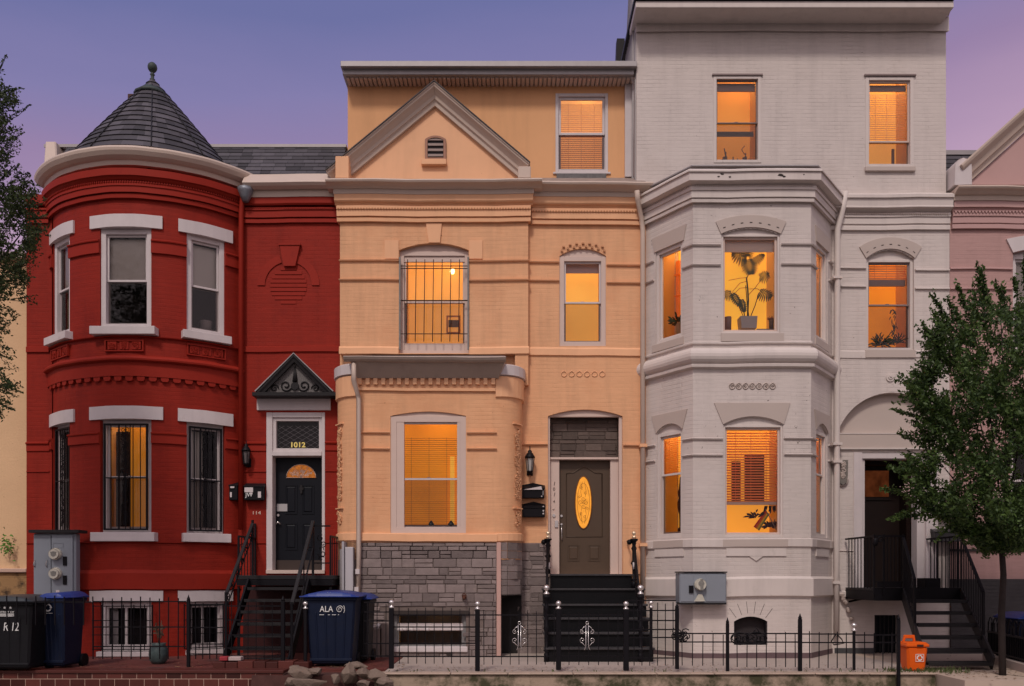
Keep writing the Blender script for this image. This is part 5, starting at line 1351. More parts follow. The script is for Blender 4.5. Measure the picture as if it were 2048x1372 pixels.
# ================================================================== MAUVE HOUSE (right edge of the photograph)
PX0, PX1 = X(1899.5), X(1899.5)+5.4
pnk = thing('row_house', ((PX0+PX1)/2, 0, 0), 'mauve painted row house with gabled cornice at the right edge behind the tree', 'house')
w = MB()
w.wall(F0, [(PX0,-.4),(PX1,-.4),(PX1,Z(405)),(PX0,Z(405))], [hole(F0, (2026, 506, 2170, 700), 10), hole(F0, (2020, 850, 2160, 1070), 10)], rev=.2); body(w, PX0, PX1, 0, 9, Z(405)); w.build('wall', M_pink, pnk)
for nm, m, pts in (('gutter', M_cream, [(371,.30),(373,.31),(377,.29),(381,.24),(388,.19),(390,.17)]), ('fascia', M_cream, [(390.5,.15),(401,.14)]),
                   ('cornice_band', M_pinktrim, [(401.5,.12),(414,.12),(416,.08),(424,.06)]), ('cornice_band', M_pinktrim, [(424.5,.085),(432,.085),(433,.065),(446,.065),(448,.04),(449,.055),(457,.055),(459,.0)])):
    w = MB(); w.sweep([(PX0+.02 if nm=='cornice_band' else PX0,0),(PX1,0)], prof(0, pts, -.05)); w.build(nm, m, pnk)
w = MB(); R = random.Random(1)
for k in range(60): a = PX0+.03+k*.06; w.prism(F0, [(a,Z(426)),(a+.03,Z(431)),(a+.06,Z(426))], .08, .105)
w.build('scallop_moulding', M_pinktrim, pnk)
# gable over the mauve house
gx = X(1932); apx, apz = gx + 2.35, Z(372) + 2.15
w = MB(); w.prism(F0, [(gx,Z(372)),(2*apx-gx,Z(372)),(apx,apz)], -.2, .05); w.build('gable_wall', M_pinktrim, pnk)
w = MB(); w.sweep_xz([(gx-.02,Z(372)),(apx,apz),(2*apx-gx+.02,Z(372))], -.06, [(0,-.1),(0,.03),(.08,.05),(.10,.10),(.18,.13),(.26,.22),(.30,.24),(.33,.24),(.33,-.1)]); w.build('raking_cornice', M_cream, pnk)
w = MB(); xa, xb = X(1904.5,-.15), X(1938,-.15); w.prism(F0, [(xa,Z(371,-.2)),(xb,Z(371,-.2)),(xb,Z(335,-.2)),*[((xa+xb)/2+(xb-xa)/2*cos(t), Z(335,-.2)+(xb-xa)/2*sin(t)) for t in [pi*k/10 for k in range(1,10)]],(xa,Z(335,-.2))], -.3, .24); w.build('parapet_block', M_wood, pnk, .008)
w = MB(); slates(w, X(1890), PX1, (.12, Z(372)), (.6, Z(310,.6)), 8, 14); w.build('mansard_roof', M_slate, pnk)
w = MB(); w.box(X(1886,.6), PX1, .56, .75, Z(311,.6), Z(300,.56)); w.box(X(1886,.6), PX1, .66, 9, Z(305,.6)-.1, Z(305,.6)-.03); w.build('roof_trim', M_gflash, pnk)
for y in (537, 577): 
    w = MB(); w.sweep([(PX0,0),(X(2024),0)], prof(0, [(y-2,.01),(y-1.5,.035),(y+1,.035),(y+3,.0)], -.02)); w.build('string_course', M_pinktrim, pnk)
wo, a0, b0, a1, b1 = win(pnk, F0, (2026, 506, 2170, 700), 10, cas=.08, sash=.04, m=M_wood, rec=.1, split=600, shades=[(515, 600, M_shade, .1)])
w = MB(); archband(F0, a0-.01, a1+.01, b1, .09, .24, .12, -.02, .03, w); w.build('arched_lintel', M_wood, pnk)
wo, *_ = win(pnk, F0, (2020, 850, 2160, 1070), 10, cas=.08, sash=.04, m=M_wood, rec=.1, split=960)
w = MB(); w.box(PX0+.002, PX1, -.04, -.001, -.1, Z(1158)); w.build('dark_stone_base', mat('blackened_stone', (.055,.05,.052), .8, .25, 5, brick=1.0, bump=.3), pnk)
w = MB(); w.box(PX0, PX1, -.03, -.001, Z(1103), Z(1098)); w.build('string_course', M_joint, pnk)

# ================================================================== OCHRE STUCCO BUILDING (left edge)
YBg = .5
bgw = thing('stucco_building', (X(0,YBg)-1.5, YBg, 0), 'weathered cream stucco building at the left edge behind the tree', 'building')
w = MB(); bx = X(55.5, YBg)
w.wall(Frame(0,YBg), [(bx-6,Z(1138,YBg)),(bx,Z(1138,YBg)),(bx,Z(520,YBg)),(bx-6,Z(520,YBg))], []); body(w, bx-6, bx, YBg, 9, Z(520,YBg)); w.build('wall', M_beige, bgw)
w = MB(); w.box(bx-6, bx+.01, YBg-.07, YBg+.1, Z(1145,YBg), Z(1137,YBg)); w.build('ledge', mat('pinkish_ledge_paint', (.55,.38,.30), .7, .12, 6), bgw, .01)
w = MB(); w.box(bx-6, bx+.005, YBg-.01, YBg+.15, -.4, Z(1145.5,YBg)); w.build('brick_base', mat('blackened_ochre_brick', (.34,.20,.09), .9, .15, 3, brick=1.0, bump=.3, blotch=((.03,.02,.015), 3, .5, .9)), bgw)
w = MB(); w.box(bx-6.05, bx+.005, YBg-.12, 9, Z(520,YBg), Z(508,YBg)); w.build('coping', M_tan, bgw)
# ================================================================== GROUND
def sheet(name, x0, x1, y0, y1, z, m, nx=1, ny=1):
    w = MB(); w.poly([(x0,y0,z),(x1,y0,z),(x1,y1,z),(x0,y1,z)]); return struct(w.build(name, m))
M_asph = mat('street_asphalt', (.045,.045,.048), .9, .15, 3, bump=.3, bscale=90)
ZS = -.36
sheet('ground', -400, 400, -400, 400, ZS-.16, mat('city_ground', (.06,.06,.05), .95, .2, .2))
sheet('road', -200, 200, -18.5, -7.2, ZS-.155, M_asph)
w = MB(); w.box(-60, 60, -7.2, -3.9, ZS-.3, ZS); struct(w.build('pavement', mat('sidewalk_concrete', (.33,.30,.27), .85, .1, 1.5, bump=.15)))
w = MB(); w.box(-60, 60, -7.36, -7.202, ZS-.3, ZS-.004); struct(w.build('kerb', mat('kerb_granite', (.30,.28,.27), .8, .1, 3)))
w = MB(); w.box(-1.85, 6.02, -3.02, .3, -.5, .0); struct(w.build('yard', M_conc))
w = MB(); w.box(6.025, 8.6, -3.89, .3, -.5, -.004); 
struct(w.build('walkway', mat('warm_walk_concrete', (.46,.36,.29), .85, .1, 1.2, bump=.12, bscale=80, blotch=((.30,.23,.19), 1.3, .56, .6))))
w = MB(); w.box(-9.5, -1.855, -2.62, .3, -.5, .012); struct(w.build('brick_terrace', mat('dark_red_brick_paving', (.13,.035,.028), .8, .2, 3, brick=1.0, blotch=((.05,.03,.03), 2, .5, .7))))
w = MB(); w.box(8.605, 15, -3.5, .3, -.5, -.01); struct(w.build('side_yard', M_conc))
# joint lines across the walkway
w = MB(); w.bar((6.7,-2.7,-.002), (7.3,-3.9,-.002), .012, .004); w.bar((6.05,-2.6,-.002),(8.4,-2.55,-.002), .010, .004); struct(w.build('walkway_joint', M_joint))
# retaining wall
w = MB(); w.hexa([(-1.95,-3.20,-.5),(6.0,-3.20,-.5),(6.0,-3.021,-.5),(-1.95,-3.021,-.5),(-1.95,-3.17,-.012),(6.0,-3.17,-.012),(6.0,-3.021,-.012),(-1.95,-3.021,-.012)])
rw = tag(w.build('retaining_wall', M_moss, None, .012), 'low mossy concrete retaining wall along the front of the yards', 'wall')
w = MB(); R = random.Random(12); x = -1.95
while x < 5.98:
    x2 = min(5.99, x+R.uniform(.7,1.5)); w.box(x+.004, x2-.004, -3.205-R.uniform(0,.01), -3.0, -.011, .012+R.uniform(0,.006)); x = x2
w.build('coping', mat('weathered_coping', (.42,.32,.25), .85, .15, 4, bump=.3, blotch=((.16,.14,.09), 5, .56, .8)), rw, .01)
w = MB(); w.hexa([(7.16,-3.88,-.3),(7.25,-3.88,-.3),(7.78,-1.3,-.3),(7.69,-1.3,-.3),(7.16,-3.88,.12),(7.25,-3.88,.12),(7.78,-1.3,.13),(7.69,-1.3,.13)])
tag(w.build('side_kerb', M_conc, None, .01), 'low sloping concrete kerb wall right of the walkway', 'kerb wall')

# brick wall and steps in front of the red house
bt = thing('brick_wall', (X(400,-2.7), -2.75, 0), 'low stepped garden wall of glazed dark red brick tiles in front of the red house', 'wall')
M_tile = mat('dark_red_glazed_tile', (.085,.022,.017), .45, .15, 5, tint=.5, bump=.1)
w = MB(); w.box(-9.4, X(566,-2.9), -2.90, -2.625, -.6, -.02); w.build('mortar_core', mat('pinkish_mortar', (.50,.33,.26), .9, .1), bt)
w = MB(); R = random.Random(3)
for r in range(4):
    z1 = -.024-(0 if r == 0 else .085+.17*(r-1)); hh = .08 if r == 0 else .162
    x = -9.4 + (.0 if r % 2 else -.11)
    wd = .215
    while x < X(566,-2.9):
        q0, q1 = max(x,-9.4), min(x+wd-.011, X(566,-2.9))
        if q1 > q0+.02: w.box(q0, q1, -2.905, -2.90, z1-hh+.008, z1, R.random())
        x += wd
w.build('tile_course', M_tile, bt)
w = MB(); w.box(-9.4, X(568,-2.9), -2.925, -2.60, -.02, .022); cap = w.build('cap_course', M_tile, bt, .006)
w = MB(); R = random.Random(4)
x = X(425,-2.6)
while x < X(600,-2.5):
    x2 = x+R.uniform(.17,.24); w.box(x, x2-.008, -2.59, -2.25, .013, .115+R.uniform(-.01,.01), R.random()); x = x2
w.build('upper_course', M_tile, bt, .006)
for i_, (x0, x1, c, lab) in enumerate(((442,458,(.30,.03,.04),'small loose red brick on the garden wall'),(460,485,(.45,.36,.34),'pale printed brick lying on the garden wall'))):
    w = MB(); w.box(X(x0,-2.5), X(x1,-2.5), -2.58, -2.44, .125, .185); o = w.build('loose_brick', mat('loose_brick_%d' % i_, c, .7, .2, 30), None, .008); tag(o, lab, 'brick')

# rubble stones at the foot of the bin
M_rock = mat('tan_rubble_stone', (.19,.14,.11), .9, .2, 10, bump=1.0, bscale=40, blotch=((.15,.11,.09), 5, .58, .6))
import bmesh
def rock(x, y, z, sx, sy, sz, seed, label):
    bm = bmesh.new(); bmesh.ops.create_icosphere(bm, subdivisions=2, radius=1); R = random.Random(seed)
    pl = [Vector((R.gauss(0,1), R.gauss(0,1)-.5, R.gauss(0,1))).normalized() for _ in range(13)]; dd = [R.uniform(.42,.72) for _ in pl]
    for v in bm.verts:
        for n, d in zip(pl, dd):
            k = v.co.dot(n)
            if k > d: v.co -= n*(k-d)
        v.co = Vector((v.co.x*sx, v.co.y*sy, v.co.z*sz)) + Vector((R.uniform(-1,1)*.006, 0, R.uniform(-1,1)*.006))
    me = bpy.data.meshes.new('rubble_stone'); bm.to_mesh(me); bm.free()
    o = bpy.data.objects.new('rubble_stone', me); scene.collection.objects.link(o); o.location = (x, y, z); me.materials.append(M_rock)
    tag(o, label, 'stone', 'rubble stones piled at the end of the retaining wall')
for k, (px_, py_, w_, h_, Y_, lab) in enumerate((
    (588,1338,.07,.07,-2.95,'small pale stone leaning at the left end of the rubble pile below the stair foot'),
    (600,1345,.17,.15,-3.05,'rounded stone at the left of the rubble pile below the blue bin'),
    (618,1366,.26,.10,-3.3,'flat stone at the bottom left of the rubble pile, cut by the photo edge'),
    (580,1364,.10,.09,-3.25,'lowest corner stone of the rubble pile beside the brick garden wall'),
    (632,1344,.12,.07,-3.0,'thin wedge of stone standing by itself between the two heaps of rubble'),
    (672,1358,.09,.12,-3.2,'narrow stone at the left side of the right-hand rubble heap'),
    (700,1350,.17,.17,-3.15,'large angular stone in the middle of the right-hand rubble heap'),
    (713,1332,.18,.07,-3.0,'flat slab on top of the right-hand rubble heap'),
    (727,1346,.12,.11,-3.2,'rounded stone right of the middle of the right-hand rubble heap'),
    (752,1352,.15,.11,-3.25,'long stone sloping down towards the mossy wall'),
    (728,1366,.10,.07,-3.35,'small stone at the bottom of the right-hand rubble heap'),
    (768,1364,.14,.10,-3.35,'last stone of the rubble, against the mossy wall'))):
    rock(X(px_,Y_), Y_, Z(py_,Y_), w_*1.22, .15, h_*1.22, 50+k, lab)
w = MB(); w.hexa([(-3.75,-3.1,-.5),(-1.95,-3.1,-.5),(-1.95,-2.6,-.5),(-3.75,-2.6,-.5),(-3.75,-2.95,-.05),(-1.95,-2.95,-.05),(-1.95,-2.6,-.04),(-3.75,-2.6,-.04)]); struct(w.build('earth', mat('dark_red_brown_earth', (.07,.03,.025), .95, .3, 8, bump=.5)))

# ================================================================== STAIRS
# --- red house, open iron stair
st = thing('metal_stair', (-3.9, -1.5, 0), 'black open-tread iron stair up to the red house door', 'stair')
SX0, SX1 = -4.36, -3.42
LZ = 1.395
w = MB(); w.box(-4.62, -2.98, -1.0, -.02, LZ-.07, LZ); w.build('landing', M_iron, st, .006)
w = MB(); w.box(-4.6, -3.0, -1.0, -.93, LZ-.17, LZ-.072); w.box(-4.6,-4.5,-.92,-.04,LZ-.17,LZ-.072); w.box(-3.1,-3.0,-.92,-.04,LZ-.17,LZ-.072); w.build('landing_frame', M_black, st)
tz_ = [1.195, 1.005, .825, .64, .465, .28, .12]
for k, z in enumerate(tz_):
    y = -1.08 - .17*k; w = MB(); w.box(SX0, SX1, y-.12, y+.12, z-.035, z, .5); w.box(SX0, SX1, y-.125, y-.121, z-.045, z+.003); w.build('tread', M_iron, st, .004)
for x in (SX0-.03, SX1+.03):
    w = MB(); w.bar((x,-.98,1.28), (x,-2.30,-.0), .03, .20); w.build('stringer', M_black, st)
def rail(x, pts, posts, st, m=M_iron, r=.03, scroll=None):
    w = MB()
    for a, b in zip(pts, pts[1:]): w.bar((x,)+a, (x,)+b, r*1.6, r*1.2)
    o = w.build('handrail', m, st, .004)
    for (y, z0, z1) in posts:
        w = MB(); w.bar((x,y,z0), (x,y,z1), .035); w.build('post', M_black, st)
    return o
lr = rail(-4.34, [(-.98, 2.26), (-2.30, 1.10)], [(-.98, LZ, 2.32), (-2.30, 0, 1.14)], st)
w = MB()
for k in range(6):
    t = (k+.5)/6; y, z = -.98-1.32*t, 2.14-1.16*t; w.tube(spiral(Frame(-4.34, y, 0, -1), 0, z-.02, 0, .075, 1.3, k*1.3, 1, 12), .008, 4)
w.bar((-4.34,-.98,2.05), (-4.34,-2.30,.89), .016); w.build('rail_scroll', M_black, st)
rail(-3.33, [(-.98, 2.30), (-2.35, .95)], [(-.98, LZ, 2.30), (-2.35, 0, .99)], st, r=.034)
w = MB(); w.bar((-3.33,-.98,1.85), (-3.33,-2.3,.5), .022); w.bar((-3.33,-1.6,1.68), (-3.33,-1.6,.7), .018); w.build('rail_brace', M_black, st)
for x in (-4.58, -3.04):
    w = MB(); w.bar((x,-.04,LZ), (x,-.04,2.32), .03); w.bar((x,-.96,0), (x,-.96,LZ-.18 if x < -4 else 1.2), .035); w.bar((x,-.96,LZ), (x,-.96,2.05), .03); w.bar((x,-.96,2.05), (x,-.04,2.05), .03)
    for k in range(5): w.bar((x,-.8+k*.16,LZ), (x,-.8+k*.16,2.05), .012)
    w.build('landing_rail', M_black, st)
w = MB(); w.bar((-3.33,-.98,2.22), (-3.04,-.97,2.22), .025); w.bar((-3.33,-.98,1.6), (-3.04,-.97,1.6), .02); curls(w, Frame(0,-.97), -3.28, -3.08, 1.62, 2.1, 0, .07, .008, 4, 1)
w.build('rail_return', M_black, st)
# dark sheet on the wall, painted as the shade under the landing
w = MB(); w.box(-4.80, -3.1, -.03, -.002, -.1, 1.2); shade_sheet = w.build('stair_shade_sheet', mat('painted_stair_shade', (.035,.006,.006), .6, .2), red)

# --- apricot house, black painted stoop
sp = thing('stoop', (X(1180,-.8), -.8, 0), 'glossy black painted stoop leading to the brown oval-light door', 'stoop')
tr = [(1.418, -.001, -.34), (1.17, -.34, -.60), (.91, -.60, -.84), (.69, -.84, -1.06), (.46, -1.06, -1.28), (.23, -1.28, -1.50)]
for k, (z, y1_, y0_) in enumerate(tr):
    e = .03*k; xa, xb = X(1100)-.02-e*.4, X(1258)+.03+e*.9
    if k: xa, xb = X(1084,-.6)-.0, X(1290,-.6)+e*.1
    w = MB(); w.box(xa, xb, y0_-.04, y1_-.001, z-.035, z); st_ = w.build('step', mat('lighter_tread_paint', (.045,.042,.044), .35, .25, 10, bump=.2, bscale=30), sp, .006)  # treads are a lighter grey than the risers
    w = MB(); w.box(xa+.02, xb-.02, y0_, y1_-.001, -.05 if k == 5 else tr[k+1][0]+.001, z-.036)
    w.build('riser', M_black if False else mat('glossy_black_step_paint', (.006,.006,.007), .35, .2, 6, spec=.2, bump=.12, bscale=30), st_, .004)
w = MB(); w.box(X(1092,-.3), X(1282,-.3), -.33, -.001, -.05, 1.16); w.build('stoop_core', M_black, sp)
def turned(w, x, y, z0, z1, r=.035, n=10):
    H = z1-z0; w.lathe((x,y,z0), [(r,0),(r,H*.12),(r*.6,H*.14),(r*1.2,H*.17),(r*.6,H*.2),(r*.75,H*.45),(r*1.3,H*.5),(r*.7,H*.55),(r*.75,H*.75),(r*1.15,H*.8),(r*.7,H*.84),(r*.9,H*.93),(r*1.5,H*.96),(r*1.5,H*.99),(r*.8,H)], n)
def finial(w, x, y, z, s=1.0):
    w.lathe((x,y,z), [(.03*s,0),(.038*s,.012*s),(.02*s,.025*s),(.012*s,.04*s),(.03*s,.055*s),(.036*s,.075*s),(.025*s,.095*s),(.004*s,.105*s)], 10)
for sgn, xt, xb in ((-1, X(1096,-.35), X(1093,-1.5)), (1, X(1268,-.35), X(1281,-1.5))):
    w = MB(); turned(w, xt, -.35, 1.42 if sgn < 0 else 1.17, 1.42+.60+.02, .045)
    w.tube([(xt-.05,-.30,1.98),(xt-.08,-.12,2.0),(xt-.06,-.02,1.98)], .02, 6); w.lathe((xt-.075,-.32,1.93), [(.02,0),(.045,.03),(.045,.06),(.02,.09)], 8)
    po = w.build('newel', M_black, sp)
    w = MB(); finial(w, xt, -.35, 2.05, 1.1); w.build('finial', mat('tarnished_brass_ball', (.85,.68,.48), .3, .1, 20, metal=.6), po)
    w = MB(); turned(w, xb, -1.5, 0, 1.08, .042); pb = w.build('newel', M_black, sp)
    w = MB(); finial(w, xb, -1.5, 1.085, 1.5); w.build('finial', M_silver, pb)
    w = MB()
    w.tube([(xt, -.37, 1.95), (xt+(xb-xt)*.5, -.92, 1.40), (xb, -1.48, 1.02)], .022, 8)
    w.tube([(xt, -.37, 1.50), (xb, -1.48, .35)], .012, 6)
    for k in range(6):
        t = (k+.5)/6; x, y, za, zb = xt+(xb-xt)*t, -.37-1.11*t, 1.95-.95*t, 1.50-1.15*t; w.tube([(x,y,za),(x,y,zb)], .008, 5)
    w.build('baluster_rail', M_black, sp)
    w = MB(); w.tube([(xt,-.42,1.50),(xt,-.42,1.62)], .034, 10); w.build('tape_wrap', M_wood, sp)

# --- white house, black iron stair with landing
ws = thing('metal_stair', (6.8, -1.6, 0), 'black iron landing and stair with barred rails up to the white house door', 'stair')
YL = -1.2
lx0, lx1 = 5.95, X(1922,YL)
lz = 1.178
w = MB(); w.box(lx0, lx1, YL, -.03, lz-.04, lz); w.build('landing', M_iron, ws, .005)
w = MB(); w.box(lx0, lx1, YL-.02, YL, lz-.20, lz+.012); w.box(lx0, lx0+.05, YL+.001, -.03, lz-.20, lz-.041); w.box(lx1-.05, lx1, YL+.001, -.03, lz-.20, lz-.041); w.build('landing_frame', M_black, ws)
w = MB(); w.box(lx0+.05, lx0+.45, YL-.035, YL-.021, lz+.02, lz+.11); w.build('toe_board', M_black, ws)
stl, stl2 = (X(1806,YL), YL, lz), (X(1850,-2.65), -2.65, .0)
str1, str2 = (X(1922,YL), YL, lz), (X(1986,-2.65), -2.65, .0)
for a, b in ((stl, stl2), (str1, str2)):
    w = MB(); w.bar((a[0],a[1],a[2]-.08), (b[0],b[1],b[2]+.09), .035, .22); w.build('stringer', M_iron, ws, .004)
for k in range(6):
    t = (k+1)/6.6; z = lz*(1-t); y = YL-1.45*t; xa = stl[0]+(stl2[0]-stl[0])*t+.02; xb = str1[0]+(str2[0]-str1[0])*t-.02
    w = MB(); w.box(xa, xb, y-.13, y+.13, z-.04, z); w.box(xa, xb, y-.135, y-.131, z-.05, z+.003); w.build('tread', M_iron, ws, .004)
def balus(x, y, z0, z1, w): w.bar((x,y,z0), (x,y,z1), .013)
rh = .86
w = MB(); w.bar((lx0,YL-.03,lz+rh), (stl[0],YL-.03,lz+rh), .035)
for x in (lx0, X(1766,YL), stl[0]): w.bar((x,YL-.03,lz-.1), (x,YL-.03,lz+rh+.03), .03)
for k in range(5): balus(X(1773+k*7,YL), YL-.03, lz+.1, lz+rh-.01, w)
w.bar((lx0,YL-.03,lz+.11), (stl[0],YL-.03,lz+.11), .016)
w.tube(spiral(Frame(0,YL-.05), X(1758,YL), lz+rh-.06, 0, .06, 1.2, 0, 1), .012, 5); w.lathe((X(1748,YL),YL-.05,lz+rh-.16), [(.03,0),(.045,.04),(.045,.1),(.03,.13)], 8)
w.build('front_rail', M_black, ws)
w = MB(); w.bar((lx0,YL,lz+rh), (lx0,-.05,lz+rh), .03)
for k in range(8): balus(lx0, YL+.13*k+.1, lz, lz+rh-.01, w)
w.build('side_rail', M_black, ws)
for (a, b, d) in ((stl, stl2, 5), (str1, str2, 9)):
    w = MB(); e = .56 if d == 5 else .72
    A = Vector((a[0],a[1],a[2]+rh)); B = Vector((a[0]+(b[0]-a[0])*e, a[1]+(b[1]-a[1])*e, a[2]*(1-e)+rh*.94)); w.bar(A, B, .04, .03)
    if d == 9: pass
    for k in range(d+4):
        t = (k+.5)/(d+4)*e; p = Vector(a).lerp(Vector(b), t); balus(p.x, p.y, p.z, p.z+rh-.03, w)
    w.bar(B, (B.x, B.y, B.z-rh), .035)
    w.build('stair_rail', M_black, ws)
w = MB(); w.bar((lx1,-.05,lz+rh), (lx1,YL,lz+rh), .03)
for k in range(8): balus(lx1-.001, YL+.13*k+.1, lz, lz+rh-.01, w)
w.bar((X(1892,-.4),-.1,lz), (X(1892,-.4),-.1,lz+rh), .03)
w.bar((X(1893,-.4),-.1,lz+rh), (lx1,-.1,lz+rh), .03)
for k in range(8): balus(X(1896+k*3.6,-.1), -.1, lz, lz+rh-.01, w)
w.build('back_rail', M_black, ws)
w = MB(); w.box(X(1842,-.9), X(1873,-.9), -1.05, -.75, lz+.001, lz+.17); pl_ = w.build('planter_box', M_black, None, .006); tag(pl_, 'small black planter box on the white house landing', 'planter')
w = MB()
for k in range(3): w.bar((lx0+.06,-.06,lz-.25-.0*k), (lx0+.06,YL,lz-.12), .03)
w.build('bracket', M_black, ws)
# crumbling plaster under the left end of that landing
w = MB(); R = random.Random(7)
for k in range(9):
    t = k/8; w.lathe((X(1678+22*t+R.uniform(-3,3)), -.06, Z(1190+5*k*t+R.uniform(-3,5))-.02), [(.01,-.03),(.035,-.01),(.045,.02),(.015,.035)], 7, False)
w.build('crumbling_plaster', M_tan, wht)

# ================================================================== FENCES
def fence(name, label, cat, runs, posts, pickets, scrolls=(), fin=True, group=None):
    """runs: (x0,x1,row,thick) rails; all in photo pixels at plane Yf"""
    pass
YF = -2.95
def fx(px_): return X(px_, YF)
def fz_(py_): return Z(py_, YF)
def iron_fence(label, x0, x1, rails, pk, pk_top, pk_bot, group, extra=None, th=.011, Y=YF):
    o = group if not isinstance(group, str) else thing('iron_fence', (X((x0+x1)/2, Y), Y, 0), label, 'fence', group)
    w = MB()
    for r in rails: w.bar((X(x0,Y),Y,Z(r,Y)), (X(x1,Y),Y,Z(r,Y)), .014, .018)
    w.build('rail', M_black, o)
    w = MB()
    for k, x in enumerate(pk):
        t = pk_top[k] if isinstance(pk_top, (list,tuple)) else pk_top; t += (k*7 % 5)-2; lean = ((k*13) % 7 - 3)*.0015
        w.bar((X(x,Y),Y-.012,Z(pk_bot,Y)), (X(x,Y)+lean,Y-.012,Z(t,Y)), th)
    w.build('picket', M_black, o)
    if extra: extra(o, Y)
    return o
GF_ = 'iron fence panels along the front yards'
def silver_scroll(x, y0=1243, y1=1300, m=None, s=1.0):
    def f(o, Y):
        fr = Frame(0, Y); w = MB(); a = X(x,Y); zt_, zb_ = Z(y0,Y), Z(y1,Y); H = zt_-zb_; mid = (zt_+zb_)/2
        w.tube([fr.p(a+.02*cos(t), zt_-.02+.022*sin(t), .02) for t in [2*pi*k/10 for k in range(11)]], .006, 5)
        for sg in (-1, 1):
            w.tube([fr.p(a+sg*.018, zt_-.05, .02), fr.p(a+sg*.018, zb_+.06, .02), fr.p(a+sg*.03, zb_+.02, .02), fr.p(a+sg*.045, zb_, .02)], .0055, 5)
            w.tube(spiral(fr, a+sg*.068, mid+H*.14, .02, .036, 1.1, pi/2, -sg, 12), .0055, 5)
            w.tube(spiral(fr, a+sg*.068, mid-H*.15, .02, .042, 1.1, -pi/2, sg, 12), .0055, 5)
            w.tube([fr.p(a+sg*.02, zt_-.06, .02), fr.p(a+sg*.06, zt_-.09, .02), fr.p(a+sg*.08, zt_-.13, .02)], .005, 5)
            w.tube([fr.p(a+sg*.08, mid-H*.22, .02), fr.p(a+sg*.03, zb_+.06, .02)], .005, 5)
        w.build('scroll_ornament', m or M_silver, o)
    return f
pk = lambda a, b, n: [a+(b-a)*k/(n-1) for k in range(n)]
fA = thing('iron_fence', (X(870,YF), YF, 0), 'black iron picket fence with silver finials in front of the grey stone base', 'fence')
fG = thing('iron_gate', (X(1184,YF), YF, 0), 'black iron gate with a silver scroll and two finial posts at the glossy black stoop', 'gate')
fB = thing('iron_fence', (X(1303,YF), YF, 0), 'tall black iron grid panel between the stoop gate and the white house', 'fence')
fW = thing('iron_fence', (X(1570,YF), YF, 0), 'low black iron fence with scrollwork in front of the white bay', 'fence')
fR = thing('iron_fence', (X(290,-2.3), -2.3, 0), 'black iron fence before the red house basement windows', 'fence')
fS = thing('wire_gate', (X(510,-2.45), -2.45, 0), 'thin wire grid gate in front of the open iron stair', 'gate')
def post(root, px_, top, bot, r, label, fin=True, Y=YF, m=None):
    w = MB(); w.box(X(px_,Y)-r, X(px_,Y)+r, Y-r, Y+r, Z(bot,Y), Z(top,Y)); o = w.build('post', M_black, root, .006)
    w = MB()
    if fin: finial(w, X(px_,Y), Y, Z(top,Y), 1.15); w.build('finial', M_silver, o)
    else: w.lathe((X(px_,Y),Y,Z(top,Y)), [(r*1.0,0),(r*1.1,.02),(r*.5,.05),(.004,.08)], 8); w.build('finial', M_black, o)
post(fA, 783, 1216, 1337, .034, 'black fence post with silver finial just right of the blue bin')
post(fA, 955, 1219, 1342, .034, 'black fence post with silver finial in front of the stone base corner')
post(fG, 1117, 1218, 1340, .036, 'black gate post with silver finial at the left of the black stoop')
post(fG, 1252, 1219, 1341, .038, 'black gate post with silver finial at the right of the black stoop')
post(fB, 1354, 1216, 1338, .026, 'plain thin black post below the grey meter box', False)
post(fW, 1455, 1246, 1345, .022, 'plain black post left of the white house basement arch', False)
post(fW, 1600, 1238, 1342, .026, 'plain black post near the right corner of the white bay', False)
post(fW, 1708, 1262, 1340, .018, 'slim black post with a pale tip left of the basement door', True)
post(fB, 1302, 1216, 1310, .022, 'thin black post with a silver knob beside the stoop at the white house wall', True, Y=-1.9)
iron_fence('iron fence panel before the basement window of the apricot house', 786, 952, (1230,1254,1286.5,1313), pk(799,938,9), 1216, 1327, fA)
iron_fence('short iron grid panel between the blue bin and the first finial post', 728, 780, (1205,1224,1242,1287,1312), pk(736,772,3), 1206, 1313, fA, Y=-2.4)
iron_fence('iron fence panel with a silver scroll left of the stoop gate', 958, 1114, (1230,1313), pk(968,1108,9), 1222, 1329, fA, silver_scroll(1039))
iron_fence('iron gate with a silver scroll in front of the black stoop', 1120, 1249, (1230,1313), pk(1138,1236,6), 1225, 1330, fG, silver_scroll(1174))
iron_fence('iron panel from the stoop gate to the white house', 1255, 1352, (1201,1221,1241,1259,1275,1316), pk(1268,1346,6), 1206, 1331, fB)
def blkscroll(px_, py_, r):
    def f(o, Y):
        fr = Frame(0, Y); w = MB(); R = random.Random(int(px_))
        for k in range(9): w.tube(spiral(fr, X(px_+R.uniform(-r,r),Y), Z(py_+R.uniform(-r*.9,r*.9),Y), .02, R.uniform(.05,.09), 1.2, R.uniform(0,6), R.choice((-1,1)), 10), .0085, 5)
        w.build('scroll_ornament', M_black, o)
    return f
iron_fence('low iron fence panel with a black scroll below the grey meter box', 1356, 1453, (1267,1284), pk(1364,1446,5), 1268, 1331, fW, blkscroll(1362, 1270, 12))
def fan(o, Y):
    fr = Frame(0, Y); w = MB()
    for px_, py_, rx in ((1479,1277,.13),(1512,1276,.15)):
        a, z = X(px_,Y), Z(py_,Y)
        w.tube([fr.p(a+rx*cos(t), z+.085*sin(t), .02) for t in [2*pi*k/16 for k in range(17)]], .010, 5, False)
        for k in range(4): w.tube(spiral(fr, a-rx*.6+rx*.4*k, z, .02, .055, 1.1, k*1.7, (-1)**k, 10), .008, 5)
    w.tube([fr.p(X(1505,Y),Z(1266,Y),.02),fr.p(X(1512,Y),Z(1256,Y),.02),fr.p(X(1519,Y),Z(1266,Y),.02)], .008, 5)
    w.build('fan_scroll', M_black, o)
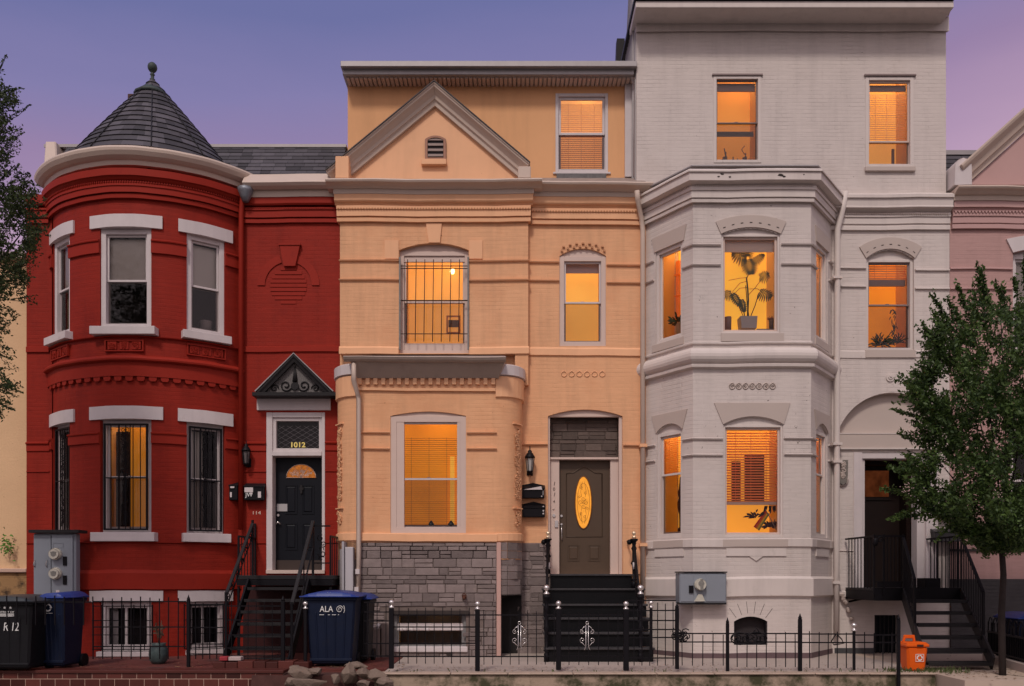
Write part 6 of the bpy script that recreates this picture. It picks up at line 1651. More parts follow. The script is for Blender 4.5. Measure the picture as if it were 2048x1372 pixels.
iron_fence('low iron fence panel with two fan scrolls before the basement arch', 1458, 1598, (1267,1284), pk(1474,1590,7), 1266, 1334, fW, fan)
def drop(o, Y):
    fr = Frame(0, Y); w = MB(); a, z = X(1674,Y), Z(1281,Y)
    w.tube([fr.p(a-.02, z+.10, .02), fr.p(a+.06, z+.02, .02), fr.p(a+.09, z-.04, .02), fr.p(a+.03, z-.05, .02), fr.p(a-.05, z-.06, .02), fr.p(a-.09, z-.01, .02), fr.p(a-.02, z+.10, .02)], .009, 5)
    w.build('scroll_ornament', M_black, o)
iron_fence('low iron fence panel with a leaf-shaped scroll right of the white bay', 1603, 1705, (1268,1285), pk(1619,1692,5), 1264, 1336, fW, drop)
iron_fence('last low iron fence panel beside the orange bucket', 1711, 1796, (1270,1285), pk(1729,1783,4), 1266, 1337, fW)
fT = thing('iron_post', (X(1797,-3.3), -3.3, 0), 'tall bare black iron post left of the orange recycling bin', 'post')
post(fT, 1797, 1240, 1385, .022, '', False, Y=-3.3)
# red house fence: the gate half, the dense half and a wire grid
iron_fence('tall iron fence panel before the left basement window of the red house', 186, 372, (1203,1254,1293), pk(187,320,8)+[337,357], 1195, 1318, fR, th=.013, Y=-2.3)
iron_fence('iron fence panel before the right basement window of the red house', 380, 452, (1209,1255,1288,1308), pk(392,448,5), 1206, 1318, fR, th=.013, Y=-2.3)
iron_fence('thin wire grid panel in front of the iron stair', 455, 562, (1212,1240,1270,1296,1312), pk(464,545,6), 1203, 1320, fS, th=.008, Y=-2.45)
post(fR, 377, 1200, 1336, .024, 'thick black post before the right basement window of the red house', False, Y=-2.4)
post(fS, 566, 1202, 1340, .028, 'black gate post between the iron stair and the blue bin', False, Y=-2.5)
post(fS, 611, 1218, 1330, .024, 'black post with a silver finial at the left edge of the blue bin', True, Y=-2.45)
iron_fence('iron fence panel with spear tops in front of the two bins at the left', 2, 182, (1204,), pk(15,168,9), 1193, 1250, thing('iron_fence', (X(90,-3.25), -3.25, 0), 'black iron fence with spear tops in front of the two bins at the left', 'fence'), th=.013, Y=-3.25)
# arched panel fence at the far right
af = thing('iron_fence', (8.55, -2.8, 0), 'black arched iron fence running towards the street at the right edge', 'fence')
fa_, fb_ = (7.75, -1.35), (7.22, -3.75)
fl_ = Frame(fa_[0], fa_[1], fb_[0]-fa_[0], fb_[1]-fa_[1]); LF = hypot(fb_[0]-fa_[0], fb_[1]-fa_[1])
w = MB(); w.fbox(fl_, 0, LF, .47, .50, -.015, .015); w.fbox(fl_, 0, LF, .16, .185, -.012, .012); w.build('rail', M_iron, af)
w = MB()
for k in range(33):
    a = .03+k*.074; w.fbox(fl_, a-.007, a+.007, .14, .50 if k % 2 else .64, -.008, .008)
    if k % 3 == 0 and k < 31: w.tube([fl_.p(a+.11-.11*cos(t), .50+.22*sin(t), .0) for t in [pi*q/10 for q in range(11)]], .009, 5)
w.build('picket', M_black, af)
w = MB(); w.fbox(fl_, 0, LF, .135, .465, -.03, -.016); w.build('backing_sheet', M_black, af)
# ================================================================== BINS
def wheelie(loc, wd, dp, ht, cbody, clid, label, rz=0, lidover=.05, group='wheeled refuse bins', ribs=True):
    o = thing('wheelie_bin', loc, label, 'bin', group); o.rotation_euler = (0,0,rz)
    def bld(mb, nm, m, bev=0, par=None):
        ob = mb.build(nm, m, None, bev); ob.parent = par or o; return ob
    w = MB(); t = .82
    x1, x2, y1, y2 = wd/2*t, wd/2, dp/2*t, dp/2
    w.hexa([(-x1,-y1,.05),(x1,-y1,.05),(x1,y1,.05),(-x1,y1,.05),(-x2,-y2,ht),(x2,-y2,ht),(x2,y2,ht),(-x2,y2,ht)])
    bo = bld(w, 'body', cbody, .03)
    if ribs:
        w = MB()
        for k in range(4):
            a = -.6+.4*k; w.bar((a*x1,-y1-.0,.12), (a*x2*.97,-y2*.96-.003,ht*.78), .03, .02)
        w.box(-x1*1.02, x1*1.02, -y1-.02, y1, .10, .14)
        bld(w, 'rib', cbody, .008, bo)
    w = MB(); w.box(-x2-.02, x2+.02, -y2-.02, y2+.03, ht-.06, ht-.005); bld(w, 'rim', cbody, .015, bo)
    w = MB(); n = 7
    ov = lidover
    pts = []
    for k in range(n+1):
        u = -1+2*k/n; pts.append((u*(x2+ov), ht+.075*(1-abs(u)**3)))
    for k in range(n):
        (xa, za), (xb, zb) = pts[k], pts[k+1]
        i = w.add([(xa,-y2-ov,ht),(xb,-y2-ov,ht),(xb,-y2-ov*.6,zb),(xa,-y2-ov*.6,za),(xa,y2+.04,za+.02),(xb,y2+.04,zb+.02),(xa,y2+.05,ht),(xb,y2+.05,ht)])
        w.face((i,i+1,i+2,i+3), .5, True); w.face((i+3,i+2,i+5,i+4), .5, True); w.face((i+4,i+5,i+7,i+6), .5, True)
    w.box(-x2-ov, x2+ov, -y2-ov-.003, y2+.05, ht-.004, ht+.014)
    lo = bld(w, 'lid', clid, .006)
    w = MB(); w.tube([(-x2*.7,y2+.06,ht-.02),(-x2*.7,y2+.13,ht+.01),(x2*.7,y2+.13,ht+.01),(x2*.7,y2+.06,ht-.02)], .018, 6); bld(w, 'handle', clid if False else cbody)
    for sx in (-1, 1):
        w = MB(); w.tube([(sx*(x1-.02),y1+.03,.10),(sx*(x1+.04),y1+.03,.10)], .10, 14); bld(w, 'wheel', M_black)
    return o, Frame(loc[0], loc[1]-y2*cos(rz), cos(rz), sin(rz))
P_navy = mat('navy_bin_plastic', (.006,.011,.030), .5, .15, 4, spec=.2, blotch=((.015,.015,.02), 5, .58, .5))
P_black = mat('black_bin_plastic', (.007,.007,.009), .5, .2, 4)
P_blue = mat('blue_lid_plastic', (.018,.040,.20), .42, .12, 5)
P_grey = mat('dark_grey_lid_plastic', (.030,.036,.042), .45, .15, 5)
P_white = mat('white_stencil_paint', (.75,.74,.72), .6, .12, 20)
def recycle(fr, a, b, c, r, parent, m, name='recycling_symbol'):
    w = MB()
    for k in range(3):
        t0 = pi/2 + 2*pi*k/3; pts = [(a+r*cos(t0-t), b+r*sin(t0-t)) for t in [.0+1.5*q/6 for q in range(7)]]
        inn = [(a+r*.66*cos(t0-t), b+r*.66*sin(t0-t)) for t in [.0+1.5*q/6 for q in range(7)]]
        w.prism(fr, pts+inn[::-1], c, c+.003)
        te = t0-1.5; w.prism(fr, [(a+r*1.2*cos(te), b+r*1.2*sin(te)), (a+r*.83*cos(te-.42), b+r*.83*sin(te-.42)), (a+r*.46*cos(te), b+r*.46*sin(te))], c, c+.003)
    o = w.build(name, m, None); o.parent = parent; return o
def on(o, root, fr):   # world-built decal meshes handed to a rooted, rotated thing
    o.parent = root; o.matrix_parent_inverse = root.matrix_basis.inverted(); o.location = (0,0,0)
def decal_text(body_, size, root, x, z, y, m, name, **k):
    t = text_mesh(body_, size, Frame(0, 0), x, z, y, m, name, None, **k); t.parent = root; return t
# big navy bin in the middle
b1_, _ = wheelie((X(668,-2.15), -2.15, -.0), .76, .55, 1.07, P_navy, P_blue, 'large navy recycling bin with bright blue lid in front of the iron stair', 0, .07)
def bfr(dp): return Frame(0, -dp/2)
fb = Frame(0, -.278)
decal_text('ALA', .13, b1_, -.055, .885, .282, P_white, 'stencil_lettering', sx=.85)
w = MB(); w.tube(spiral(Frame(0,-.29), .145, .885, 0, .058, 1.7, 0, 1, 22), .005, 5); w.tube([Frame(0,-.29).p(.18+.04*cos(t), .885+.07*sin(t), 0) for t in [-.9+1.8*k/8 for k in range(9)]], .005, 5)
for x0, x1 in ((-.16,-.09),(-.03,0.0),(.03,.09),(.12,.135)): w.box(x0, x1, -.292, -.287, .80, .807)
o = w.build('swirl_emblem', P_white); o.parent = b1_
b2_, _ = wheelie((X(716,-1.6), -1.55, 0), .44, .6, 1.02, P_black, P_blue, 'second blue-lidded bin half hidden behind the large navy bin', 0, .05)
# left pair
b3_, _ = wheelie((X(32,-2.75), -2.78, 0), .86, .58, 1.02, P_black, P_grey, 'black bin stencilled R12 with grey lid at the left edge', radians(-2), .07)
decal_text('R 12', .17, b3_, .12, .655, .279, P_white, 'stencil_lettering', sx=.72, shear=.15)
decal_text('DISTRICT OF', .035, b3_, .04, .87, .284, P_white, 'stencil_lettering', sx=1.3)
w = MB()
for k in range(3):
    s_ = Frame(0,-.288); aa = -.05+.085*k; rr_ = .022
    w.prism(s_, [(aa+(rr_ if q%2==0 else rr_*.42)*cos(pi/2+q*pi/5), .935+(rr_ if q%2==0 else rr_*.42)*sin(pi/2+q*pi/5)) for q in range(10)], 0, .003)
w.box(-.10,.17,-.289,-.285,.835,.848); w.box(-.10,.17,-.287,-.283,.810,.823)
o = w.build('stars_and_bars_emblem', P_white); o.parent = b3_
b4_, _ = wheelie((X(121,-2.5), -2.42, 0), .36, .58, 1.06, P_navy, P_blue, 'dark blue bin with blue lid between the black bin and the grey meter cabinet', radians(-3), .03)
recycle(Frame(0,0), -.06, .92, .293, .058, b4_, P_white)
w = MB(); w.box(-.13,.01,-.292,-.287,.835,.842); o = w.build('stencil_line', P_white); o.parent = b4_
b5_, _ = wheelie((X(2066,-1.9), -1.75, 0), .6, .58, .72, P_navy, P_blue, 'blue-lidded bin behind the arched fence at the right edge', 0, .05)
# orange recycling bin
ob = thing('recycling_bin', (X(1826,-2.75), -2.75, 0), 'bright orange plastic recycling bin with handled lid at the foot of the stair', 'bin')
P_or = mat('orange_plastic', (.72,.105,.006), .42, .06, 4)
def sub(mb, nm, m, bev=0, par=ob):
    o = mb.build(nm, m, None, bev); o.parent = par; return o
w = MB(); w.hexa([(-.125,-.12,.0),(.125,-.12,.0),(.125,.12,.0),(-.125,.12,.0),(-.155,-.15,.36),(.155,-.15,.36),(.155,.15,.36),(-.155,.15,.36)]); bb_ = sub(w, 'body', P_or, .03)
w = MB(); w.box(-.168,.168,-.163,.163,.355,.40); sub(w, 'rim', P_or, .012, bb_)
w = MB(); w.hexa([(-.16,-.155,.401),(.16,-.155,.401),(.16,.155,.401),(-.16,.155,.401),(-.13,-.12,.425),(.13,-.12,.425),(.13,.12,.425),(-.13,.12,.425)]); ll = sub(w, 'lid', P_or, .008)
w = MB(); w.bar((-.12,.05,.42),(-.10,.05,.495),.03,.04); w.bar((.04,.05,.42),(.03,.05,.495),.03,.04); w.bar((-.115,.05,.495),(.045,.05,.495),.03,.05); sub(w, 'handle', P_or, .006, ll)
w = MB(); w.box(-.02,.075,-.168,-.1635,.36,.395); sub(w, 'latch', mat('dark_brown_latch', (.05,.015,.01), .5, .1), .003)
recycle(Frame(0,0), .03, .20, .142, .042, ob, P_white)
w = MB(); f = Frame(0,-.142)
o = MB(); o.ring(f, -.03, .09, .145, .255, .006, .0, .004); oo = o.build('symbol_border', P_white); oo.parent = ob

# ================================================================== WALL-MOUNTED THINGS
def mount(name, loc, label, cat, group=None): return thing(name, loc, label, cat, group)
# grey meter cabinet, left of tower
mc = mount('meter_cabinet', (X(110,-.9), -.95, Z(1190,-.95)), 'tall grey electric meter cabinet with two glass meters beside the red tower', 'meter cabinet')
Y1 = -1.0; M_cab = mat('grey_cabinet_paint', (.23,.25,.285), .5, .05, 3, bump=.05, blotch=((.17,.17,.18), 3, .6, .4))
w = MB(); w.box(X(67,Y1), X(152,Y1), Y1, Y1+.14, Z(1203,Y1), Z(1067,Y1)); w.build('case', M_cab, mc, .01)
w = MB(); w.box(X(68.5,Y1), X(103,Y1), Y1-.02, Y1-.001, Z(1200,Y1), Z(1070,Y1)); w.build('left_door', M_cab, mc, .006)
w = MB(); w.box(X(105,Y1), X(147,Y1), Y1-.03, Y1-.001, Z(1200,Y1), Z(1070,Y1)); w.ring(Frame(0,Y1), X(108,Y1), X(129,Y1), Z(1096,Y1), Z(1086,Y1), .006, .03, .036); w.build('right_door', M_cab, mc, .006)
w = MB(); w.box(X(66,Y1)-.02, X(163,Y1), Y1-.1, Y1+.2, Z(1066,Y1), Z(1060,Y1)); w.build('rain_board', M_iron, mc)
M_met = mat('meter_glass_cream', (.55,.52,.44), .25, .2, 20, coat=.6); M_dial = mat('meter_dial', (.22,.21,.19), .5, .3, 60)
for y in (1108, 1147):
    w = MB(); f = Frame(0, Y1-.03); a, z = X(115,Y1), Z(y,Y1); w.disc(f, a, z, .098, 0, .05, 20); w.disc(f, a, z, .082, .05, .10, 20); mo = w.build('meter', M_met, mc, .012)
    w = MB(); w.disc(f, a, z+.0, .045, .1, .104, 14); w.fbox(f, a-.05, a+.05, z+.018, z+.034, .1, .106); w.build('dial', M_dial, mo)
for y in (1122, 1160):
    w = MB(); w.box(X(128.5,Y1), X(136,Y1), Y1-.05, Y1-.031, Z(y+9,Y1), Z(y-9,Y1)); w.build('switch', M_black, mc, .003)
w = MB()
for x in (71.5, 96): w.tube([(X(x,Y1),Y1-.03,Z(1120,Y1)),(X(x,Y1),Y1-.05,Z(1124,Y1)),(X(x,Y1)-.01,Y1-.05,Z(1130,Y1)),(X(x,Y1),Y1-.03,Z(1134,Y1))], .008, 5)
w.build('latch', M_gflash, mc)
w = MB(); w.box(X(114,Y1), X(121,Y1), Y1-.035, Y1-.0305, Z(1190,Y1), Z(1180,Y1)); w.build('sticker', M_wood, mc)
w = MB(); w.bar((X(110,Y1),Y1+.07,Z(1203,Y1)),(X(110,Y1),Y1+.07,0),.08,.08); w.build('conduit', M_gflash, mc)
# meter box on the white bay
mb_ = mount('meter_box', (X(1406,YW), YW-.1, Z(1176,YW)), 'wide blue-grey meter box with one round meter on the white bay', 'meter box')
Y2 = YW-.20
w = MB(); w.box(X(1359,Y2), X(1453,Y2), Y2, YW+.15, Z(1208,Y2), Z(1146,Y2)); w.build('case', M_cab, mb_, .01)
w = MB(); w.box(X(1357.5,Y2), X(1454,Y2), Y2-.02, YW+.15, Z(1145.5,Y2), Z(1143,Y2)); w.box(X(1359,Y2), X(1453,Y2), Y2-.005, YW, Z(1209,Y2), Z(1205,Y2)); w.build('lid_strip', M_iron, mb_)
w = MB(); w.box(X(1412,Y2), X(1451,Y2), Y2-.012, Y2-.001, Z(1203,Y2), Z(1149,Y2)); w.box(X(1361,Y2), X(1387,Y2), Y2-.008, Y2-.001, Z(1203,Y2), Z(1149,Y2)); w.build('cover', M_cab, mb_, .004)
w = MB(); f = Frame(0, Y2); w.disc(f, X(1399.5,Y2), Z(1169,Y2), .098, 0, .05, 22); w.disc(f, X(1399.5,Y2), Z(1169,Y2), .085, .05, .10, 22); mo = w.build('meter', M_met, mb_, .01)
w = MB(); w.disc(f, X(1400,Y2), Z(1167,Y2), .05, .1, .104, 12); w.fbox(f, X(1398,Y2), X(1404,Y2), Z(1180,Y2), Z(1158,Y2), .1, .106); w.build('dial', M_dial, mo)
w = MB(); w.box(X(1377.5,Y2), X(1386.5,Y2), Y2-.03, Y2-.009, Z(1186,Y2), Z(1171,Y2)); w.build('switch', M_black, mb_)
w = MB(); w.prism(f, [(X(1389,Y2),Z(1202,Y2)),(X(1409,Y2),Z(1202,Y2)),(X(1403,Y2),Z(1189,Y2)),(X(1396,Y2),Z(1189,Y2))], 0, .04); w.build('meter_seal', M_met, mb_, .005)
# lanterns
def lantern(x, y, s, label, fr, globe):
    o = mount('wall_lantern', fr.p(x, y, .0), label, 'wall lantern'); lx, ly = fr.p(x, y, .13*s)[:2]
    w = MB(); w.fbox(fr, x-.05*s, x+.05*s, y-.14*s, y+.02*s, 0, .02); w.tube([fr.p(x,y-.06*s,.02),fr.p(x,y-.12*s,.08*s),fr.p(x,y-.10*s,.13*s)], .014*s, 6); w.build('bracket', M_black, o, .005)
    w = MB(); w.lathe((lx,ly,y-.10*s), [(.03*s,-.03*s),(.045*s,0),(.05*s,.02*s)], 8); w.lathe((lx,ly,y+.13*s), [(.085*s,0),(.08*s,.02*s),(.05*s,.07*s),(.03*s,.09*s),(.035*s,.11*s),(.01*s,.13*s),(.006*s,.19*s)], 8)
    for k in range(6):
        t = 2*pi*k/6; w.bar((lx+.045*s*cos(t),ly+.045*s*sin(t),y-.09*s), (lx+.07*s*cos(t),ly+.07*s*sin(t),y+.13*s), .010*s)
    w.build('lantern_cage', M_black, o)
    w = MB(); w.lathe((lx,ly,y-.08*s), [(.04*s,0),(.062*s,.20*s)], 6, False); w.build('lantern_glass', globe, o)
M_fglass = mat('frosted_lantern_glass', (.42,.39,.37), .25, .1, 5, coat=.5)
lantern(X(1059.5), Z(934), 1.1, 'black coach lantern on the apricot wall above the mailboxes', F0, M_fglass)
lantern(X(497), Z(919), 1.0, 'small dark lantern on the red wall left of the black door', F0, mat('smoky_lantern_glass', (.12,.10,.10), .2, .1, 5, coat=.5))
# mailboxes
def mailbox(x0, x1, y0, y1, label, peak=True, m=M_black, Y=0, d=.14, name='mailbox', grp=None):
    o = mount(name, (X((x0+x1)/2,Y), Y, Z(y1,Y)), label, 'mailbox', grp); Yf = Y-d
    a, b, zt_, zb_ = X(x0,Yf), X(x1,Yf), Z(y0+5,Yf), Z(y1,Yf); f = Frame(0, Y)
    w = MB(); w.fbox(f, a, b, zb_, zt_-.04, .001, d); w.build('box', m, o, .008)
    w = MB()
    w.hexa([f.p(a-.01,zt_-.06,d+.015),f.p(b+.01,zt_-.06,d+.015),f.p(b+.01,zt_-.06,.002),f.p(a-.01,zt_-.06,.002),f.p(a-.01,zt_-.045,d+.015),f.p(b+.01,zt_-.045,d+.015),f.p(b+.01,zt_+.02,.002),f.p(a-.01,zt_+.02,.002)])
    if peak: w.prism(f, [(a,zt_-.0),(b,zt_-.0),(b,zt_+.015),((a+b)/2,zt_+.06),(a,zt_+.015)], .001, .02)
    w.build('lid', m, o, .006); return o, f, a, b, zb_, zt_, d
o, f, a, b, zb_, zt_, d = mailbox(1043, 1089, 966, 996, 'upper black mailbox with white letters sticking out, beside the brown door')
w = MB(); w.prism(f, [(a+.03,zt_-.075),(b-.04,zt_-.075),(b-.06,zt_-.015)], d+.018, d+.021); lt = w.build('letter', M_wood, None); tag(lt, 'white folded letter sticking out of the upper black mailbox', 'letter')
w = MB(); w.fbox(f, b-.03, b-.022, zb_+.05, zb_+.13, d, d+.006); w.disc(f, b-.05, zb_+.03, .012, d, d+.01, 8); w.build('mailbox_latch', M_silver, o)
o, f, a, b, zb_, zt_, d = mailbox(1044, 1090, 1004, 1034, 'lower plain black mailbox with three silver knobs, beside the brown door')
w = MB()
for z in (.06, .11, .18): w.disc(f, b-.03, zb_+z, .016, d, d+.012, 8)
w.build('mailbox_knob', M_silver, o)
o, f, a, b, zb_, zt_, d = mailbox(458, 475, 960, 1000, 'narrow black mailbox left of the red downspout', False)
w = MB(); w.fbox(f, a+.03, a+.10, zt_-.10, zt_-.07, d+.016, d+.02); w.fbox(f, a+.02, a+.05, zb_+.05, zb_+.14, d, d+.006); w.build('paper_label', M_wood, o)
o, f, a, b, zb_, zt_, d = mailbox(488, 526, 962, 1000, 'black mailbox with white stickers on the red wall beside the black door', False)
w = MB(); w.fbox(f, a+.01, a+.16, zt_-.155, zt_-.07, d+.0005, d+.004); w.fbox(f, a+.11, a+.15, zt_-.19, zt_-.16, d+.0005, d+.004)
text_mesh('JW', .10, f, a+.09, zb_+.09, d+.001, P_white, 'stencil_lettering', o, .002)
w.fbox(f, b-.09, b-.035, zb_+.04, zb_+.15, d+.0005, d+.004); w.build('paper_label', M_wood, o)
o, f, a, b, zb_, zt_, d = mailbox(1871, 1921, 1053, 1083, 'wide black mailbox on the white wall right of the dark doorway', False, mat('dark_grey_metal_box', (.035,.033,.036), .4, .1, 5), d=.2)
# grey cabinet and pipe left of the apricot bay
uc = mount('utility_cabinet', (X(690,-.5), -.5, 0), 'narrow pale grey utility cabinet wedged left of the stone base', 'utility cabinet'); Y3 = -.75
w = MB(); w.box(X(690,Y3), X(706,Y3), Y3, Y3+.3, Z(1215,Y3), Z(1094,Y3)); w.build('case', mat('pale_grey_cabinet', (.50,.47,.49), .5, .05), uc, .008)
w = MB(); w.box(X(684,Y3), X(688.5,Y3), Y3-.02, Y3+.2, Z(1215,Y3), Z(1083,Y3)); w.build('side_channel', mat('grey_channel', (.40,.38,.40), .5, .08), uc)
w = MB(); w.bar((X(680,Y3),Y3+.1,Z(1215,Y3)), (X(680,Y3),Y3+.1,Z(1098,Y3)), .04, .04); w.build('conduit', M_gflash, uc)
w = MB(); w.box(X(712,YB-.1), X(720,YB-.1), YB-.16, YB-.02, Z(1148,YB-.1), Z(1138,YB-.1)); w.box(X(710,YB-.1), X(718,YB-.1), YB-.16, YB-.02, Z(1184,YB-.1), Z(1174,YB-.1)); w.build('pipe_strap', M_wood, uc)
# rusty faucet on the stone
fa = mount('wall_faucet', (X(929,YB), YB, Z(1194,YB)), 'small rusty outdoor faucet on the grey stone base', 'faucet')
w = MB(); w.disc(FB, X(929,YB), Z(1194,YB), .04, .02, .05, 10); w.tube([FB.p(X(929,YB),Z(1194,YB),.05),FB.p(X(929,YB),Z(1194,YB),.12),FB.p(X(929,YB),Z(1198,YB),.15)], .018, 7); w.build('spout', mat('rusty_brass', (.10,.035,.02), .7, .3, 20), fa)
w = MB(); w.tube([FB.p(X(929,YB)+.035*cos(t), Z(1191,YB)+.035*sin(t), .10) for t in [2*pi*k/10 for k in range(11)]], .008, 5); w.build('valve_wheel', mat('rusty_brass', (0,0,0)), fa)
# knob at the pavement by the white wall
# ================================================================== THINGS BEHIND GLASS
M_leafd = mat('dark_indoor_leaf', (.045,.055,.025), .5, .3, 20)
M_pot = mat('pale_grey_pot', (.42,.40,.42), .6, .05)
def leaf_blade(w, p, d, L, W, nrm, n=5, bend=.2, tint=.5):
    d = d.normalized(); sd = d.cross(nrm).normalized(); i0 = len(w.v); pts = []
    for k in range(n+1):
        t = k/n; ww = W*sin(pi*(t*.86+.07))**.8; c = p + d*L*t - Vector((0,0,1))*bend*L*t*t; pts += [c-sd*ww, c+sd*ww]
    i = w.add(pts)
    for k in range(n): w.face((i+2*k,i+2*k+1,i+2*k+3,i+2*k+2), tint)
# monstera behind the upper bay window
YM = YW+.28
mo = thing('potted_monstera', (X(1495,YM), YM, Z(661,YM)), 'tall split-leaf monstera in a square grey pot behind the upper bay window', 'houseplant')
def MP(px_, py_, dy=0): return Vector((X(px_,YM), YM+dy, Z(py_,YM)))
w = MB(); w.hexa([tuple(MP(1480,660,-.10)),tuple(MP(1510,660,-.10)),tuple(MP(1510,660,.12)),tuple(MP(1480,660,.12)),tuple(MP(1477.5,635,-.10)),tuple(MP(1512,635,-.10)),tuple(MP(1512,635,.12)),tuple(MP(1477.5,635,.12))]); w.build('pot', M_pot, mo, .006)
w = MB()
for pts, r in (([(1495,636),(1497,600),(1496,575),(1494,555),(1500,545)],.014),([(1490,636),(1487,618),(1480,600),(1474,590)],.010),([(1500,636),(1510,612),(1517,590),(1524,578)],.008),([(1497,590),(1510,576),(1522,560),(1528,552)],.006),([(1495,562),(1480,566),(1468,580),(1460,592)],.005),([(1496,575),(1480,576),(1466,590)],.005),([(1498,578),(1515,577),(1526,584)],.005),([(1494,555),(1480,556),(1458,560)],.004),([(1498,636),(1494,600),(1492,570)],.008),([(1488,636),(1478,612),(1470,600),(1464,592)],.007)):
    w.tube([MP(x, y, .01*k) for k, (x, y) in enumerate(pts)], r, 6)
w.build('stem', M_leafd, mo)
def monstera(cx_, cy_, ang, L, W, seed):
    """a leaf of fingers either side of a midrib; ang points to the tip, photo degrees clockwise from up"""
    w = MB(); R = random.Random(seed); a = radians(ang); d = Vector((sin(a), -.15, cos(a))).normalized(); s = Vector((cos(a), .05, -sin(a))); base = MP(cx_, cy_)
    n = 9
    for k in range(n):
        t = k/(n-1)
        p = base + d*L*t*.92
        for sg in (-1, 1):
            ln = W*(sin(pi*(t*.75+.18)))**.7*R.uniform(.85,1.05); dirn = (s*sg*(1-t*.55) + d*(-.25+.95*t)); leaf_blade(w, p, dirn, ln, L*.062, Vector((0,-1,0)), 4, .12+.25*(1-t))
    w.hexa([tuple(base-s*.006),tuple(base+s*.006),tuple(base+s*.006+Vector((0,.006,0))),tuple(base-s*.006+Vector((0,.006,0))),tuple(base+d*L-s*.002),tuple(base+d*L+s*.002),tuple(base+d*L+s*.002+Vector((0,.004,0))),tuple(base+d*L-s*.002+Vector((0,.004,0)))])
    core = MB()
    w.build('leaf', M_leafd, mo)
monstera(1492, 515, -78, .25, .15, 1); monstera(1496, 520, 170, .25, .15, 2); monstera(1505, 523, 62, .22, .09, 3); monstera(1520, 553, 80, .14, .12, 4); monstera(1521, 583, 120, .20, .13, 5)
monstera(1462, 586, -110, .14, .12, 6); monstera(1466, 588, 150, .26, .09, 7); monstera(1494, 512, -40, .16, .12, 8); monstera(1496, 512, 20, .12, .10, 9); monstera(1483, 600, 170, .22, .08, 10)
sm = thing('small_potted_plant', (X(1543,YM), YM, Z(660,YM)), 'little red-leaved plant in a narrow brown pot at the right of the upper bay window', 'houseplant')
w = MB(); w.lathe((X(1543,YM),YM,Z(659,YM)), [(.04,0),(.05,.16)], 12); w.build('pot', mat('brown_pot', (.13,.08,.06), .6, .1), sm)
w = MB(); R = random.Random(5)
for k in range(26):
    d = Vector((R.uniform(-1,1), R.uniform(-.4,.4), R.uniform(.3,1.2))); leaf_blade(w, Vector((X(1543,YM),YM,Z(641,YM))), d, R.uniform(.05,.11), .008, Vector((0,-1,0)), 3)
w.build('foliage', mat('rusty_leaf', (.20,.05,.02), .6, .3), sm)
w = MB(); w.lathe((X(1456,YM),YM,Z(660,YM)), [(.055,0),(.06,.22),(.0585,.221)], 14); tag(w.build('storage_jar', mat('brown_pink_jar', (.22,.14,.13), .5, .1)), 'tall brown-pink jar at the left of the upper bay window', 'jar')
w = MB(); w.box(X(1511.5,YM)+.01, X(1549,YM), YM-.05, YM+.1, Z(662.5,YM), Z(659.2,YM)); tag(w.build('window_tray', M_bronze), 'dark tray on the sill under the little red-leaved plant', 'tray')
# flag and decorations in the lower bay window
YQ = YW+.26
fg = thing('rainbow_flag', (X(1530,YQ), YQ, Z(1062,YQ)), 'small red, yellow and green striped flag on a stick in the lower bay window', 'flag')
A, B = Vector((X(1508,YQ),YQ,Z(1054,YQ))), Vector((X(1531,YQ),YQ,Z(1022,YQ)))
nrm_ = (B-A).normalized(); side_ = Vector((nrm_.z,0,-nrm_.x))
for k, c in enumerate(((.55,.02,.012),(.62,.12,.015),(.70,.42,.03),(.20,.22,.05))):
    w = MB(); p, q = side_*(.030*k-.01), side_*(.030*(k+1)-.01)
    w.hexa([tuple(A+p),tuple(A+q),tuple(A+q+Vector((0,.004,0))),tuple(A+p+Vector((0,.004,0))),tuple(B+p*.8),tuple(B+q*.8),tuple(B+q*.8+Vector((0,.004,0))),tuple(B+p*.8+Vector((0,.004,0)))]); w.build('flag_stripe', mat('flag_stripe_%d' % k, c, .7, .05), fg)
w = MB(); w.bar(tuple(MP(0,0)*0+Vector((X(1530,YQ),YQ-.01,Z(1018,YQ)))), (X(1553,YQ),YQ-.01,Z(1061,YQ)), .012); w.build('flag_stick', M_bronze, fg)
def bush(loc, r, n, m, label, cat, seed, up=.6, L=(.06,.14), name='window_plant', group=None, W=.012):
    R = random.Random(seed); w = MB()
    for k in range(n):
        d = Vector((R.gauss(0,1), R.gauss(0,.4), abs(R.gauss(0,1))*up)).normalized(); p = Vector(loc) + d*R.uniform(0, r)
        leaf_blade(w, p, d+Vector((R.uniform(-.5,.5),0,R.uniform(-.3,.5))), R.uniform(*L), W, Vector((0,-1,0)), 3)
    o = w.build(name, m); tag(o, label, cat, group); return o
bush((X(1513,YQ),YQ+.05,Z(1036,YQ)), .12, 26, mat('purple_brown_leaf', (.06,.02,.03), .6, .3), 'dark purple leafy sprig behind the striped flag in the lower bay window', 'houseplant', 3, W=.016)
bush((X(1545,YQ),YQ+.05,Z(1054,YQ)), .10, 60, mat('purple_brown_leaf', (0,0,0)), 'dark mottled plant at the right corner of the lower bay window', 'houseplant', 4, W=.016)
w = MB(); R = random.Random(9)
for k in range(9): leaf_blade(w, Vector((X(1531+k*2.6,YQ),YQ+.03,Z(1011,YQ))), Vector((R.uniform(-.5,.5),0,-1)), R.uniform(.08,.17), .018, Vector((0,-1,0)), 4, 0)
tag(w.build('hanging_plant', mat('purple_brown_leaf', (0,0,0))), 'dark leaves hanging into the top right of the lower bay window', 'houseplant')
fl = FL.p(.62, L_up[1]+.32, -.20)
bush((fl[0],fl[1],fl[2]), .14, 60, M_leafd, 'leafy plant behind the left side window of the upper bay', 'houseplant', 6, W=.018)
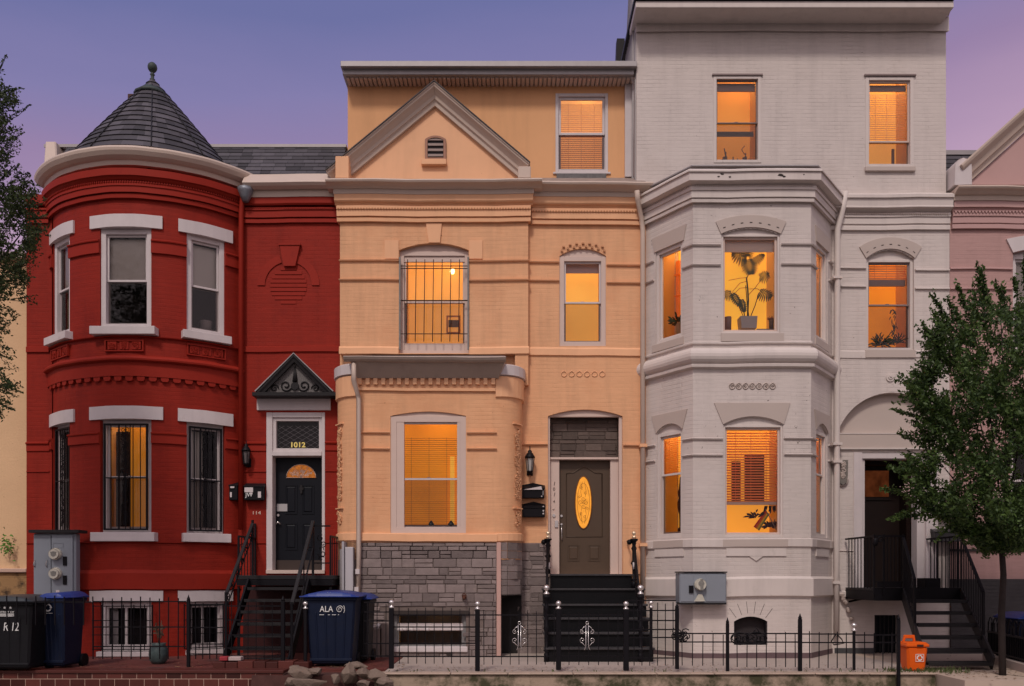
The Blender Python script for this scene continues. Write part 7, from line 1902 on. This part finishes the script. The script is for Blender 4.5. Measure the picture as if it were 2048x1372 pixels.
w = MB(); w.lathe((fl[0],fl[1],L_up[1]+.1), [(.05,0),(.07,.08),(.065,.2),(.04,.24)], 12); tag(w.build('vase', mat('tan_vase', (.45,.25,.12), .5, .1)), 'rounded tan vase under the plant in the left side window', 'vase')
fl = FL.p(.66, L_lo[1]+.1, -.18)
w = MB(); w.lathe((fl[0],fl[1],fl[2]), [(.05,0),(.05,.04),(.02,.08),(.025,.3),(.05,.4),(.055,.5),(.03,.58),(.04,.62),(.05,.68),(.03,.74),(.01,.95)], 10); tag(w.build('figurine', mat('purple_brown_leaf', (0,0,0))), 'slender dark carved figurine in the left side window of the lower bay', 'figurine')
bush((X(1762,.12),.17,Z(690,.12)), .18, 130, M_leafd, 'dark bushy plant low behind the right arched window', 'houseplant', 8, .8, W=.010)
bush((X(1800,.12),.22,Z(684,.12)), .14, 70, M_leafd, 'thin sprawling plant in the right corner of the arched window', 'houseplant', 9, 1.5, W=.007)
w = MB(); R = random.Random(2)
for k in range(34):
    z = Z(610)+ -R.uniform(0,.62); leaf_blade(w, Vector((X(1797)+R.uniform(-.05,.05),.2,z)), Vector((R.uniform(-1,1),0,-.6)), R.uniform(.05,.1), .010, Vector((0,-1,0)), 3)
tag(w.build('hanging_vine', M_leafd), 'dark vine hanging down inside the right arched window', 'houseplant')
# white bucket inside the upper right tower window
f = tfr(BW); p = f.p(.08, tz(640), -.32)
w = MB(); w.lathe((p[0],p[1],tz(648)), [(.085,0),(.11,.24),(.11,.25)], 16); tag(w.build('bucket', M_wood), 'white bucket standing inside the upper right tower window', 'bucket')
# potted plant by the basement window
pp = thing('potted_plant', (X(317,-1.9), -1.9, .0), 'grey green pot with a few dry flowers by the red basement window', 'potted plant')
w = MB(); w.lathe((X(317,-1.9),-1.9,.015), [(.09,0),(.13,.05),(.145,.15),(.13,.24),(.10,.29),(.115,.32)], 16); w.build('pot', mat('mossy_glazed_pot', (.06,.085,.085), .4, .3, 12), pp)
w = MB(); R = random.Random(3); c = Vector((X(317,-1.9),-1.9,.33))
for k in range(5):
    e = c+Vector((R.uniform(-.12,.12),R.uniform(-.05,.05),R.uniform(.2,.38))); w.tube([c, c.lerp(e,.5)+Vector((R.uniform(-.04,.04),0,0)), e], .006, 5)
    for q in range(7): leaf_blade(w, c.lerp(e, R.uniform(.4,1)), Vector((R.uniform(-1,1),R.uniform(-.5,.5),R.uniform(-.2,.8))), R.uniform(.04,.08), .014, Vector((0,-1,0)), 3)
w.build('foliage', mat('dry_plant', (.10,.06,.04), .8, .4, 20), pp)
# pale rocks beside the bay
for k, (x, lab) in enumerate(((744,'left of two small white stones on a ledge by the apricot house downspout'),(757,'right of two small white stones on a ledge by the apricot house downspout'))):
    rock(X(x,-.75), -.78, Z(1252,-.75), .06, .05, .05, 90+k, lab)
    bpy.context.scene.objects[-1]
for o_ in scene.objects:
    if o_.get('label','').endswith('downspout') and 'white stones' in o_['label']:
        o_.data.materials[0] = M_wood; o_['group'] = 'two white stones on the ledge'
w = MB(); w.box(X(735,-.75), X(762,-.75), -.9, YB-.02, -.02, Z(1256,-.75)); w.box(X(764,-.75), X(786,-.75), -.86, YB-.02, -.02, Z(1246,-.75)); tag(w.build('stone_ledge', mat('mortar_brown_grey', (0,0,0)), None, .01), 'low grey masonry ledge left of the basement window', 'ledge')
# weed on the stucco wall
w = MB(); R = random.Random(4)
for k in range(90):
    p = Vector((X(8,.3)+R.gauss(0,.06), .40+R.uniform(-.1,.05), Z(1092,.3)+R.gauss(0,.09))); leaf_blade(w, p, Vector((R.uniform(-1,1),R.uniform(-1,0),R.uniform(-.3,1))), R.uniform(.03,.07), .014, Vector((0,-1,.3)), 3)
tag(w.build('weed', mat('bright_green_weed', (.10,.22,.03), .6, .2)), 'bright green weed growing out of the stucco wall', 'plant')

# more in the lit rooms: doorways, pictures, a lampshade
def inroom(fr, x0, y0, x1, y1, c, m, nm, label, cat, thick=.02):
    a0, b0, a1, b1 = fr.rect((x0, y0, x1, y1), c); w = MB(); w.fbox(fr, a0, a1, b0, b1, c-thick, c); o = w.build(nm, m, None, .004); tag(o, label, cat); return o
M_deepor = mat('shaded_orange_plaster', (.62,.26,.07), .8, .1)
# leaf litter and weeds along the foot of things
R = random.Random(40); w = MB()
def litter(n, f):
    for k in range(n):
        x, y, z = f(); a = R.uniform(0, 6.28); L = R.uniform(.012, .030); W = L*.45; t = R.uniform(-.3,.3)
        i = w.add([(x-L*cos(a), y-L*sin(a), z+.002), (x-W*sin(a), y+W*cos(a), z+.004+abs(t)*.02), (x+L*cos(a), y+L*sin(a), z+.003), (x+W*sin(a), y-W*cos(a), z+.004)]); w.face((i,i+1,i+2,i+3), R.random())
litter(420, lambda: (R.uniform(-1.8, 6.0), -3.0+abs(R.gauss(0,.5)), .016))
litter(260, lambda: (R.uniform(6.1, 8.5), -3.8+abs(R.gauss(0,1.1)), .0))
litter(160, lambda: (R.uniform(6.1, 6.9), -2.9+R.gauss(0,.3), .0))
litter(300, lambda: (R.uniform(-9.2, -1.9), -2.6+abs(R.gauss(0,.5)), .025))
lo_ = w.build('fallen_leaves', mat('dry_leaf_litter', (.16,.09,.045), .8, .3, 30, tint=.6)); lo_['kind'] = 'stuff'; lo_['label'] = 'scattered dry leaves on the yards and walkway'; lo_['category'] = 'leaves'
w = MB()
for k in range(360):
    x = R.choice((R.uniform(6.02,6.5), R.uniform(-1.9,6.0), R.uniform(5.4,6.05))); y = -2.95+R.gauss(0,.10) if x > 5.4 else -3.03+R.uniform(-.02,.03)
    if x < 5.4 and R.random() < .6: continue
    leaf_blade(w, Vector((x,y,-.0)), Vector((R.uniform(-.6,.6),R.uniform(-.6,.3),1)), R.uniform(.03,.11), .006, Vector((0,-1,0)), 3)
wd_ = w.build('weeds', mat('dull_green_weed', (.07,.09,.03), .7, .3)); wd_['kind'] = 'stuff'; wd_['label'] = 'tufts of weeds along the retaining wall and walkway edge'; wd_['category'] = 'weeds'
# ================================================================== TREES
def leafmat(name, c1, c2, trans=.35):
    m = bpy.data.materials.new(name); t = NT(m); out = t.a('ShaderNodeOutputMaterial')
    at = t.a('ShaderNodeAttribute', attribute_name='tint'); mx = t.a('ShaderNodeMixRGB', {0: at.outputs['Fac'], 1: c4(c1), 2: c4(c2)})
    d = t.a('ShaderNodeBsdfPrincipled', {'Base Color': mx.outputs[0], 'Roughness': .5, 'Specular IOR Level': .35}); r = t.a('ShaderNodeBsdfTranslucent', {0: mx.outputs[0]})
    s = t.a('ShaderNodeMixShader', {0: trans, 1: d.outputs[0], 2: r.outputs[0]}); t.l.new(s.outputs[0], out.inputs[0]); return m
M_leafR = leafmat('glossy_green_leaf', (.018,.042,.012), (.095,.155,.036)); M_leafL = leafmat('dark_green_leaf', (.018,.036,.012), (.070,.095,.028))
M_bark = mat('dark_bark', (.030,.022,.020), .9, .3, 10, bump=.6)
M_bloom = mat('pale_pink_blossom', (.55,.38,.36), .7, .1)
def shoots(label, root, trunk, limbs, twigs, lmat, seed, leaf=(.018,.034), blooms=0, name='street_tree', cat='tree'):
    """twigs: (start, end, leaves, spread) little sprays of leaves"""
    R = random.Random(seed); o = thing(name, root, label, cat)
    w = MB()
    for pts, r0, r1 in trunk: n = len(pts); w.tube(pts, [r0+(r1-r0)*k/(n-1) for k in range(n)], 9)
    w.build('trunk', M_bark, o)
    w = MB()
    for pts, r0, r1 in limbs: n = len(pts); w.tube(pts, [r0+(r1-r0)*k/(n-1) for k in range(n)], 5)
    if limbs: w.build('branch', M_bark, o)
    w = MB(); V, F, T = w.v, w.f, w.t
    bl = MB()
    for s, e, n, sp in twigs:
        s, e = Vector(s), Vector(e); d = (e-s)
        if n > 9: w.tube([s, s.lerp(e,.55)+Vector((R.gauss(0,.02),R.gauss(0,.02),R.gauss(0,.02))), e], [.006,.004,.002], 3, False, .0)
        base = R.uniform(0, .35) if R.random() < .6 else R.uniform(.35, .75)
        for k in range(n):
            t = (k+R.random())/n; c = s + d*t + Vector((R.gauss(0,sp),R.gauss(0,sp),R.gauss(0,sp)))*(1-.55*t)
            a = Vector((R.gauss(0,1),R.gauss(0,1),R.gauss(0,1)+.3)).normalized(); b = a.cross(Vector((R.gauss(0,1),R.gauss(0,1),R.gauss(0,1)))).normalized()
            L = R.uniform(*leaf); W = L*.48; i = len(V)
            V.extend([tuple(c-a*L), tuple(c+b*W-a*L*.1), tuple(c+a*L), tuple(c-b*W-a*L*.1)]); F.append((i,i+1,i+2,i+3)); T.append(min(1, max(0, base + .45*R.random()**2 + .25*t))); w.sm.append(False); w.mi.append(0)
    w.build('crown', lmat, o)
    if blooms:
        for k in range(blooms):
            s, e, n, sp = R.choice(twigs); c = Vector(e)
            for q in range(26):
                p = c+Vector((R.gauss(0,.04),R.gauss(0,.03)-.03,R.gauss(0,.045))); bl.lathe(tuple(p), [(.002,-.006),(.010,0),(.002,.007)], 4, False)
        bl.build('blossom', M_bloom, o)
    return o
# --- crape myrtle at the right: placed by its silhouette, with real depth
R = random.Random(77)
YT = -3.3
def TP(px_, py_, dy=0): Y = YT+dy; return Vector((X(px_,Y), Y, Z(py_,Y)))
# outline of the crown, left boundary x for each height (photo pixels); the right side runs out of frame
prof_l = [(540,2000),(600,1940),(640,1890),(680,1840),(720,1858),(760,1822),(800,1808),(840,1850),(870,1818),(900,1852),(930,1800),(960,1830),(980,1806),(1020,1835),(1050,1880),(1085,1925),(1115,1975)]
def left_at(y):
    for (y0,x0),(y1,x1) in zip(prof_l, prof_l[1:]):
        if y0 <= y <= y1: return x0+(x1-x0)*(y-y0)/(y1-y0)
    return 2100
twigs = []
ctr = TP(2040, 900)
def spray(px_, py_, ang, L, n, sp=.030, dy=0):
    s = TP(px_, py_, dy); a = radians(ang); e = s + Vector((sin(a)*L, R.uniform(-.25,.25)*L, cos(a)*L)); twigs.append((s, e, n, sp))
# mass
for k in range(4300):
    y = R.uniform(610, 1105); xl = left_at(y)+22; xr = 2250 if y < 1010 else 2060
    
    x = xl + (xr-xl)*R.random()**1.0
    edge = min(1, (x-xl)/120); dmax = .25+.95*edge
    # gaps
    gp = sin(x*.043+1.3)*sin(y*.037+.5) + .6*sin(x*.09+y*.07) + .35*sin(x*.16-y*.13)
    if gp < -.50 and R.random() < .92: continue
    if y < 720 and R.random() < (720-y)/150: continue
    d = R.uniform(-dmax, dmax)
    ang = (x-2040)/5 + R.gauss(0, 30) - (20 if x < 1900 else 0)
    spray(x, y, ang, R.uniform(.12,.30), R.randint(16,26), .040, d)
# fringes along the left boundary, reaching out and up
for k in range(150):
    y = R.uniform(600, 1065); xl = left_at(y)
    spray(xl+R.uniform(15,45), y, -62+R.gauss(0,26) if y < 1000 else -105+R.gauss(0,20), R.uniform(.16,.36), R.randint(13,22), .020, R.uniform(-.3,.3))
# tall leaders
for (x0,y0,x1,y1) in ((1985,640,1952,522),(1978,620,1960,530),(1962,600,1956,548),(1925,690,1858,580),(1940,640,1912,562),(1930,660,1895,590),(2010,610,2005,566),(2035,600,2030,548),(2048,580,2046,505),(1905,730,1845,640),(1900,700,1862,610),(2020,640,1990,560),(2065,600,2075,520),(2090,640,2100,560),(1990,690,1940,600),(1870,800,1790,748),(1860,840,1786,815),(1860,900,1795,858),(1865,960,1770,928),(1870,1000,1762,972),(1850,1010,1780,1035),(1880,1030,1790,1028),(1960,1040,1985,1105),(1945,1030,1968,1110),(1900,1020,1930,1075)):
    s, e = TP(x0,y0), TP(x1,y1,R.uniform(-.2,.2)); L = (e-s).length
    for q in range(3): twigs.append((s.lerp(e,.0+.2*q), e+Vector((R.gauss(0,.02),R.gauss(0,.03),-.03*q)), int(70*L), .028-.004*q))
tb = TP(2006, 1300); tb.z = ZS
tk = [([tuple(tb), tuple(TP(2003,1230)), tuple(TP(2007,1150)), tuple(TP(2001,1060)), tuple(TP(2010,960)), tuple(TP(2030,820))], .050, .026)]
limbs = []
for (x, y, r) in ((1900,780,.018),(1860,900,.016),(1950,640,.016),(2060,640,.016),(2110,760,.016),(1880,1000,.014),(2000,600,.012),(2140,900,.016),(1925,700,.010)):
    limbs.append(([tuple(TP(2006,1060)), tuple(TP((2006+x)/2+8,(1060+y)/2+20,R.uniform(-.2,.2))), tuple(TP(x,y,R.uniform(-.4,.4)))], r, .006))
shoots('bushy green crape myrtle with small pale blossoms in front of the white house door', (tb.x,tb.y,ZS), tk, limbs, twigs, M_leafR, 5, (.020,.041), 34)
# --- tree at the left edge
YT = -3.6
R = random.Random(31); twigs = []
prof_r = [(115,2),(160,8),(200,40),(240,22),(262,38),(300,25),(330,30),(360,60),(400,78),(450,88),(490,80),(530,66),(575,50),(600,62),(640,18),(680,14),(720,20),(770,34),(810,20),(830,6)]
def right_at(y):
    for (y0,x0),(y1,x1) in zip(prof_r, prof_r[1:]):
        if y0 <= y <= y1: return x0+(x1-x0)*(y-y0)/(y1-y0)
    return -30
for k in range(3000):
    y = R.uniform(150, 830); xr = right_at(y)-16
    dens = 1.0 if 330 < y < 600 else (.5 if y < 330 else .32)
    if R.random() > dens: continue
    x = xr - R.random()*(230)
    if (sin(x*.06+.4)*sin(y*.05) + .5*sin(x*.11-y*.06)) < -.45: continue
    spray(x, y, 70+R.gauss(0,35) if y < 600 else 120+R.gauss(0,25), R.uniform(.10,.26), R.randint(14,24), .036, R.uniform(-.7,.7))
for k in range(70):
    y = R.uniform(160, 820); xr = right_at(y)
    spray(xr-38, y+6, 65+R.gauss(0,18) if y < 600 else 125+R.gauss(0,18), R.uniform(.18,.30), R.randint(9,16), .014, R.uniform(-.3,.3))
for (x0,y0,x1,y1) in ((-10,150,14,108),(-20,190,46,176),(-5,250,60,210),(-10,290,50,265),(0,360,40,328),(20,600,75,590),(20,470,96,460),(-10,700,24,720),(-20,760,46,786),(-20,800,30,820)):
    s, e = TP(x0,y0), TP(x1,y1); twigs.append((s, e, int(42*(e-s).length)+6, .016)); twigs.append((s, e, int(30*(e-s).length)+4, .010))
tb = TP(-150, 1200); tb.z = ZS
tk = [([tuple(tb), tuple(TP(-145,1000)), tuple(TP(-130,700)), tuple(TP(-110,450))], .14, .07)]
limbs = [([tuple(TP(-140,800)), tuple(TP(-60,600)), tuple(TP(40,470))], .05, .008), ([tuple(TP(-120,600)), tuple(TP(-60,420)), tuple(TP(30,330))], .04, .006), ([tuple(TP(-110,450)), tuple(TP(-50,320)), tuple(TP(20,240))], .04, .005), ([tuple(TP(-140,850)), tuple(TP(-60,740)), tuple(TP(20,780))], .03, .004), ([tuple(TP(-110,450)), tuple(TP(-60,250)), tuple(TP(5,130))], .03, .004)]
shoots('dark leafy street tree reaching in from the left edge in front of the red tower', (tb.x,tb.y,ZS), tk, limbs, twigs, M_leafL, 6, (.016,.032), 0)
